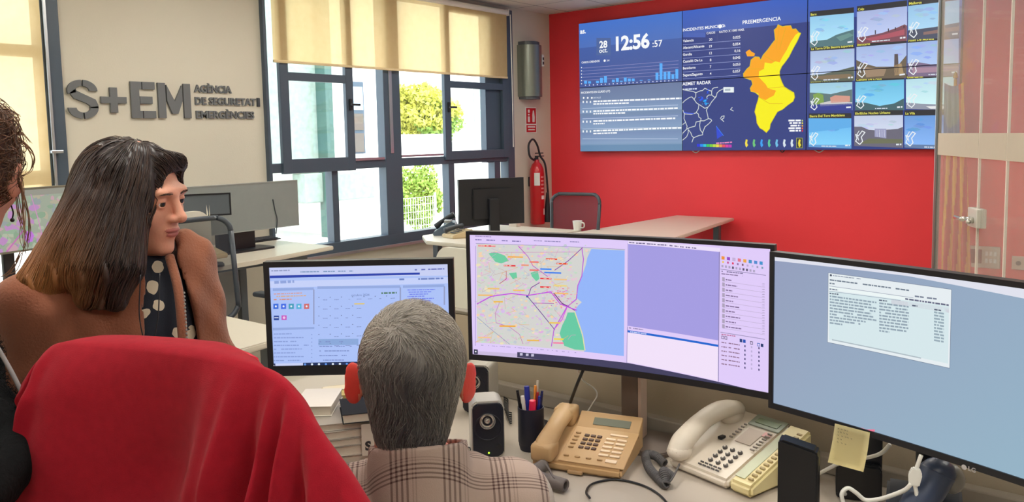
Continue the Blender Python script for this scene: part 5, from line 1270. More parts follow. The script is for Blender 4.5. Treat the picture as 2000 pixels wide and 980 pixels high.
# ------------------------------------------------------------------ speakers
def speaker(label, loc, rz, w=.085, h=.165, d=.10, led=True):
    t = thing('desktop_speaker', label, 'speaker', loc, rz, None)
    bm = bm_new(); prism(bm, rrect(w, h, .018, 5, 0, h/2), 'y', .006, d, bev=.004); obj('cabinet', bm, mat('silver_plastic', (196, 192, 184), .38, metal=.2), t, autosmooth=50)
    bm = bm_new(); prism(bm, rrect(w-.006, h-.014, .015, 5, 0, h/2+.002), 'y', -.002, .008, bev=.003); obj('front_grille', bm, mat('blue_black_plastic', (24, 27, 40), .3), t, autosmooth=50)
    bm = bm_new(); lathe(bm, [(0, .0), (.006, .002), (.010, -.004), (.017, -.001), (.019, .004), (.021, .004), (.021, -.002)], 28, Matrix.Translation((-.002, -.0045, h*.68)) @ Matrix.Rotation(PI/2, 4, 'X')); obj('driver_cone', bm, mat('polished_silver', (205, 202, 196), .2, metal=.8), t, autosmooth=40)
    bm = bm_new(); lathe(bm, [(.033, 0), (.035, .002), (.037, 0)], 36, Matrix.Translation((-.001, -.003, h*.57)) @ Matrix.Rotation(PI/2, 4, 'X')); obj('ring', bm, mat('blue_black_plastic', (24, 27, 40), .3), t, smooth=True)
    if led:
        bm = bm_new(); sphere(bm, (0, -.003, h*.13), .0024, 10); obj('power_light', bm, mat('green_led', (150, 255, 40), .5, emit=3.0), t)
        bm = bm_new(); cyl(bm, (.028, -.001, h*.24), (.028, -.006, h*.24), .006, seg=14); obj('knob', bm, M_dark, t)
    return t
p = Pz(955, 898, DZ)
def face_cam(p, off=0): return math.atan2(p.y, p.x)-PI/2+off   # local -Y looks at the camera
speaker('black and silver desktop speaker with lit green power light', (p.x, p.y, DZ), face_cam(p, .1), .088, .158, .085)
p = Pz(932, 812, DZ)
speaker('black and silver desktop speaker partly behind the man\'s ear', (p.x-.005, p.y, DZ), face_cam(p, .1)-.42, .088, .158, .10, led=False)

# ------------------------------------------------------------------ pen cup
p = Pz(1025, 882, DZ); pc = Vector((p.x, p.y+.03, DZ))
t = thing('pen_cup', 'dark navy pen cup full of pens beside the lit speaker', 'pen holder', pc)
bm = bm_new(); lathe(bm, [(0, 0), (.031, 0), (.034, .012), (.0345, .02), (.036, .022), (.036, .118), (.033, .118), (.032, .008), (0, .008)], 36); obj('cup_body', bm, mat('navy_plastic', (22, 26, 46), .45), t, autosmooth=40)
R1 = Vector((RGT.x, RGT.y, 0)).normalized(); F1 = Vector((FWD.x, FWD.y, 0)).normalized()
def pen(name, label, dx, dy, tilt_x, tilt_y, top, r, mats, capfrac=.3, cat='pen', tip=False):
    a = Vector((dx*.6, dy*.6, .0125)); b_ = Vector((dx+tilt_x, dy+tilt_y, top))
    t = thing(name, label, cat, pc); t.rotation_euler = (0, 0, math.atan2(R1.y, R1.x))
    L = b_-a; m1 = a+L*(1-capfrac)
    bm = bm_new(); cyl(bm, a+L.normalized()*r, m1, r*.9, seg=12); obj('barrel', bm, mats[0], t, autosmooth=40)
    bm = bm_new(); cyl(bm, m1, b_, r, r*(.25 if tip else .85), seg=12); obj('cap' if not tip else 'tip', bm, mats[1], t, autosmooth=40)
    if not tip and r < .006:
        bm = bm_new(); n_ = Vector((0, -1, 0)); e_ = b_-L.normalized()*.004; box(bm, -.0012, .0012, -.0006, .0006, -.032, 0, 0, M=Matrix.Translation(e_+n_*(r+.0015)) @ (b_-a).to_track_quat('Z', 'Y').to_matrix().to_4x4()); obj('clip', bm, mats[1], t)
PB, PK, PW = mat('blue_pen', (34, 50, 150), .35), mat('black_pen', (24, 24, 30), .35), mat('white_pen', (220, 218, 214), .35)
pen('pen', 'black pen at the left rim of the pen cup', -.024, .0, -.012, 0, .165, .0045, (PK, PK))
pen('pen', 'white and blue marker leaning left in the pen cup', -.012, -.012, -.010, 0, .152, .006, (PW, PW), .12)
pen('pen', 'thick blue-capped pen standing tall in the pen cup', -.004, .006, -.006, .004, .172, .0085, (PB, PB), .35)
pen('pencil', 'orange pencil in the pen cup', .008, .010, .006, .004, .172, .0042, (mat('orange_paint', (236, 150, 60), .5), mat('orange_paint', (236, 150, 60), .5)), .1, 'pencil')
pen('highlighter', 'short pink-red highlighter at the front of the pen cup', .004, -.014, .001, -.002, .140, .0105, (mat('pink_red_plastic', (236, 40, 84), .35), mat('pink_red_plastic', (236, 40, 84), .35)), .25, 'highlighter')
pen('pen', 'dark red pen behind the pink highlighter', .015, .0, .005, 0, .158, .0045, (mat('dark_red_plastic', (150, 30, 40), .4), mat('dark_red_plastic', (150, 30, 40), .4)))
pen('pen', 'clear-ended pen rising highest in the pen cup', .014, .014, .007, .004, .185, .004, (PW, mat('clear_grey_plastic', (200, 190, 176), .3)), .3)
pen('pen', 'slim blue pen at the right of the pen cup', .018, -.004, .006, 0, .148, .005, (PB, PB))
pen('pen', 'dark blue pen touching the right rim of the pen cup', .025, .004, .007, 0, .160, .0042, (mat('dark_blue_plastic', (26, 34, 90), .4), mat('dark_blue_plastic', (26, 34, 90), .4)))

# ------------------------------------------------------------------ beige desk phone
M_tan = mat('tan_plastic', (192, 158, 114), .45, noise=.03); M_tan2 = mat('tan_plastic_dark', (176, 144, 104), .5)
M_lcd = mat('lcd_grey', (120, 124, 112), .25)
def wedge(bm, w, d, z0, z1, h0, h1, bev, y_break=None):
    prism(bm, [(0, z0), (d, z0), (d, h1), (0, h0)], 'x', -w/2, w/2, bev=bev)
fr = Pz(1205, 940, DZ); fl = Pz(1040, 912, DZ)
pw, pd_, ph0, ph1 = .238, .215, .026, .080
rz = math.atan2(fr.y-fl.y, fr.x-fl.x); mid = (fr+fl)/2
t = thing('desk_phone', 'tan desk phone with display and handset on its left side', 'telephone', (mid.x+.006, mid.y+.0, DZ), rz+.03)
bm = bm_new(); wedge(bm, pw, pd_, .004, 0, ph0, ph1, .006); obj('base', bm, M_tan, t, autosmooth=40)
sl = math.atan2(ph1-ph0, pd_)
def MP(x, y):
    y = y*.915; x = x*.93
    return Matrix.Translation((x, y, ph0+(ph1-ph0)*y/pd_)) @ Matrix.Rotation(sl, 4, 'X')
bm = bm_new(); box(bm, -.052, .122, -.03, .03, -.004, .010, .003, M=MP(0, .20) @ Matrix.Rotation(.35, 4, 'X')); dh = obj('display_housing', bm, M_tan, t)
bm = bm_new(); box(bm, -.008, .095, -.013, .011, .010, .012, .001, M=MP(0, .20) @ Matrix.Rotation(.35, 4, 'X')); obj('display', bm, M_lcd, dh)
bm = bm_new(); box(bm, -.05, .124, -.155/2+.0, .155/2-.0, .0, .0035, .002, M=MP(0, .088)); obj('key_panel', bm, mat('tan_panel', (196, 162, 118), .5), t)
def keygrid(par, nx, ny, x0, y0, dx, dy, kw, kh, m, name='key', z0=.003, z1=.0075, MPf=None, skip=()):
    for r in range(ny):
        for k in range(nx):
            if (r, k) in skip: continue
            bm = bm_new(); x, y = x0+dx*k, y0+dy*r; box(bm, -kw/2, kw/2, -kh/2, kh/2, z0, z1, .0012, M=(MPf or MP)(x, y), seg=1); obj(name, bm, m, par)
M_kd = mat('dark_brown_keys', (84, 60, 48), .5); M_kl = mat('cream_keys', (236, 214, 186), .5)
keygrid(t, 3, 4, -.008, .072, .0185, .019, .013, .009, M_kd)
keygrid(t, 2, 5, .064, .050, .032, .0185, .026, .0075, M_kl)
keygrid(t, 1, 5, -.036, .068, .01, .017, .014, .005, M_tan2); keygrid(t, 4, 1, -.036, .028, .032, .01, .014, .005, M_tan2)
bm = bm_new(); box(bm, .052, .10, -.0035, .0035, .003, .0065, .001, M=MP(0, .146)); obj('memory_strip', bm, M_kl, t)
bm = bm_new(); box(bm, .052, .082, -.006, .006, .003, .0065, .001, M=MP(.02, .028)); obj('key', bm, M_kl, t)
hx = -.088
bm = bm_new(); tube(bm, [(hx, -.01, ph0+.025), (hx, .03, ph0+.040), (hx, .09, ph0+.056), (hx, .14, ph0+.066), (hx, .185, ph0+.072)], [.018, .020, .018, .019, .021], 12)
for v in bm.verts: v.co.x = hx+(v.co.x-hx)*1.45
box(bm, hx-.030, hx+.030, -.018, .044, ph0+.000, ph0+.044, .009); box(bm, hx-.030, hx+.030, .150, .212, ph0+.036, ph0+.086, .010)
obj('handset', bm, M_tan, t, autosmooth=60)
bm = bm_new(); box(bm, -.02, .02, -.010, -.0, .004, .012, .002); obj('microphone_tab', bm, M_tan2, t)
M_gcord = mat('grey_cord', (112, 104, 102), .5)
def coil(name, label, path, R_, r, turns, m, cat='cord', par=None):
    P = catmull(path, 24); n = len(P); pts = []; tot = turns*10
    prev = None
    for i in range(tot+1):
        s = i/tot*(n-1); k = min(int(s), n-2); p = P[k].lerp(P[k+1], s-k); tg = (P[k+1]-P[k]).normalized()
        u = tg.orthogonal().normalized() if prev is None else (prev-tg*prev.dot(tg)).normalized(); prev = u; w_ = tg.cross(u)
        a = 2*PI*turns*i/tot; pts.append(p+u*R_*math.cos(a)+w_*R_*math.sin(a))
    bm = bm_new(); tube(bm, pts, r, 5, smooth_path=False); o = obj(name, bm, m, par, smooth=True)
    return tag(o, label, cat) if label else o
def Q(px, py, z): return Pz(px, py, DZ+z)
coil('coiled_cord', 'grey coiled cord bundled in front of the tan desk phone', [Q(1062, 908, .02), Q(1040, 925, .02), Q(1060, 935, .02), Q(1085, 942, .02), Q(1104, 948, .02)], .013, .0035, 46, M_gcord)
bm = bm_new(); tube(bm, [Q(1064, 902, .03), Q(1072, 915, .03), Q(1082, 932, .035), Q(1098, 940, .02)], .0028, 6); tag(obj('cord', bm, M_gcord, smooth=True), 'thin grey straight cord leaving the tan handset', 'cord')

# ------------------------------------------------------------------ white desk phone
M_ivory = mat('ivory_plastic', (222, 212, 198), .42, noise=.02); M_cream = mat('cream_plastic_module', (226, 212, 160), .45)
fl = Pz(1305, 912, DZ); fr = Pz(1462, 978, DZ); rz = math.atan2(fr.y-fl.y, fr.x-fl.x); mid = (fl+fr)/2; W_ = (fr-fl).length
ph0, ph1, pd_ = .026, .108, .255
sl = math.atan2(ph1-ph0, pd_)
def MP2(x, y):
    y = y*.945
    return Matrix.Translation((x, y, ph0+(ph1-ph0)*y/pd_)) @ Matrix.Rotation(sl, 4, 'X')
t = thing('desk_phone', 'ivory desk phone with round keys and handset, right of the tan phone', 'telephone', (mid.x, mid.y, DZ), rz)
xm = W_/2-.062
bm = bm_new(); prism(bm, [(0, .004), (pd_, .004), (pd_, ph1), (0, ph0)], 'x', -W_/2, xm-.001, bev=.007); obj('base', bm, M_ivory, t, autosmooth=40)
bm = bm_new(); prism(bm, [(.004, .004), (pd_-.01, .004), (pd_-.01, ph1+.004), (.004, ph0+.004)], 'x', xm+.001, W_/2+.004, bev=.007); mod = obj('side_module', bm, M_cream, t, autosmooth=40)
bm = bm_new(); box(bm, xm+.006, xm+.034, -.11, .11, .004, .006, .001, M=MP2(0, .135)); obj('label_strip', bm, mat('pale_green_strip', (196, 202, 176), .5), mod)
keygrid(mod, 1, 14, xm+.048, .03, .01, .0155, .014, .007, mat('cream_key_dark', (176, 158, 116), .5), MPf=MP2, z0=.003, z1=.009)
bm = bm_new(); box(bm, -.035, xm-.004, -.024, .024, .0005, .004, .002, M=MP2(0, .24)); hs = obj('display_housing', bm, mat('pale_green_grey', (150, 160, 146), .4), t)
bm = bm_new(); box(bm, -.02, xm-.016, -.012, .010, .004, .0055, .001, M=MP2(0, .24)); obj('display', bm, mat('lcd_green', (128, 146, 120), .25), hs)
bm = bm_new(); box(bm, -.02, .028, -.032, .032, .0005, .0022, .001, M=MP2(0, .172)); obj('paper_label', bm, mat('pale_pink_card', (214, 200, 190), .7), t)
bm = bm_new(); box(bm, .018, .040, -.009, .009, .0022, .0030, .0, M=MP2(.010, .197)); obj('pink_label', bm, mat('pink_card', (236, 190, 190), .7), t)
M_kg = mat('grey_keys', (150, 142, 134), .5)
keygrid(t, 1, 6, -.034, .145, .01, .0125, .010, .005, M_kg, MPf=MP2); keygrid(t, 1, 7, .046, .125, .01, .0125, .013, .005, M_kg, MPf=MP2)
def roundkeys(par, nx, ny, x0, y0, dx, dy, r, m, MPf):
    for q in range(ny):
        for k in range(nx):
            bm = bm_new(); M_ = MPf(x0+dx*k, y0+dy*q); lathe(bm, [(0, .007), (r*.7, .0068), (r, .005), (r, .0), (0, 0)], 16, M_); obj('key', bm, m, par, autosmooth=40)
            bm = bm_new(); lathe(bm, [(0, .0076), (r*.5, .0076), (r*.5, .0066), (0, .0066)], 10, M_); 
            kk_ = [ch for ch in par.children][-1]; obj('key_mark', bm, mat('ivory_mark', (214, 206, 196), .5), kk_)
roundkeys(t, 3, 4, -.022, .045, .0235, .0195, .0062, mat('dark_round_keys', (88, 84, 84), .45), MP2)
keygrid(t, 5, 2, -.032, .016, .0135, .0095, .0105, .0042, mat('dark_round_keys', (88, 84, 84), .45), MPf=MP2)
hx = -W_/2+.03
bm = bm_new(); tube(bm, [(hx-.002, -.006, ph0+.016), (hx-.004, .03, ph0+.046), (hx, .10, ph0+.084), (hx+.003, .17, ph0+.098), (hx+.004, .232, ph0+.088)], [.020, .025, .022, .023, .021], 14)
for v in bm.verts: v.co.x = hx+(v.co.x-hx)*1.25
sphere(bm, (hx-.002, .012, ph0+.022), .03, 18, sc=(1, 1.15, .75)); sphere(bm, (hx+.003, .21, ph0+.072), .031, 18, sc=(1, 1.2, .75)); obj('handset', bm, M_ivory, t, smooth=True)
bm = bm_new(); box(bm, hx+.034, hx+.046, .115, .135, ph0+.040, ph0+.048, .002); obj('hook', bm, M_dark, t)
coil('coiled_cord', 'dark grey coiled cord doubled on the desk left of the ivory phone', [Q(1298, 905, .012), Q(1280, 890, .02), Q(1262, 888, .02), Q(1266, 910, .015), Q(1282, 930, .014), Q(1300, 945, .014), Q(1296, 920, .03), Q(1312, 930, .02)], .009, .0030, 60, mat('dark_grey_cord', (84, 82, 84), .5))
bm = bm_new(); tube(bm, [Q(1327, 906, .03), Q(1318, 925, .03), Q(1308, 940, .02), Q(1300, 935, .02)], .0025, 6); tag(obj('cord', bm, mat('dark_grey_cord', (84, 82, 84), .5), smooth=True), 'thin grey cord end leaving the ivory handset', 'cord')

# ------------------------------------------------------------------ keyboard and loose things
kp = Pz(1075, 1005, DZ)
keyboard('dark keyboard cut off by the bottom edge beside the man', (kp.x-.02, kp.y-.05, DZ), rz+.14, .44, .15)
bm = bm_new(); pth = [Q(1152, 972, .016), Q(1145, 960, .008), Q(1158, 944, .004), Q(1200, 936, .004), Q(1245, 944, .004), Q(1280, 960, .004), Q(1305, 985, .004), Q(1320, 1020, .004)]
tube(bm, pth, .0028, 6); tag(obj('cable', bm, M_dark, smooth=True), 'black cable looping on the desk between keyboard and ivory phone', 'cable')
bm = bm_new(); tube(bm, [Pd(1140, 720, 2.2), Pd(1128, 748, 2.2), Pd(1116, 780, 2.25), Pd(1106, 812, 2.3)], .0045, 6); tag(obj('cable', bm, M_dark, smooth=True), 'black cable hanging below the map monitor', 'cable')
bm = bm_new(); tube(bm, [Pd(1128, 722, 2.25), Pd(1138, 742, 2.27), Pd(1160, 758, 2.3), Pd(1166, 772, 2.32), Pd(1156, 790, 2.32), Pd(1142, 812, 2.34), Q(1136, 822, .004)], .0022, 6); tag(obj('cable', bm, M_white, smooth=True), 'thin white cable curling below the map monitor', 'cable')
bm = bm_new()
for k in range(6): tube(bm, [Q(984, 775+3*k, .02-.003*k), Q(992, 782+5*k, .004+.002*k), Q(986+k*2, 800+5*k, .004), Q(999, 806+4*k, .006)], .0022, 5)
tag(obj('cable_bundle', bm, M_dark, smooth=True), 'black cable tangle between the speakers and the pen cup', 'cable')
bm = bm_new()
for k in range(7): tube(bm, [Q(1046, 816+3*k, .01), Q(1056+k, 818+2*k, .016), Q(1068, 822+2.5*k, .012), Q(1078+k, 828+k, .006)], .0024, 5)
tag(obj('cable_bundle', bm, M_dark, smooth=True), 'black cable tangle between the pen cup and the tan phone', 'cable')
bm = bm_new(); tube(bm, [Q(893, 868, .004), Q(905, 870, .004), Q(925, 878, .004), Q(938, 892, .004)], .002, 5); tube(bm, [Q(915, 905, .004), Q(918, 880, .004), Q(926, 862, .004)], .0015, 5); tag(obj('cable', bm, M_dark, smooth=True), 'thin dark cable at the foot of the lit speaker', 'cable')
# black upright device, dock, blue phone, white cords
M_blk = mat('deep_black_plastic', (14, 15, 22), .4)
b_ = Pd(1558, 980, 1.72); top = Pd(1558, 866, 1.72)
t = thing('router', 'tall black box standing upright right of the ivory phone', 'router', (b_.x, b_.y, DZ), face_cam(b_, -.12))
bm = bm_new(); prism(bm, [(-.040, 0), (.041, 0), (.041, top.z-DZ-.012), (.036, top.z-DZ-.004), (-.034, top.z-DZ+.012), (-.040, top.z-DZ+.008)], 'y', -.012, .03, bev=.004); obj('case', bm, M_blk, t, autosmooth=40)
bm = bm_new(); box(bm, -.05, .05, -.02, .05, 0, .01, .003); obj('foot', bm, M_blk, t)
b_ = Pz(1676, 972, DZ)
t = thing('docking_station', 'black dock with upright block under the sticky note', 'dock', (b_.x, b_.y, DZ), face_cam(b_, .05))
bm = bm_new(); prism(bm, rrect(.098, .085, .012, 4, 0, .043), 'y', -.02, .04, bev=.004); obj('case', bm, M_blk, t, autosmooth=40)
bm = bm_new(); box(bm, .012, .050, .0, .05, .07, .165, .004); obj('upright_block', bm, mat('black_gloss_plastic', (20, 22, 30), .25), t)
bm = bm_new(); cyl(bm, (-.03, -.02, .02), (-.03, -.034, .02), .005, seg=10); obj('plug', bm, M_alu, t)
bm = bm_new(); tube(bm, [Pd(1738, 868, 1.72), Pd(1722, 884, 1.74), Pd(1700, 892, 1.76), Pd(1660, 899, 1.8), Pd(1636, 906, 1.86), Pd(1612, 918, 1.9), Q(1590, 930, .004)], .0042, 8); tag(obj('cable', bm, M_white, smooth=True), 'white cable crossing behind the sticky note', 'cable')
bm = bm_new(); tube(bm, [Pd(1648, 985, 1.68), Pd(1644, 964, 1.68), Pd(1656, 953, 1.68), Pd(1672, 962, 1.68), Pd(1690, 976, 1.68), Pd(1715, 975, 1.66), Pd(1745, 966, 1.63), Pd(1768, 956, 1.61), Pd(1780, 944, 1.6)], .0044, 8)
tg = tag(obj('cable', bm, M_white, smooth=True), 'white cable bending in an S in front of the black dock', 'cable')
t = thing('power_adapter', 'white inline plug adapter hanging below the right monitor', 'adapter', Pd(1787, 930, 1.6), face_cam(Pd(1787, 930, 1.6)))
bm = bm_new(); prism(bm, [(-.011, -.017), (.008, -.019), (.013, .004), (.008, .018), (-.006, .018), (-.012, .004)], 'y', -.006, .006, bev=.002); obj('body', bm, M_white, t)
bm = bm_new(); tube(bm, [(.002, 0, .015), (.006, 0, .03), (.010, .0, .045)], .004, 8); obj('cord', bm, M_white, t, smooth=True); bm = bm_new(); tube(bm, [(.0, 0, -.016), (.004, 0, -.04), (.002, .01, -.07)], .004, 8); obj('cord', bm, M_white, t, smooth=True)
M_bl = mat('blue_grey_handset', (50, 62, 88), .38)
h0_, h1_ = Pd(1782, 1015, 1.62), Pd(1832, 921, 1.62)
t = thing('desk_phone', 'dark blue desk phone with raised handset under the right monitor', 'telephone', (h0_.x, h0_.y, DZ), face_cam(h0_, 0))
Mi_ = (Matrix.Translation((h0_.x, h0_.y, DZ)) @ Matrix.Rotation(face_cam(h0_, 0), 4, 'Z')).inverted(); l0, l1 = Mi_ @ h0_, Mi_ @ h1_
bm = bm_new(); tube(bm, [l0-(l1-l0)*.25, l0.lerp(l1, .3)+Vector((-.004, -.004, 0)), l0.lerp(l1, .75), l1], [.036, .032, .032, .033], 16); sphere(bm, tuple(l1), .033, 18, sc=(1, .9, .85)); obj('handset', bm, M_bl, t, smooth=True)
bm = bm_new(); sphere(bm, (l1.x+.026, l1.y+.03, l1.z-.022), .03, 16, sc=(.8, .8, 1.0)); obj('cradle', bm, mat('grey_cradle', (130, 128, 124), .4), t, smooth=True)
bm = bm_new(); prism(bm, [(0, 0), (.12, 0), (.12, l1.z-.06), (.06, l1.z-.07), (0, .03)], 'x', -.05, .09, bev=.006); obj('base', bm, mat('slate_phone_base', (44, 50, 62), .4), t, autosmooth=40)
b_ = Pd(1820, 893, 1.68)
tt = thing('cable_clamp', 'dark cable clamp behind the dark blue handset', 'clamp', (b_.x, b_.y, b_.z-.02), face_cam(b_))
bm = bm_new(); box(bm, -.03, .02, -.01, .05, -.05, .05, .006); obj('clamp_body', bm, M_dark, tt); bm = bm_new(); box(bm, .0, .026, -.014, .04, -.03, .055, .006); obj('clamp_jaw', bm, mat('grey_cradle', (130, 128, 124), .4), tt)
bm = bm_new(); box(bm, -.02, .02, .0, .04, -(b_.z-.02-DZ), -.05, .004); obj('clamp_post', bm, M_dark, tt)
# ------------------------------------------------------------------ books and papers left
bz = DZ
bs = Pd(690, 824, 2.0); by = face_cam(bs, .06); top_z = bs.z
hts2 = [(top_z-bz)*q for q in (.19, .155, .13, .16, .12, .13, .115)]
z = bz; cols_ = [(158, 148, 138), (176, 166, 154), (150, 142, 134), (170, 160, 150), (148, 140, 132), (166, 158, 148), (156, 148, 140)]
wh = ['lowest', 'second from below', 'third from below', 'fourth from below', 'third from the top', 'second from the top', 'topmost']
M_pages = mat('book_pages', (206, 196, 180), .85, bump=.4, bscale=900, stretch=(.05, .05, 3))
def book(label, loc, rz, w, d, h, cm, cat='book', group=None, tiltx=0):
    t = thing('book', label, cat, loc, rz, group); t.rotation_euler = (tiltx, 0, rz)
    bm = bm_new(); box(bm, -w/2, w/2, 0, d, 0, .002, .0006); box(bm, -w/2, w/2, 0, d, h-.002, h, .0006); obj('cover', bm, cm, t)
    bm = bm_new(); box(bm, -w/2+.003, w/2-.003, .003, d-.003, .002, h-.002); obj('pages', bm, M_pages, t)
    return t
for k, hh in enumerate(hts2):
    cm = mat('grey_cover_%d' % k, cols_[k], .6)
    book('grey-taupe book in the stack behind the man, %s' % wh[k], (bs.x+.004*math.sin(k*2), bs.y+.003*math.cos(k*3), z), by+.02*math.sin(k*4), .19, .14, hh-.0006, cm, group='stacked grey books left of the man')
    if k == 4:
        pass
    z += hh
V, F, w0, w1 = text_tris('S', .05)
kk = .022/.72
sp_ = thing('note', 'yellow marker note with a black letter on the book stack beside the man\'s head', 'note', (bs.x, bs.y, bz), by)
bm = bm_new(); box(bm, .052, .086, -.006, -.0045, (top_z-bz)*.46, (top_z-bz)*.86); obj('paper', bm, MATS['yellow_paper'], sp_)
bm = bm_new(); box(bm, .018, .050, -.006, -.0045, (top_z-bz)*.46, (top_z-bz)*.96); obj('white_tab', bm, mat('paper_grey', (186, 176, 164), .7), sp_)
bm = bm_new(); vs = [bm.verts.new((.026+(q.x-w0)*kk, -.0068, (top_z-bz)*.55+q.y*kk)) for q in V]
for f in F:
    try: bm.faces.new([vs[i] for i in f])
    except ValueError: pass
obj('letter', bm, M_dark, sp_)
# binder with dark spine on top, then the white book
bk = book('black and silver folder on top of the grey book stack', (bs.x+.03, bs.y+.02, z+.0005), by, .12, .13, .024, mat('black_cover', (30, 30, 34), .85, spec=.2)); z2 = z+.025
w_p = Pd(632, 800, 2.06); book('white paperback lying askew on the book stack', (w_p.x-.01, w_p.y-.03, z+.0005), by-.25, .10, .15, w_p.z-z+.014 if w_p.z-z+.014 > .02 else .03, mat('white_cover', (222, 214, 204), .6))
yb = Pd(672, 775, 2.2)
bm = bm_new(); prism(bm, rrect(.17, .12, .03), 'z', DZ+.001, DZ+.02, bev=.003)
yt = thing('envelope', 'ochre and cream padded envelope below the web page monitor', 'envelope', (Pz(676, 772, DZ).x, Pz(676, 772, DZ).y, 0), by); o_ = obj('pouch', bm, mat('ochre_paper', (190, 170, 110), .8), yt, autosmooth=40)
bm = bm_new(); prism(bm, rrect(.15, .05, .01, 4, 0, .02), 'z', DZ+.0205, DZ+.024, bev=.001); obj('label', bm, mat('cream_label', (226, 214, 190), .7), yt)
# ================================================================== people
def rotm(yaw=0, pitch=0, roll=0):
    """columns = local axes; local +y is the face direction, +z up"""
    return np.array((Matrix.Rotation(yaw, 3, 'Z') @ Matrix.Rotation(pitch, 3, 'X') @ Matrix.Rotation(roll, 3, 'Y')))
def skin_mat(name, rgb, sub=.0):
    m = mat(name, rgb, .5, noise=.07, nscale=45, bump=.12, bscale=260)
    b = principled(m); b.inputs['Subsurface Weight'].default_value = sub; b.inputs['Subsurface Radius'].default_value = (1, .35, .2); b.inputs['Subsurface Scale'].default_value = .012
    return m
def head_sdf(female=True, ear=0):
    """head about 0.23 tall, centre at origin, face towards +y"""
    j = .92 if female else 1.0
    f = s_union([s_ell((0, -.014, .030), (.077, .096, .086)), s_ell((0, .018, -.028), (.063*j, .073, .084)), s_ell((0, .052, -.080), (.036*j, .034, .030))], .03)
    cheeks = s_union([s_ell((s*.037, .058, -.022), (.026, .026, .028)) for s in (-1, 1)], .01)
    brow = s_cap((-.034, .082, .026), (.034, .082, .026), .0125)
    f0 = f; f = lambda p: smin(smin(f0(p), cheeks(p), .022), brow(p), .016)
    nose = s_union([s_cap((0, .090, .018), (0, .108, -.020), .0068, .0105), s_ell((0, .109, -.023), (.0105, .0115, .0095)), s_ell((.0115, .098, -.027), (.0075, .0105, .0075)), s_ell((-.0115, .098, -.027), (.0075, .0105, .0075))], .007)
    sock = s_union([s_ell((s*.0315, .100, .006), (.019, .019, .0125)) for s in (-1, 1)], .002)
    f1 = f; f = lambda p: smin(smax(f1(p), -sock(p), .014), nose(p), .009)
    muz = s_ell((0, .074, -.054), (.026, .023, .022)); chin = s_ell((0, .078, -.094), (.019, .017, .015))
    f2 = f; f = lambda p: smin(smin(f2(p), muz(p), .014), chin(p), .014)
    up, lo = s_ell((0, .0935, -.0515), (.0215, .0085, .0048)), s_ell((0, .0915, -.0605), (.0185, .0090, .0056)); gap = s_ell((0, .102, -.0558), (.024, .012, .0011))
    f3 = f; f = lambda p: smax(smin(smin(f3(p), up(p), .005), lo(p), .005), -gap(p), .0025)
    lids = []
    for s in (-1, 1):
        sh = s_ell((s*.0315, .0775, .006), (.0150, .0148, .0142)); op = s_ell((s*.0325, .0945, .0050), (.0128, .016, .0046))
        lids.append((sh, op))
    f4 = f
    def g(p):
        v = f4(p)
        for sh, op in lids: v = smin(v, smax(sh(p), -op(p), .0015), .005)
        return v
    def ears(p):
        v = None
        for s in (-1, 1):
            Re = rotm(s*(-.35-ear), .12, s*.12)
            e = s_ell((s*(.081+ear*.014), -.006-ear*.012, -.002), (.0075, .0185+.004*ear, .0315+.004*ear), Re); hol = s_ell((s*(.0885+ear*.014), .0-ear*.0, .002), (.0075, .011, .019), Re)
            w = smax(e(p), -hol(p), .004); v = w if v is None else np.minimum(v, w)
        return v
    lipf = lambda p: np.minimum(up(p), lo(p))
    return (lambda p: smin(g(p), ears(p), .008)), lipf
def xf(f, c, R, s):
    """place a local sdf: scale s, rotation R (columns = axes), centre c"""
    c = V3(c)
    return lambda p: f(((p-c) @ R)/s)*s
def rand_on(f, lo, hi, n, test=None):
    lo, hi = V3(lo), V3(hi); out = np.zeros((0, 3))
    while len(out) < n:
        p = lo+(hi-lo)*rng.random((n*2, 3))
        for _ in range(5): p = p-grad(f, p)*f(p)[:, None]
        ok = np.abs(f(p)) < .002
        if test is not None: ok &= test(p)
        out = np.concatenate([out, p[ok]])
    return out[:n]
def hair_mat(name, rough=.45, spec=.5):
    m = bpy.data.materials.new(name); m.use_nodes = True; b = principled(m); MATS[name] = m
    a = m.node_tree.nodes.new('ShaderNodeAttribute'); a.attribute_name = 'Col'; m.node_tree.links.new(a.outputs['Color'], b.inputs['Base Color'])
    b.inputs['Roughness'].default_value = rough; b.inputs['Specular IOR Level'].default_value = spec; return m
def hand(c, fwd, up, side, curl=.5, s=1.0):
    """sdf of a hand: palm centre c, fingers along fwd, palm facing -up, thumb on side (+1/-1)"""
    f = V3(fwd)/np.linalg.norm(fwd); u = V3(up)-f*(V3(up) @ f); u /= np.linalg.norm(u); r = np.cross(f, u)*side
    c = V3(c); fs = []
    Rm = np.stack([r, f, u], 1)
    fs.append(s_ell(c, (.040*s, .048*s, .016*s), Rm)); pal = fs[0]
    fin = []
    for k, (L, x) in enumerate(((.072, .030), (.080, .010), (.074, -.010), (.058, -.029))):
        p = c+f*.036*s+r*x*s; d = f.copy(); pts = [p]; rs = [.0095*s]
        for q in range(3):
            a = curl*(.5+.45*q); d2 = f*math.cos(a)-u*math.sin(a); pts.append(pts[-1]+d2*L*s*(.44, .32, .24)[q]); rs.append((.0088, .0080, .0068)[q]*s)
        fin.append(s_chain(pts, rs))
    th = s_chain([c-f*.02*s+r*.026*s, c+f*.012*s+r*.052*s-u*.008*s, c+f*.042*s+r*.058*s-u*.018*s], [.013*s, .011*s, .0085*s])
    def g(p):
        v = np.minimum.reduce([q(p) for q in fin]); v = smin(v, pal(p), .008); return smin(v, th(p), .012)
    return g
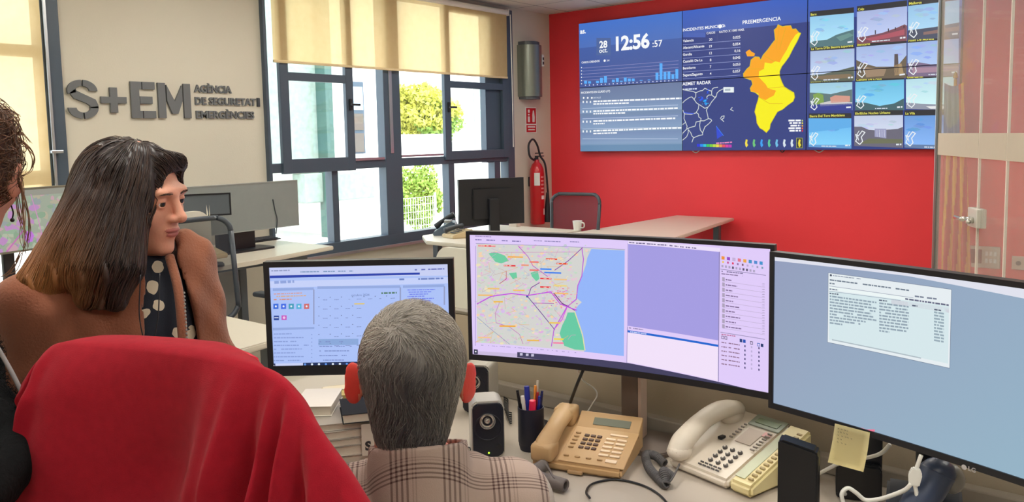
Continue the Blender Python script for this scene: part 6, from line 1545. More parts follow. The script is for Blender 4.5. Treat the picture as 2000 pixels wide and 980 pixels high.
def eyes(par, c, R, s, iris=(70, 50, 36), gaze=(0, 0)):
    for sd in (-1, 1):
        o = V3(c)+R @ (V3((sd*.0315, .0775, .006))*s)
        bm = bm_new(); r = .0128*s; d = Vector(R @ V3((math.sin(gaze[0]), math.cos(gaze[0]), gaze[1]))).normalized()
        bmesh.ops.create_uvsphere(bm, u_segments=24, v_segments=20, radius=r, matrix=Matrix.Translation(Vector(o)) @ d.to_track_quat('Z', 'Y').to_matrix().to_4x4())
        for f in bm.faces:
            q = (f.calc_center_median()-Vector(o)).normalized().dot(d); f.material_index = 2 if q > .94 else (1 if q > .84 else 0)
        obj('eye', bm, [mat('eye_white', (214, 206, 200), .25), mat('iris', iris, .2), mat('pupil', (12, 10, 10), .15)], par, smooth=True)
def brows(par, f, c, R, s, col, n=150):
    t_ = rng.random(n); sd = np.where(rng.random(n) < .5, -1, 1)
    loc = np.stack([sd*(.013+.036*t_), np.full(n, .100), .0245+.006*np.sin(t_*2.2)+rng.normal(size=n)*.0017-.003*t_], 1)*s
    p = V3(c)+loc @ R.T
    for _ in range(6): p = p-grad(f, p)*f(p)[:, None]
    dv = (np.stack([sd*1.0, -.35+0*t_, .25-.5*t_], 1)) @ R.T
    Vv, Ff, _ = strands(f, p, lambda q, k: dv, 3, .0024*s, .00045, .0007)
    np_mesh('eyebrow', Vv, Ff, [mat('brow_hair', col, .7)], par)
def lookmat(name, base, alt, scale, thr, rough=.8, warp=1.0, bump=.2):
    m = mat(name, base, rough, bump=bump, bscale=300); nt = m.node_tree; b = principled(m); N = nt.nodes.new; L = nt.links.new
    tc = N('ShaderNodeTexCoord'); v = N('ShaderNodeTexVoronoi'); v.inputs['Scale'].default_value = scale; L(tc.outputs['Object'], v.inputs[0])
    nz = N('ShaderNodeTexNoise'); nz.inputs['Scale'].default_value = scale*1.3; L(tc.outputs['Object'], nz.inputs[0])
    ad = N('ShaderNodeMath'); ad.operation = 'MULTIPLY_ADD'; ad.inputs[1].default_value = .5*warp; L(nz.outputs['Fac'], ad.inputs[0]); L(v.outputs['Distance'], ad.inputs[2])
    lt = N('ShaderNodeMath'); lt.operation = 'LESS_THAN'; lt.inputs[1].default_value = thr; L(ad.outputs[0], lt.inputs[0])
    mx = N('ShaderNodeMix'); mx.data_type = 'RGBA'; mx.inputs['A'].default_value = lin(base); mx.inputs['B'].default_value = lin(alt); L(lt.outputs[0], mx.inputs['Factor']); L(mx.outputs['Result'], b.inputs['Base Color']); return m
def fold(p, amp, fr=60, ph=0): return amp*(np.sin(p[..., 2]*fr+9*np.sin(p[..., 0]*13+ph)+p[..., 1]*17)*.6+.4*np.sin(p[..., 2]*fr*.53-p[..., 0]*31+ph))
def base_frame(px, d):
    p = Pd(px, 490, d); r = Vector((p.x, p.y)); return (p.x, p.y), math.atan2(p.y, p.x)-PI/2      # local +y away from the camera, +x to its right
M_shoe = mat('dark_shoe_leather', (40, 34, 32), .5)
def shoe(par, x, y, yaw):
    bm = bm_new(); prism(bm, rrect(.095, .27, .045, 5), 'z', 0, .07, bev=.02)
    for v in bm.verts:
        if v.co.y > .02: v.co.z *= .62+.2*(1-min(1, v.co.y/.13))
        v.co = Matrix.Rotation(yaw, 4, 'Z') @ v.co; v.co.x += x; v.co.y += y
    obj('shoe', bm, M_shoe, par, autosmooth=50)

# ------------------------------------------------------------------ standing woman in the brown jacket
(wx, wy), wyaw = base_frame(250, 1.60)
WP = lambda x, y, dep=0: np.array(((x-250)*.00101, dep, CAM_Z-(y-285)*.00101))
wom = thing('person', 'woman with long dark hair and brown jacket standing and looking right', 'person', (wx, wy, 0), wyaw)
M_skinA = skin_mat('skin_warm', (222, 160, 136), .15); M_lipA = mat('lips_rose', (176, 96, 88), .4)
hc = WP(268, 385, 0); hs_ = .95
FD = math.radians(-118)          # face yaw: local +y turned to the right of the frame and a little to the camera
Rh = rotm(math.radians(-90-37), math.radians(-11), math.radians(3))
hf, lf = head_sdf(True); HW = xf(hf, hc, Rh, hs_); LW = xf(lf, hc, Rh, hs_)
neck_b = WP(262, 545, .02)
nk = s_chain([hc+Rh @ V3((0, -.02, -.05)), hc+Rh @ V3((0, -.025, -.11)), neck_b], [.052, .049, .058])
Vh, Fh = nets(lambda p: smin(HW(p), nk(p), .02), hc+V3((-.13, -.13, -.25)), hc+V3((.13, .13, .14)), .0026)
# trunk, arms, legs
shL, shR = WP(352, 536, .06), WP(92, 575, -.05)        # shoulders at image right / image left
elL, elR = WP(402, 775, .02), WP(56, 790, -.02)
haL, haR = WP(330, 900, -.13), WP(150, 900, -.15)
hip = WP(232, 925, .03)
T_n = V3((.36, -.93, 0)); T_n /= np.linalg.norm(T_n)    # where the chest faces
Rt = np.stack([np.cross(T_n, (0, 0, 1)), T_n, V3((0, 0, 1))], 1)
ch = WP(245, 640, .02); wa = WP(236, 800, .03)
body = s_union([s_ell(ch, (.150, .095, .17), Rt), s_ell(wa, (.125, .085, .14), Rt), s_ell(hip, (.155, .105, .14), Rt), s_cap(shL, shR, .040), s_cap(shL, elL, .042, .036), s_cap(elL, haL, .037, .026), s_cap(shR, elR, .047, .038), s_cap(elR, haR, .037, .026),
    s_chain([hip+V3((.085, 0, -.05)), hip+V3((.10, -.02, -.46)), (hip[0]+.10, .06, .09)], [.082, .056, .04]), s_chain([hip+V3((-.085, 0, -.05)), hip+V3((-.10, -.02, -.46)), (hip[0]-.10, .04, .09)], [.082, .056, .04]), nk], .03)
hands = [hand(haL+V3((-.03, -.03, -.03)), (-.5, -.6, -.5), (.3, -.5, .7), -1, .6, .93), hand(haR+V3((.03, -.03, -.03)), (.5, -.6, -.5), (-.3, -.5, .7), 1, .6, .93)]
Vb, Fb = nets(body, (-.36, -.30, .04), (.32, .26, 1.36), .011)
parts = [(Vh, Fh)]
off = 0; AV = [Vh, Vb]; AF = [Fh, Fb+len(Vh)]; n0 = len(Vh)+len(Vb)
for hd, hc_ in ((hands[0], haL), (hands[1], haR)):
    v_, f_ = nets(lambda p, hd=hd, hc_=hc_: smin(hd(p), s_cap(hc_+V3((0, .03, .02)), hc_+V3((0, -.02, -.01)), .026, .024)(p), .015), hc_-V3((.16, .18, .18)), hc_+V3((.16, .12, .1)), .004); AV.append(v_); AF.append(f_+n0); n0 += len(v_)
Vall = np.concatenate(AV); Fall = np.concatenate(AF); cen = Vall[Fall].mean(1); mi = (LW(cen) < .0012).astype(int); mi[len(Fh):] = 0
np_mesh('body', Vall, Fall, [M_skinA, M_lipA], wom, mi)
eyes(wom, hc, Rh, hs_, gaze=(.12, -.03)); brows(wom, HW, hc, Rh, hs_, (86, 64, 54))
# blouse
M_bl1 = lookmat('dark_blouse_with_petals', (22, 30, 44), (212, 200, 176), 26, .60, warp=1.1)
vneck = s_cap(WP(296, 500, -.14), WP(283, 655, -.15), .034, .008)
bl = s_union([s_ell(ch, (.158, .102, .18), Rt), s_ell(wa, (.135, .093, .16), Rt), s_cap(shL*.75+shR*.25, shR*.75+shL*.25, .042)], .03)
blf = lambda p: smax(bl(p)+fold(p, .0016, 45), -vneck(p), .006)
v_, f_ = nets(blf, (-.25, -.2, .72), (.25, .2, 1.40), .006)
np_mesh('blouse', v_, f_, [M_bl1], wom)
# jacket
M_jk = mat('brown_suede', (142, 90, 68), .9, spec=.25, noise=.28, nscale=9, bump=.5, bscale=220, sheen=.15)
jk = s_union([s_ell(ch, (.176, .118, .20), Rt), s_ell(wa, (.158, .112, .19), Rt), s_ell(hip+V3((0, 0, .03)), (.168, .118, .12), Rt), s_cap(shL, shR, .056), s_chain([shL, elL, haL+V3((.0, .02, .03))], [.058, .050, .036]), s_chain([shR, elR, haR+V3((0, .02, .03))], [.062, .056, .040]),
              s_chain([WP(318, 520, .02), WP(352, 500, .04)], [.034, .034])], .035)
inner = s_union([s_ell(ch, (.164, .106, .19), Rt), s_ell(wa, (.146, .100, .18), Rt), s_cap(shL, shR, .040), s_chain([hip, hip-V3((0, 0, .3))], [.14, .16])], .03)
opc = WP(279, 600, 0)
def opening(p):
    q = (p-opc) @ Rt
    half = .048+.018*np.clip(-(p[..., 2]-opc[2])/.12, -1, 1.0)
    return np.maximum(np.abs(q[..., 0]+.012)-half, -(q[..., 1]-.02))
neckhole = s_cap(WP(278, 470, .0), WP(266, 560, .0), .066, .058)
def jkf(p):
    v = jk(p)+fold(p, .0052, 30, 1)+fold(p, .0026, 74, 4)
    v = smax(v, -opening(p), .008); v = smax(v, -neckhole(p), .01)
    v = np.maximum(v, -inner(p)+.0)
    return np.maximum(v, .80-p[..., 2])
v_, f_ = nets(jkf, (-.36, -.30, .66), (.34, .26, 1.42), .0055)
np_mesh('jacket', v_, f_, [M_jk], wom)
# turned collar / lapels
bm = bm_new()
for pts, w0 in (([WP(322, 500, -.045), WP(332, 560, -.088), WP(334, 640, -.112), WP(334, 720, -.115)], .009),):
    tube(bm, pts, w0, 8, 10)
obj('lapel_edge', bm, M_jk, wom, smooth=True)
bm = bm_new()
for z in range(26):
    pp = WP(340, 560+z*7, -.128); sphere(bm, (pp[0], pp[1]-.004, pp[2]), .0022, 6)
obj('zip', bm, M_alu, wom)
bm = bm_new(); tube(bm, [WP(268, 520, -.13), WP(262, 600, -.142), WP(275, 655, -.15), WP(292, 600, -.148), WP(300, 520, -.13)], .0012, 5); obj('necklace', bm, M_dark, wom, smooth=True)
bm = bm_new(); p_ = WP(272, 658, -.150); lathe(bm, [(0, 0), (.016, .001), (.018, .004), (0, .005)], 5, Matrix.Translation(Vector(p_)) @ Matrix.Rotation(PI/2, 4, 'X')); obj('blue_badge', bm, mat('blue_enamel', (30, 66, 140), .3), wom)
# trousers
M_tr = mat('dark_trousers', (44, 46, 56), .85, bump=.2, bscale=200)
tf = s_union([s_ell(hip+V3((0, 0, -.02)), (.165, .115, .13), Rt), s_chain([hip+V3((.085, 0, -.05)), hip+V3((.10, -.02, -.46)), (hip[0]+.10, .06, .10)], [.094, .070, .062]), s_chain([hip+V3((-.085, 0, -.05)), hip+V3((-.10, -.02, -.46)), (hip[0]-.10, .04, .10)], [.094, .070, .062])], .02)
v_, f_ = nets(lambda p: np.maximum(tf(p)+fold(p, .002), .06-p[..., 2]), (-.36, -.2, .02), (.28, .24, 1.06), .012); np_mesh('trousers', v_, f_, [M_tr], wom)
shoe(wom, hip[0]+.10, .02, PI); shoe(wom, hip[0]-.10, .0, PI)
# hair
hl = lambda x, y, z: hc+Rh @ V3((x, y, z))*hs_
cap_ = s_ell(hl(0, -.016, .022), V3((.090, .108, .096))*hs_, Rh)
facewin = s_union([s_ell(hl(-.01, .125, -.018), V3((.070, .092, .106))*hs_, Rh), s_cap(hl(0, .14, -.06), hl(0, .14, -.2), .08)], .01)
swoop = s_chain([hl(.02, .02, .100), hl(.015, .062, .094), hl(-.022, .080, .090), hl(-.052, .068, .078)], [.018, .014, .010, .006])
capf = lambda p: smin(smax(cap_(p), -facewin(p), .012), swoop(p), .018)
mass = s_union([s_chain([WP(244, 345, .03), WP(206, 420, .04), WP(158, 490, .03), WP(128, 535, .01)], [.062, .072, .062, .035]),
                s_chain([WP(246, 350, -.045), WP(244, 420, -.075), WP(232, 505, -.10), WP(226, 565, -.12)], [.050, .042, .044, .016]),
                s_chain([WP(205, 400, -.03), WP(160, 470, -.05), WP(105, 530, -.065), WP(52, 572, -.065)], [.055, .052, .038, .014]),
                s_chain([WP(215, 430, -.05), WP(188, 510, -.09), WP(180, 555, -.11)], [.055, .048, .02]),
                s_chain([WP(318, 480, .04), WP(338, 520, .02), WP(335, 548, .0)], [.02, .026, .010])], .03)
hairf0 = lambda p: smin(capf(p), mass(p), .03)
facecut = s_ell(hl(-.006, .112, -.022), V3((.063, .070, .092))*hs_, Rh)
wv = lambda p: .0045*np.sin(p[..., 0]*190+p[..., 1]*90)*np.clip((1.42-p[..., 2])/.12, 0, 1)+.0022*np.sin(p[..., 0]*150+p[..., 2]*22+3*np.sin(p[..., 2]*14))+.0012*np.sin(p[..., 0]*310+p[..., 1]*190)
hairf = lambda p: smax(hairf0(p), -facecut(p), .01)+wv(p)
v_, f_ = nets(hairf, (-.27, -.22, 1.22), (.19, .18, 1.64), .0042)
def hcol(p, k):
    """dark brown, with golden window backlight painted into the far left lengths"""
    lo = np.clip((1.50-p[:, 2])/.18, 0, 1)*np.clip((-.03-p[:, 0])/.13, 0, 1); q = np.clip(lo*1.15+.12*k, 0, 1)[:, None]
    a, b_ = np.array(lin((48, 40, 42))[:3]), np.array(lin((164, 112, 66))[:3])
    return np.concatenate([a*(1-q)+b_*q, np.ones((len(p), 1))], 1)
M_hair = hair_mat('long_hair', .42)
seeds = rand_on(lambda p: hairf0(p), (-.22, -.2, 1.30), (.16, .16, 1.62), 2600, lambda p: (facecut(p) > .004))
ctr_top = hl(.0, -.0, .11)
def dflow(p, t):
    ax = np.stack([np.full(len(p), -.35), np.full(len(p), -.10), np.full(len(p), -1.0)], 1)
    top = np.clip((p[:, 2]-1.52)/.06, 0, 1)[:, None]; out = p-ctr_top; out[:, 2] = -.03
    fr = (p[:, 0] > hc[0]+.03)[:, None] & (p[:, 2] > 1.47)[:, None]
    d = ax*(1-top)+top*(out*14)
    return np.where(fr, np.array([.5, .0, -.5]), d)
Vs, Fs, sid = strands(hairf0, seeds, dflow, 16, .0125, .0011, .0022+.0022*rng.random(2600), jit=.05)
kk_ = rng.random(2600)
cols = np.concatenate([hcol(v_, np.zeros(len(v_))), hcol(Vs, kk_[sid])])
np_mesh('hair', np.concatenate([v_, Vs]), np.concatenate([f_, Fs+len(v_)]), [M_hair], wom, cols=cols)

# ------------------------------------------------------------------ seated man seen from behind
(mx_, my_), myaw = base_frame(800, 1.30)
K = .00082
MPt = lambda x, y, dep=0: np.array(((x-800)*K, dep, CAM_Z-(y-274)*K))
man = thing('person', 'grey-haired man in a checked shirt seated with his back turned', 'person', (mx_, my_, 0), myaw)
hc = MPt(795, 748, 0); hs_ = 1.045
Rh = rotm(math.radians(3), math.radians(-6), math.radians(4))
M_skinB = skin_mat('skin_ruddy', (214, 130, 108), .25)
hf, lf = head_sdf(False, .5)
HM = xf(hf, hc, Rh, hs_)
nb = MPt(806, 930, -.015)
nk = s_chain([hc+Rh @ V3((0, -.02, -.05)), hc+Rh @ V3((0, -.035, -.12)), nb], [.058, .055, .064])
Vh, Fh = nets(lambda p: smin(HM(p), nk(p), .02), hc+V3((-.13, -.14, -.25)), hc+V3((.13, .14, .14)), .0032)
shR, shL = MPt(985, 1018, -.0), MPt(615, 1018, .0)
elR, elL = shR+V3((.05, .13, -.24)), shL+V3((-.05, .13, -.24))
haR, haL = V3((.16, .42, .78)), V3((-.14, .42, .78))
ch = V3((.0, -.0, .86)); hip = V3((0, -.06, .56)); cn = MPt(804, 985, -.01)
kR, kL = hip+V3((.13, .42, -.05)), hip+V3((-.13, .42, -.05))
legs = s_union([s_chain([hip+V3((.09, .03, -.03)), kR, V3((kR[0], kR[1]+.0, .10))], [.088, .060, .042]), s_chain([hip+V3((-.09, .03, -.03)), kL, V3((kL[0], kL[1]+.0, .10))], [.088, .060, .042])], .02)
body = s_union([s_ell(ch, (.160, .100, .17)), s_ell(hip+V3((0, 0, .04)), (.165, .12, .12)), s_chain([shL, cn, shR], [.055, .06, .055]), s_chain([shR, elR, haR], [.052, .042, .028]), s_chain([shL, elL, haL], [.052, .042, .028]), legs, nk], .03)
Vb, Fb = nets(body, (-.38, -.25, .05), (.38, .56, 1.12), .011)
AV = [Vh, Vb]; AF = [Fh, Fb+len(Vh)]; n0 = len(Vh)+len(Vb)
for c_, sd in ((haR, -1), (haL, 1)):
    hd = hand(c_+V3((0, .06, .0)), (0, 1, -.12), (0, 0, 1), sd, .45, 1.0)
    v_, f_ = nets(lambda p, hd=hd, c_=c_: smin(hd(p), s_cap(c_+V3((0, -.05, .0)), c_+V3((0, .03, 0)), .029, .026)(p), .015), c_-V3((.12, .1, .1)), c_+V3((.12, .24, .1)), .004); AV.append(v_); AF.append(f_+n0); n0 += len(v_)
Va, Fa = np.concatenate(AV), np.concatenate(AF); cl = ((Va[Fa].mean(1)-hc) @ Rh)/hs_
mi = ((np.abs(cl[:, 0]) > .079) & (np.abs(cl[:, 2]) < .05) & (np.abs(cl[:, 1]) < .04)).astype(int)
M_ear = skin_mat('red_backlit_ear_skin', (214, 70, 62), .5)  # naturally redder ears, plus backlight through them put into the colour
np_mesh('body', Va, Fa, [M_skinB, M_ear], man, mi)
eyes(man, hc, Rh, hs_); brows(man, HM, hc, Rh, hs_, (120, 116, 112))
# checked shirt
def plaid():
    m = mat('checked_shirt_cloth', (186, 168, 154), .85, bump=.2, bscale=500); nt = m.node_tree; b = principled(m); N = nt.nodes.new; L = nt.links.new
    tc = N('ShaderNodeTexCoord'); sp_ = N('ShaderNodeSeparateXYZ'); L(tc.outputs['Object'], sp_.inputs[0])
    def M_(op, a, b_=None, v=None, v0=None):
        q = N('ShaderNodeMath'); q.operation = op
        if a is not None: L(a, q.inputs[0])
        elif v0 is not None: q.inputs[0].default_value = v0
        if b_ is not None: L(b_, q.inputs[1])
        elif v is not None: q.inputs[1].default_value = v
        return q.outputs[0]
    def lines(src, per, fr_w, n):
        """n thin lines gathered in one band of every period"""
        u = M_('FRACT', M_('MULTIPLY', src, v=1/per)); inb = M_('LESS_THAN', u, v=fr_w); w = M_('FRACT', M_('MULTIPLY', u, v=n/fr_w)); return M_('MULTIPLY', M_('LESS_THAN', w, v=.42), inb)
    sx = M_('ADD', sp_.outputs['X'], v=1.0); zc_ = M_('ADD', sp_.outputs['Z'], M_('MULTIPLY', sp_.outputs['Y'], v=.9))
    a1 = lines(sx, .080, .40, 4); a2 = lines(M_('ADD', sx, v=.047), .080, .12, 2); b1_ = lines(zc_, .074, .40, 4); b2_ = lines(M_('ADD', zc_, v=.045), .074, .12, 2)
    tot = M_('MINIMUM', M_('ADD', M_('ADD', a1, M_('MULTIPLY', a2, v=.4)), M_('ADD', b1_, M_('MULTIPLY', b2_, v=.4))), v=1.6)
    mx = N('ShaderNodeMix'); mx.data_type = 'RGBA'; mx.inputs['A'].default_value = lin((172, 152, 142)); mx.inputs['B'].default_value = lin((66, 38, 38)); L(M_('MULTIPLY', tot, v=.60), mx.inputs['Factor']); L(mx.outputs['Result'], b.inputs['Base Color']); return m
M_plaid = plaid(); M_grey_s = mat('plain_grey_sleeve', (176, 166, 158), .85, bump=.3, bscale=260)
sh = s_union([s_ell(ch, (.182, .120, .205)), s_ell(hip+V3((0, 0, .06)), (.180, .135, .11)), s_chain([shL, MPt(710, 985, -.0), cn+V3((0, 0, .0)), MPt(905, 985, -.0), shR], [.070, .060, .066, .060, .070]), s_chain([shR, elR, haR-V3((0, .05, 0))], [.068, .054, .038]), s_chain([shL, elL, haL-V3((0, .05, 0))], [.068, .054, .038])], .03)
colr = s_cap(MPt(806, 960, -.030), MPt(804, 800, -.036), .088, .072); colin = s_cap(MPt(806, 1010, -.022), MPt(804, 800, -.034), .072, .066)
def shf(p):
    v = sh(p)+fold(p, .0026, 42, 2); c2 = np.maximum(np.maximum(colr(p), -colin(p)), p[..., 2]+.30*(p[..., 1]+.1)-1.108); v = smin(v, c2, .012); v = np.maximum(v, -smax(colin(p), .0*p[..., 2]+(1.03-p[..., 2]), .01))
    return v
v_, f_ = nets(shf, (-.38, -.26, .48), (.38, .48, 1.18), .0055)
cen = v_[f_].mean(1); mi = ((np.abs(cen[:, 0]-.0) > .214) | (cen[:, 1] > .12)).astype(int)
np_mesh('checked_shirt', v_, f_, [M_plaid, M_grey_s], man, mi)
tf = lambda p: legs(p)-.012
v_, f_ = nets(lambda p: np.maximum(smin(tf(p), s_ell(hip, (.178, .14, .11))(p), .02), np.maximum(.08-p[..., 2], p[..., 2]-.62)), (-.32, -.25, .05), (.32, .56, .70), .013); np_mesh('trousers', v_, f_, [M_tr], man)
shoe(man, kR[0], kR[1]+.05, 0); shoe(man, kL[0], kL[1]+.05, 0)
# short grey hair
hl = lambda x, y, z: hc+Rh @ V3((x, y, z))*hs_
cap0 = s_union([s_ell(hl(0, -.016, .032), V3((.0795, .102, .092))*hs_, Rh), s_ell(hl(0, -.045, -.050), V3((.055, .050, .070))*hs_, Rh)], .035)
fw = s_union([s_ell(hl(0, .135, -.03), V3((.075, .10, .10))*hs_, Rh), s_ell(hl(.09, .008, -.008), V3((.03, .026, .038))*hs_, Rh), s_ell(hl(-.09, .008, -.008), V3((.03, .026, .038))*hs_, Rh)], .01)
def below(p): return (hl(0, 0, -.125)[2]-p[..., 2])
capm = lambda p: np.maximum(smax(cap0(p), -fw(p), .006), below(p))
v_, f_ = nets(lambda p: capm(p)+.0009*np.sin(p[..., 0]*260+p[..., 2]*60)*np.sin(p[..., 2]*170+p[..., 1]*90), hc-V3((.12, .15, .18)), hc+V3((.12, .13, .15)), .0034)
NS = 8500
seeds = rand_on(cap0, hc-V3((.11, .14, .14)), hc+V3((.11, .12, .14)), NS, lambda p: (fw(p) > .001) & (below(p) < -.002))
whl = hl(-.022, -.070, .075)
def mflow(p, t):
    out = p-whl; tang = np.cross(out, V3((-.1, -.8, .6))); d = out/np.maximum(np.linalg.norm(out, axis=1, keepdims=True), .01)
    near = np.exp(-np.linalg.norm(out, axis=1)/.05)[:, None]
    return d+near*tang*22+np.stack([.5*np.sin(p[:, 2]*60+p[:, 0]*35), 0*p[:, 0], -.5+0*p[:, 0]], 1)
Vs, Fs, sid = strands(cap0, seeds, mflow, 4, .0062, .00062, .0012+.0035*rng.random(NS), jit=.28)
def mcol(p, k):  # crown and side rim paler: window backlight painted into the grey
    side = np.clip(np.abs(p[:, 0]-hc[0])/.085, 0, 1)**2; top = np.clip((p[:, 2]-hc[2]-.03)/.08, 0, 1); q = np.clip(.10+.55*side+.42*top+.40*(k-.4), 0, 1)[:, None]
    a, b_ = np.array(lin((66, 66, 72))[:3]), np.array(lin((196, 188, 178))[:3]); return np.concatenate([a*(1-q)+b_*q, np.ones((len(p), 1))], 1)
cols = np.concatenate([mcol(v_, np.full(len(v_), .3)), mcol(Vs, rng.random(NS)[sid])])
np_mesh('hair', np.concatenate([v_, Vs]), np.concatenate([f_, Fs+len(v_)]), [hair_mat('short_grey_hair', .6, .3)], man, cols=cols)
# his chair (low back, below the frame)
o_ = office_chair('office_chair', 'dark office chair under the seated man', (mx_, my_, 0), myaw+PI, hb=.34, wb=.44, z_back=.46, arms=False, back_tilt=.05, skin=mat('charcoal_fabric', (48, 50, 58), .9))

# ------------------------------------------------------------------ person at the left edge
(lx, ly), lyaw = base_frame(-110, 1.28)
KL = .000808
LPt = lambda x, y, dep=0: np.array(((x+110)*KL, dep, CAM_Z-(y-292)*KL))
lp = thing('person', 'person in black with a curly brown updo, cut off by the left edge', 'person', (lx, ly, 0), lyaw)
hc = LPt(-70, 345, 0); hs_ = .96; Rh = rotm(math.radians(-22), math.radians(-4), math.radians(5))
hf, lf = head_sdf(True); HL = xf(hf, hc, Rh, hs_)
nb = LPt(-130, 540, .02); nk = s_chain([hc+Rh @ V3((0, -.02, -.05)), hc+Rh @ V3((0, -.03, -.11)), nb], [.052, .048, .058])
Vh, Fh = nets(lambda p: smin(HL(p), nk(p), .02), hc+V3((-.13, -.14, -.25)), hc+V3((.13, .14, .14)), .0036)
shR, shL = LPt(60-130, 590, .03), LPt(-370, 590, -.03)
shR = LPt(-160, 690, .0); elR = LPt(-27, 868, -.12); haR = LPt(-150, 910, -.30); elL = LPt(-440, 900, -.02); haL = LPt(-330, 960, -.22)
ch = LPt(-240, 740, .01); hip = LPt(-240, 1060, .01)
legs = s_union([s_chain([hip+V3((.085, 0, -.05)), hip+V3((.10, .0, -.46)), (hip[0]+.10, .02, .09)], [.082, .056, .04]), s_chain([hip+V3((-.085, 0, -.05)), hip+V3((-.10, .0, -.46)), (hip[0]-.10, .0, .09)], [.082, .056, .04])], .02)
arms_ = s_union([s_chain([shR, elR, haR], [.048, .038, .027]), s_chain([shL, elL, haL], [.048, .038, .027])], .01)
body = s_union([s_ell(ch, (.15, .10, .18)), s_ell((ch+hip)/2, (.13, .09, .16)), s_ell(hip, (.155, .105, .13)), s_cap(shL, shR, .052), arms_, legs, nk], .03)
Vb, Fb = nets(body, (-.42, -.36, .04), (.26, .24, 1.45), .012)
AV = [Vh, Vb]; AF = [Fh, Fb+len(Vh)]; n0 = len(Vh)+len(Vb)
for c_, fw_, sd in ((haR, (-.6, -.7, .1), -1), (haL, (.6, -.7, .1), 1)):
    hd = hand(c_+V3(fw_)*.06, fw_, (0, 0, 1), sd, .6, .93); v_, f_ = nets(lambda p, hd=hd, c_=c_, fw_=fw_: smin(hd(p), s_cap(c_-V3(fw_)*.05, c_+V3(fw_)*.03, .028, .025)(p), .015), c_-V3((.22, .24, .12)), c_+V3((.22, .12, .12)), .0045); AV.append(v_); AF.append(f_+n0); n0 += len(v_)
M_skinC = skin_mat('skin_rosy', (222, 160, 140), .15)
np_mesh('body', np.concatenate(AV), np.concatenate(AF), [M_skinC], lp)
eyes(lp, hc, Rh, hs_)
M_knit = mat('black_knit', (15, 17, 19), .95, spec=.2, bump=.9, bscale=120)
kn = s_union([s_ell(ch, (.172, .122, .20)), s_ell((ch+hip)/2, (.155, .115, .18)), s_ell(hip+V3((0, 0, .05)), (.165, .12, .10)), s_cap(shL, shR, .062), s_chain([shR, elR, haR], [.058, .053, .040]), s_chain([shL, elL, haL], [.066, .062, .042])], .03)
nh = s_cap(nb+V3((0, 0, .1)), nb-V3((0, 0, .02)), .07, .06)
v_, f_ = nets(lambda p: smax(kn(p)+fold(p, .003, 50)+.0012*np.sin(p[..., 0]*400)*np.sin(p[..., 2]*420), -nh(p), .01), (-.46, -.36, .68), (.28, .24, 1.42), .007); np_mesh('black_cardigan', v_, f_, [M_knit], lp)
fz_s = rand_on(kn, LPt(-60, 990, -.14), LPt(70, 640, .12), 1500)
Vs, Fs, _ = strands(kn, fz_s, lambda p, t: rng.normal(size=p.shape), 3, .004, .0006, .008*rng.random(1500), jit=1.0)
np_mesh('knit_fuzz', Vs, Fs, [M_knit], lp)
v_, f_ = nets(lambda p: np.maximum(smin(legs(p)-.013, s_ell(hip, (.168, .118, .12))(p), .02), .06-p[..., 2]), (-.36, -.2, .02), (.2, .24, 1.06), .013); np_mesh('trousers', v_, f_, [M_tr], lp)
shoe(lp, hip[0]+.10, .05, 0); shoe(lp, hip[0]-.10, .03, 0)
bm = bm_new(); tube(bm, [LPt(-60, 620, -.075), LPt(-20, 720, -.09), LPt(2, 790, -.10), LPt(14, 832, -.085)], .0035, 6); obj('strap', bm, mat('grey_strap', (150, 148, 150), .6), lp, smooth=True)
bm = bm_new(); e_ = LPt(8, 408, .0); tube(bm, [e_, e_+V3((.002, 0, -.012)), e_+V3((.0, 0, -.022))], .0012, 6); sphere(bm, tuple(e_+V3((0, 0, -.024))), .0035, 8); obj('earring', bm, M_dark, lp, smooth=True)
hl = lambda x, y, z: hc+Rh @ V3((x, y, z))*hs_
capL = s_union([s_ell(hl(0, -.016, .035), V3((.084, .102, .092))*hs_, Rh), s_ell(hl(.03, -.06, .075), V3((.06, .055, .05))*hs_, Rh)], .02)
fwL = s_union([s_ell(hl(0, .135, -.03), V3((.075, .10, .10))*hs_, Rh), s_ell(hl(.09, -.0, -.035), V3((.035, .04, .045))*hs_, Rh), s_ell(hl(-.09, -.0, -.035), V3((.035, .04, .045))*hs_, Rh), s_cap(hl(0, -.09, -.1), hl(0, .05, -.1), .045)], .01)
hairL = lambda p: smax(capL(p), -fwL(p), .006)
v_, f_ = nets(lambda p: hairL(p)+.002*np.sin(p[..., 0]*170+p[..., 2]*110)+.0015*np.sin(p[..., 2]*210+p[..., 1]*120), hc-V3((.13, .16, .17)), hc+V3((.15, .13, .17)), .0042)
NL = 1600
seeds = rand_on(hairL, hc-V3((.12, .14, .12)), hc+V3((.13, .12, .16)), NL)
Vs, Fs, sid = strands(capL, seeds, lambda p, t: np.stack([np.sin(p[:, 2]*90+t*4), np.cos(p[:, 0]*80+t*3), .5*np.sin(p[:, 1]*90+t*5)+.2], 1), 9, .006, .0009, .002+.012*rng.random(NL)**3, jit=.5)
wis = [[LPt(8, 262, -.02), LPt(36, 280, -.03), LPt(50, 310, -.03), LPt(44, 338, -.03), LPt(26, 352, -.03)], [LPt(10, 300, -.03), LPt(24, 360, -.04), LPt(26, 420, -.04), LPt(20, 470, -.05), LPt(18, 505, -.05)], [LPt(14, 330, -.03), LPt(32, 400, -.03), LPt(34, 450, -.03), LPt(24, 492, -.03)],
       [LPt(16, 350, -.03), LPt(18, 420, -.03), LPt(24, 470, -.04)], [LPt(-2, 235, -.0), LPt(12, 215, -.01), LPt(32, 226, -.01)], [LPt(12, 270, -.0), LPt(32, 262, -.01), LPt(48, 282, -.01)], [LPt(6, 520, -.03), LPt(18, 502, -.03), LPt(0, 530, -.03), LPt(-22, 548, -.03)]]
bm = bm_new()
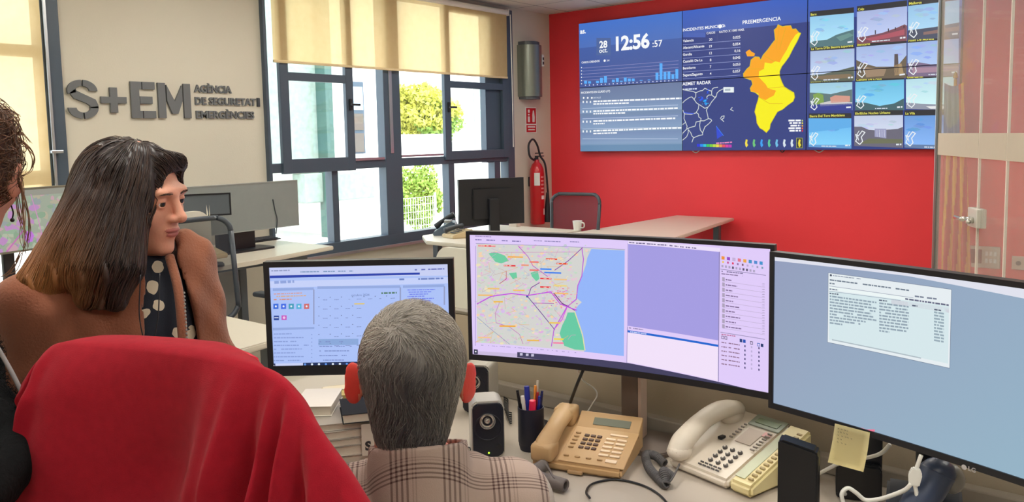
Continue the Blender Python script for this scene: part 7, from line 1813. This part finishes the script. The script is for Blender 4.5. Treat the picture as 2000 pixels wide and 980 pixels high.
for w_ in wis:
    for q in range(5): tube(bm, [V3(p)+rng.normal(size=3)*.0022*(1 if i else 0) for i, p in enumerate(w_)], [.0009, .0008, .0004], 4, 6)
me_v = np.array([v.co[:] for v in bm.verts]); bm.verts.index_update(); me_f = np.array([[v.index for v in f.verts] for f in bm.faces if len(f.verts) == 4]); bm.free()
def lcol(p, k): q = np.clip(.1+.5*k, 0, 1)[:, None]; a, b_ = np.array(lin((70, 52, 46))[:3]), np.array(lin((150, 104, 70))[:3]); return np.concatenate([a*(1-q)+b_*q, np.ones((len(p), 1))], 1)
cols = np.concatenate([lcol(v_, np.zeros(len(v_))), lcol(Vs, rng.random(NL)[sid]), lcol(me_v, np.full(len(me_v), 1.0))])
np_mesh('hair', np.concatenate([v_, Vs, me_v]), np.concatenate([f_, Fs+len(v_), me_f+len(v_)+len(Vs)]), [hair_mat('curly_brown_hair', .5)], lp, cols=cols)

# ------------------------------------------------------------------ chair with the red fleece over it
TL, TR = Pd(92, 690, 1.24), Pd(545, 735, 1.03)
cm_ = (TL+TR)/2; cyaw = math.atan2(TR.y-TL.y, TR.x-TL.x)
nrm = Vector((math.sin(cyaw), -math.cos(cyaw), 0))          # towards the camera
cz = Pd(300, 700, 1.14).z-.01
office_chair('office_chair', 'high-backed office chair hidden under the red fleece jacket', (cm_.x+nrm.x*.17, cm_.y+nrm.y*.17, 0), cyaw, hb=cz-.60, wb=.36, z_back=.55, arms=False, back_tilt=.03, skin=mat('charcoal_fabric', (48, 50, 58), .9))
fl = thing('fleece_jacket', 'red fleece jacket draped over the chair back in the foreground', 'jacket', (cm_.x, cm_.y, 0), cyaw)
Mi = (Matrix.Translation(Vector((cm_.x, cm_.y, 0))) @ Matrix.Rotation(cyaw, 4, 'Z')).inverted()
topc = catmull([Pd(70, 724, 1.27), Pd(86, 690, 1.255), Pd(110, 671, 1.24), Pd(150, 668, 1.22), Pd(260, 674, 1.17), Pd(390, 691, 1.10), Pd(480, 709, 1.06), Pd(538, 734, 1.04), Pd(570, 768, 1.02), Pd(606, 828, 1.0), Pd(658, 905, .98), Pd(716, 992, .97)], 14)
botc = catmull([Pd(46, 840, 1.27), Pd(50, 910, 1.26), Pd(44, 970, 1.25), Pd(48, 1080, 1.24), Pd(80, 1350, 1.24), Pd(210, 1400, 1.16), Pd(350, 1420, 1.08), Pd(460, 1430, 1.05), Pd(540, 1440, 1.02), Pd(620, 1440, 1.0), Pd(700, 1400, .97), Pd(750, 1330, .96)], 14)
n = len(topc); NV = 70
pxs = [74+(i/(n-1))*660 for i in range(n)]
def foldamp(i, v):
    x = i/(n-1); a = min(1, v*3.2)
    prof = 0
    for c0, w, h in ((.10, .02, -.014), (.17, .04, .010), (.30, .05, .006), (.44, .06, -.026), (.50, .02, .008), (.545, .016, .014), (.60, .022, -.014), (.655, .014, .013), (.70, .018, -.013), (.745, .014, .012), (.80, .022, -.012), (.86, .02, .010), (.93, .02, -.009)):
        xx = x-c0-.05*(v-.4)*(.4 if c0 > .7 else .15); prof += 1.8*h*math.exp(-(xx/w)**2)
    return a*prof+.004*math.sin(x*26+v*5)*a+.0022*math.sin(v*19+x*40)*a
rows_ = []
for j in range(-16, NV+1):
    r = []
    for i in range(n):
        T, B = topc[i], botc[i]
        if j >= 0:
            v = j/NV; s = v**1.0; p = T.lerp(B, s)
            rnd = .020*(1-math.exp(-v*14)); p = p+nrm*(rnd+foldamp(i, v)); 
        else:
            v = -j/16; a = min(1, v*4)*PI/2
            p = T-nrm*((.085-.068*min(1, max(0, (i/(n-1)-.42)/.15)))*math.sin(a))+Vector((0, 0, -.012*(1-math.cos(a))-.30*max(0, v-.2)))+nrm*(-.01*v+.006*math.sin(i*.25+v*3)*v)
        r.append(Mi @ p)
    rows_.append(r)
bm = bm_new(); g = [[bm.verts.new(p) for p in r] for r in rows_]
for a, b_ in zip(g, g[1:]):
    for i in range(n-1): bm.faces.new([a[i], a[i+1], b_[i+1], b_[i]])
solid(bm, .004)
M_fl = mat('red_fleece', (206, 44, 64), 1.0, spec=.1, noise=.14, nscale=60, bump=.3, bscale=900, sheen=.12)
obj('cloth_body', bm, M_fl, fl, smooth=True)
bm = bm_new(); tube(bm, [Mi @ (Pd(405, 697, 1.14)), Mi @ Pd(440, 694, 1.15), Mi @ Pd(470, 700, 1.14), Mi @ Pd(492, 712, 1.11)], .012, 8); obj('collar_fold', bm, M_fl, fl, smooth=True)
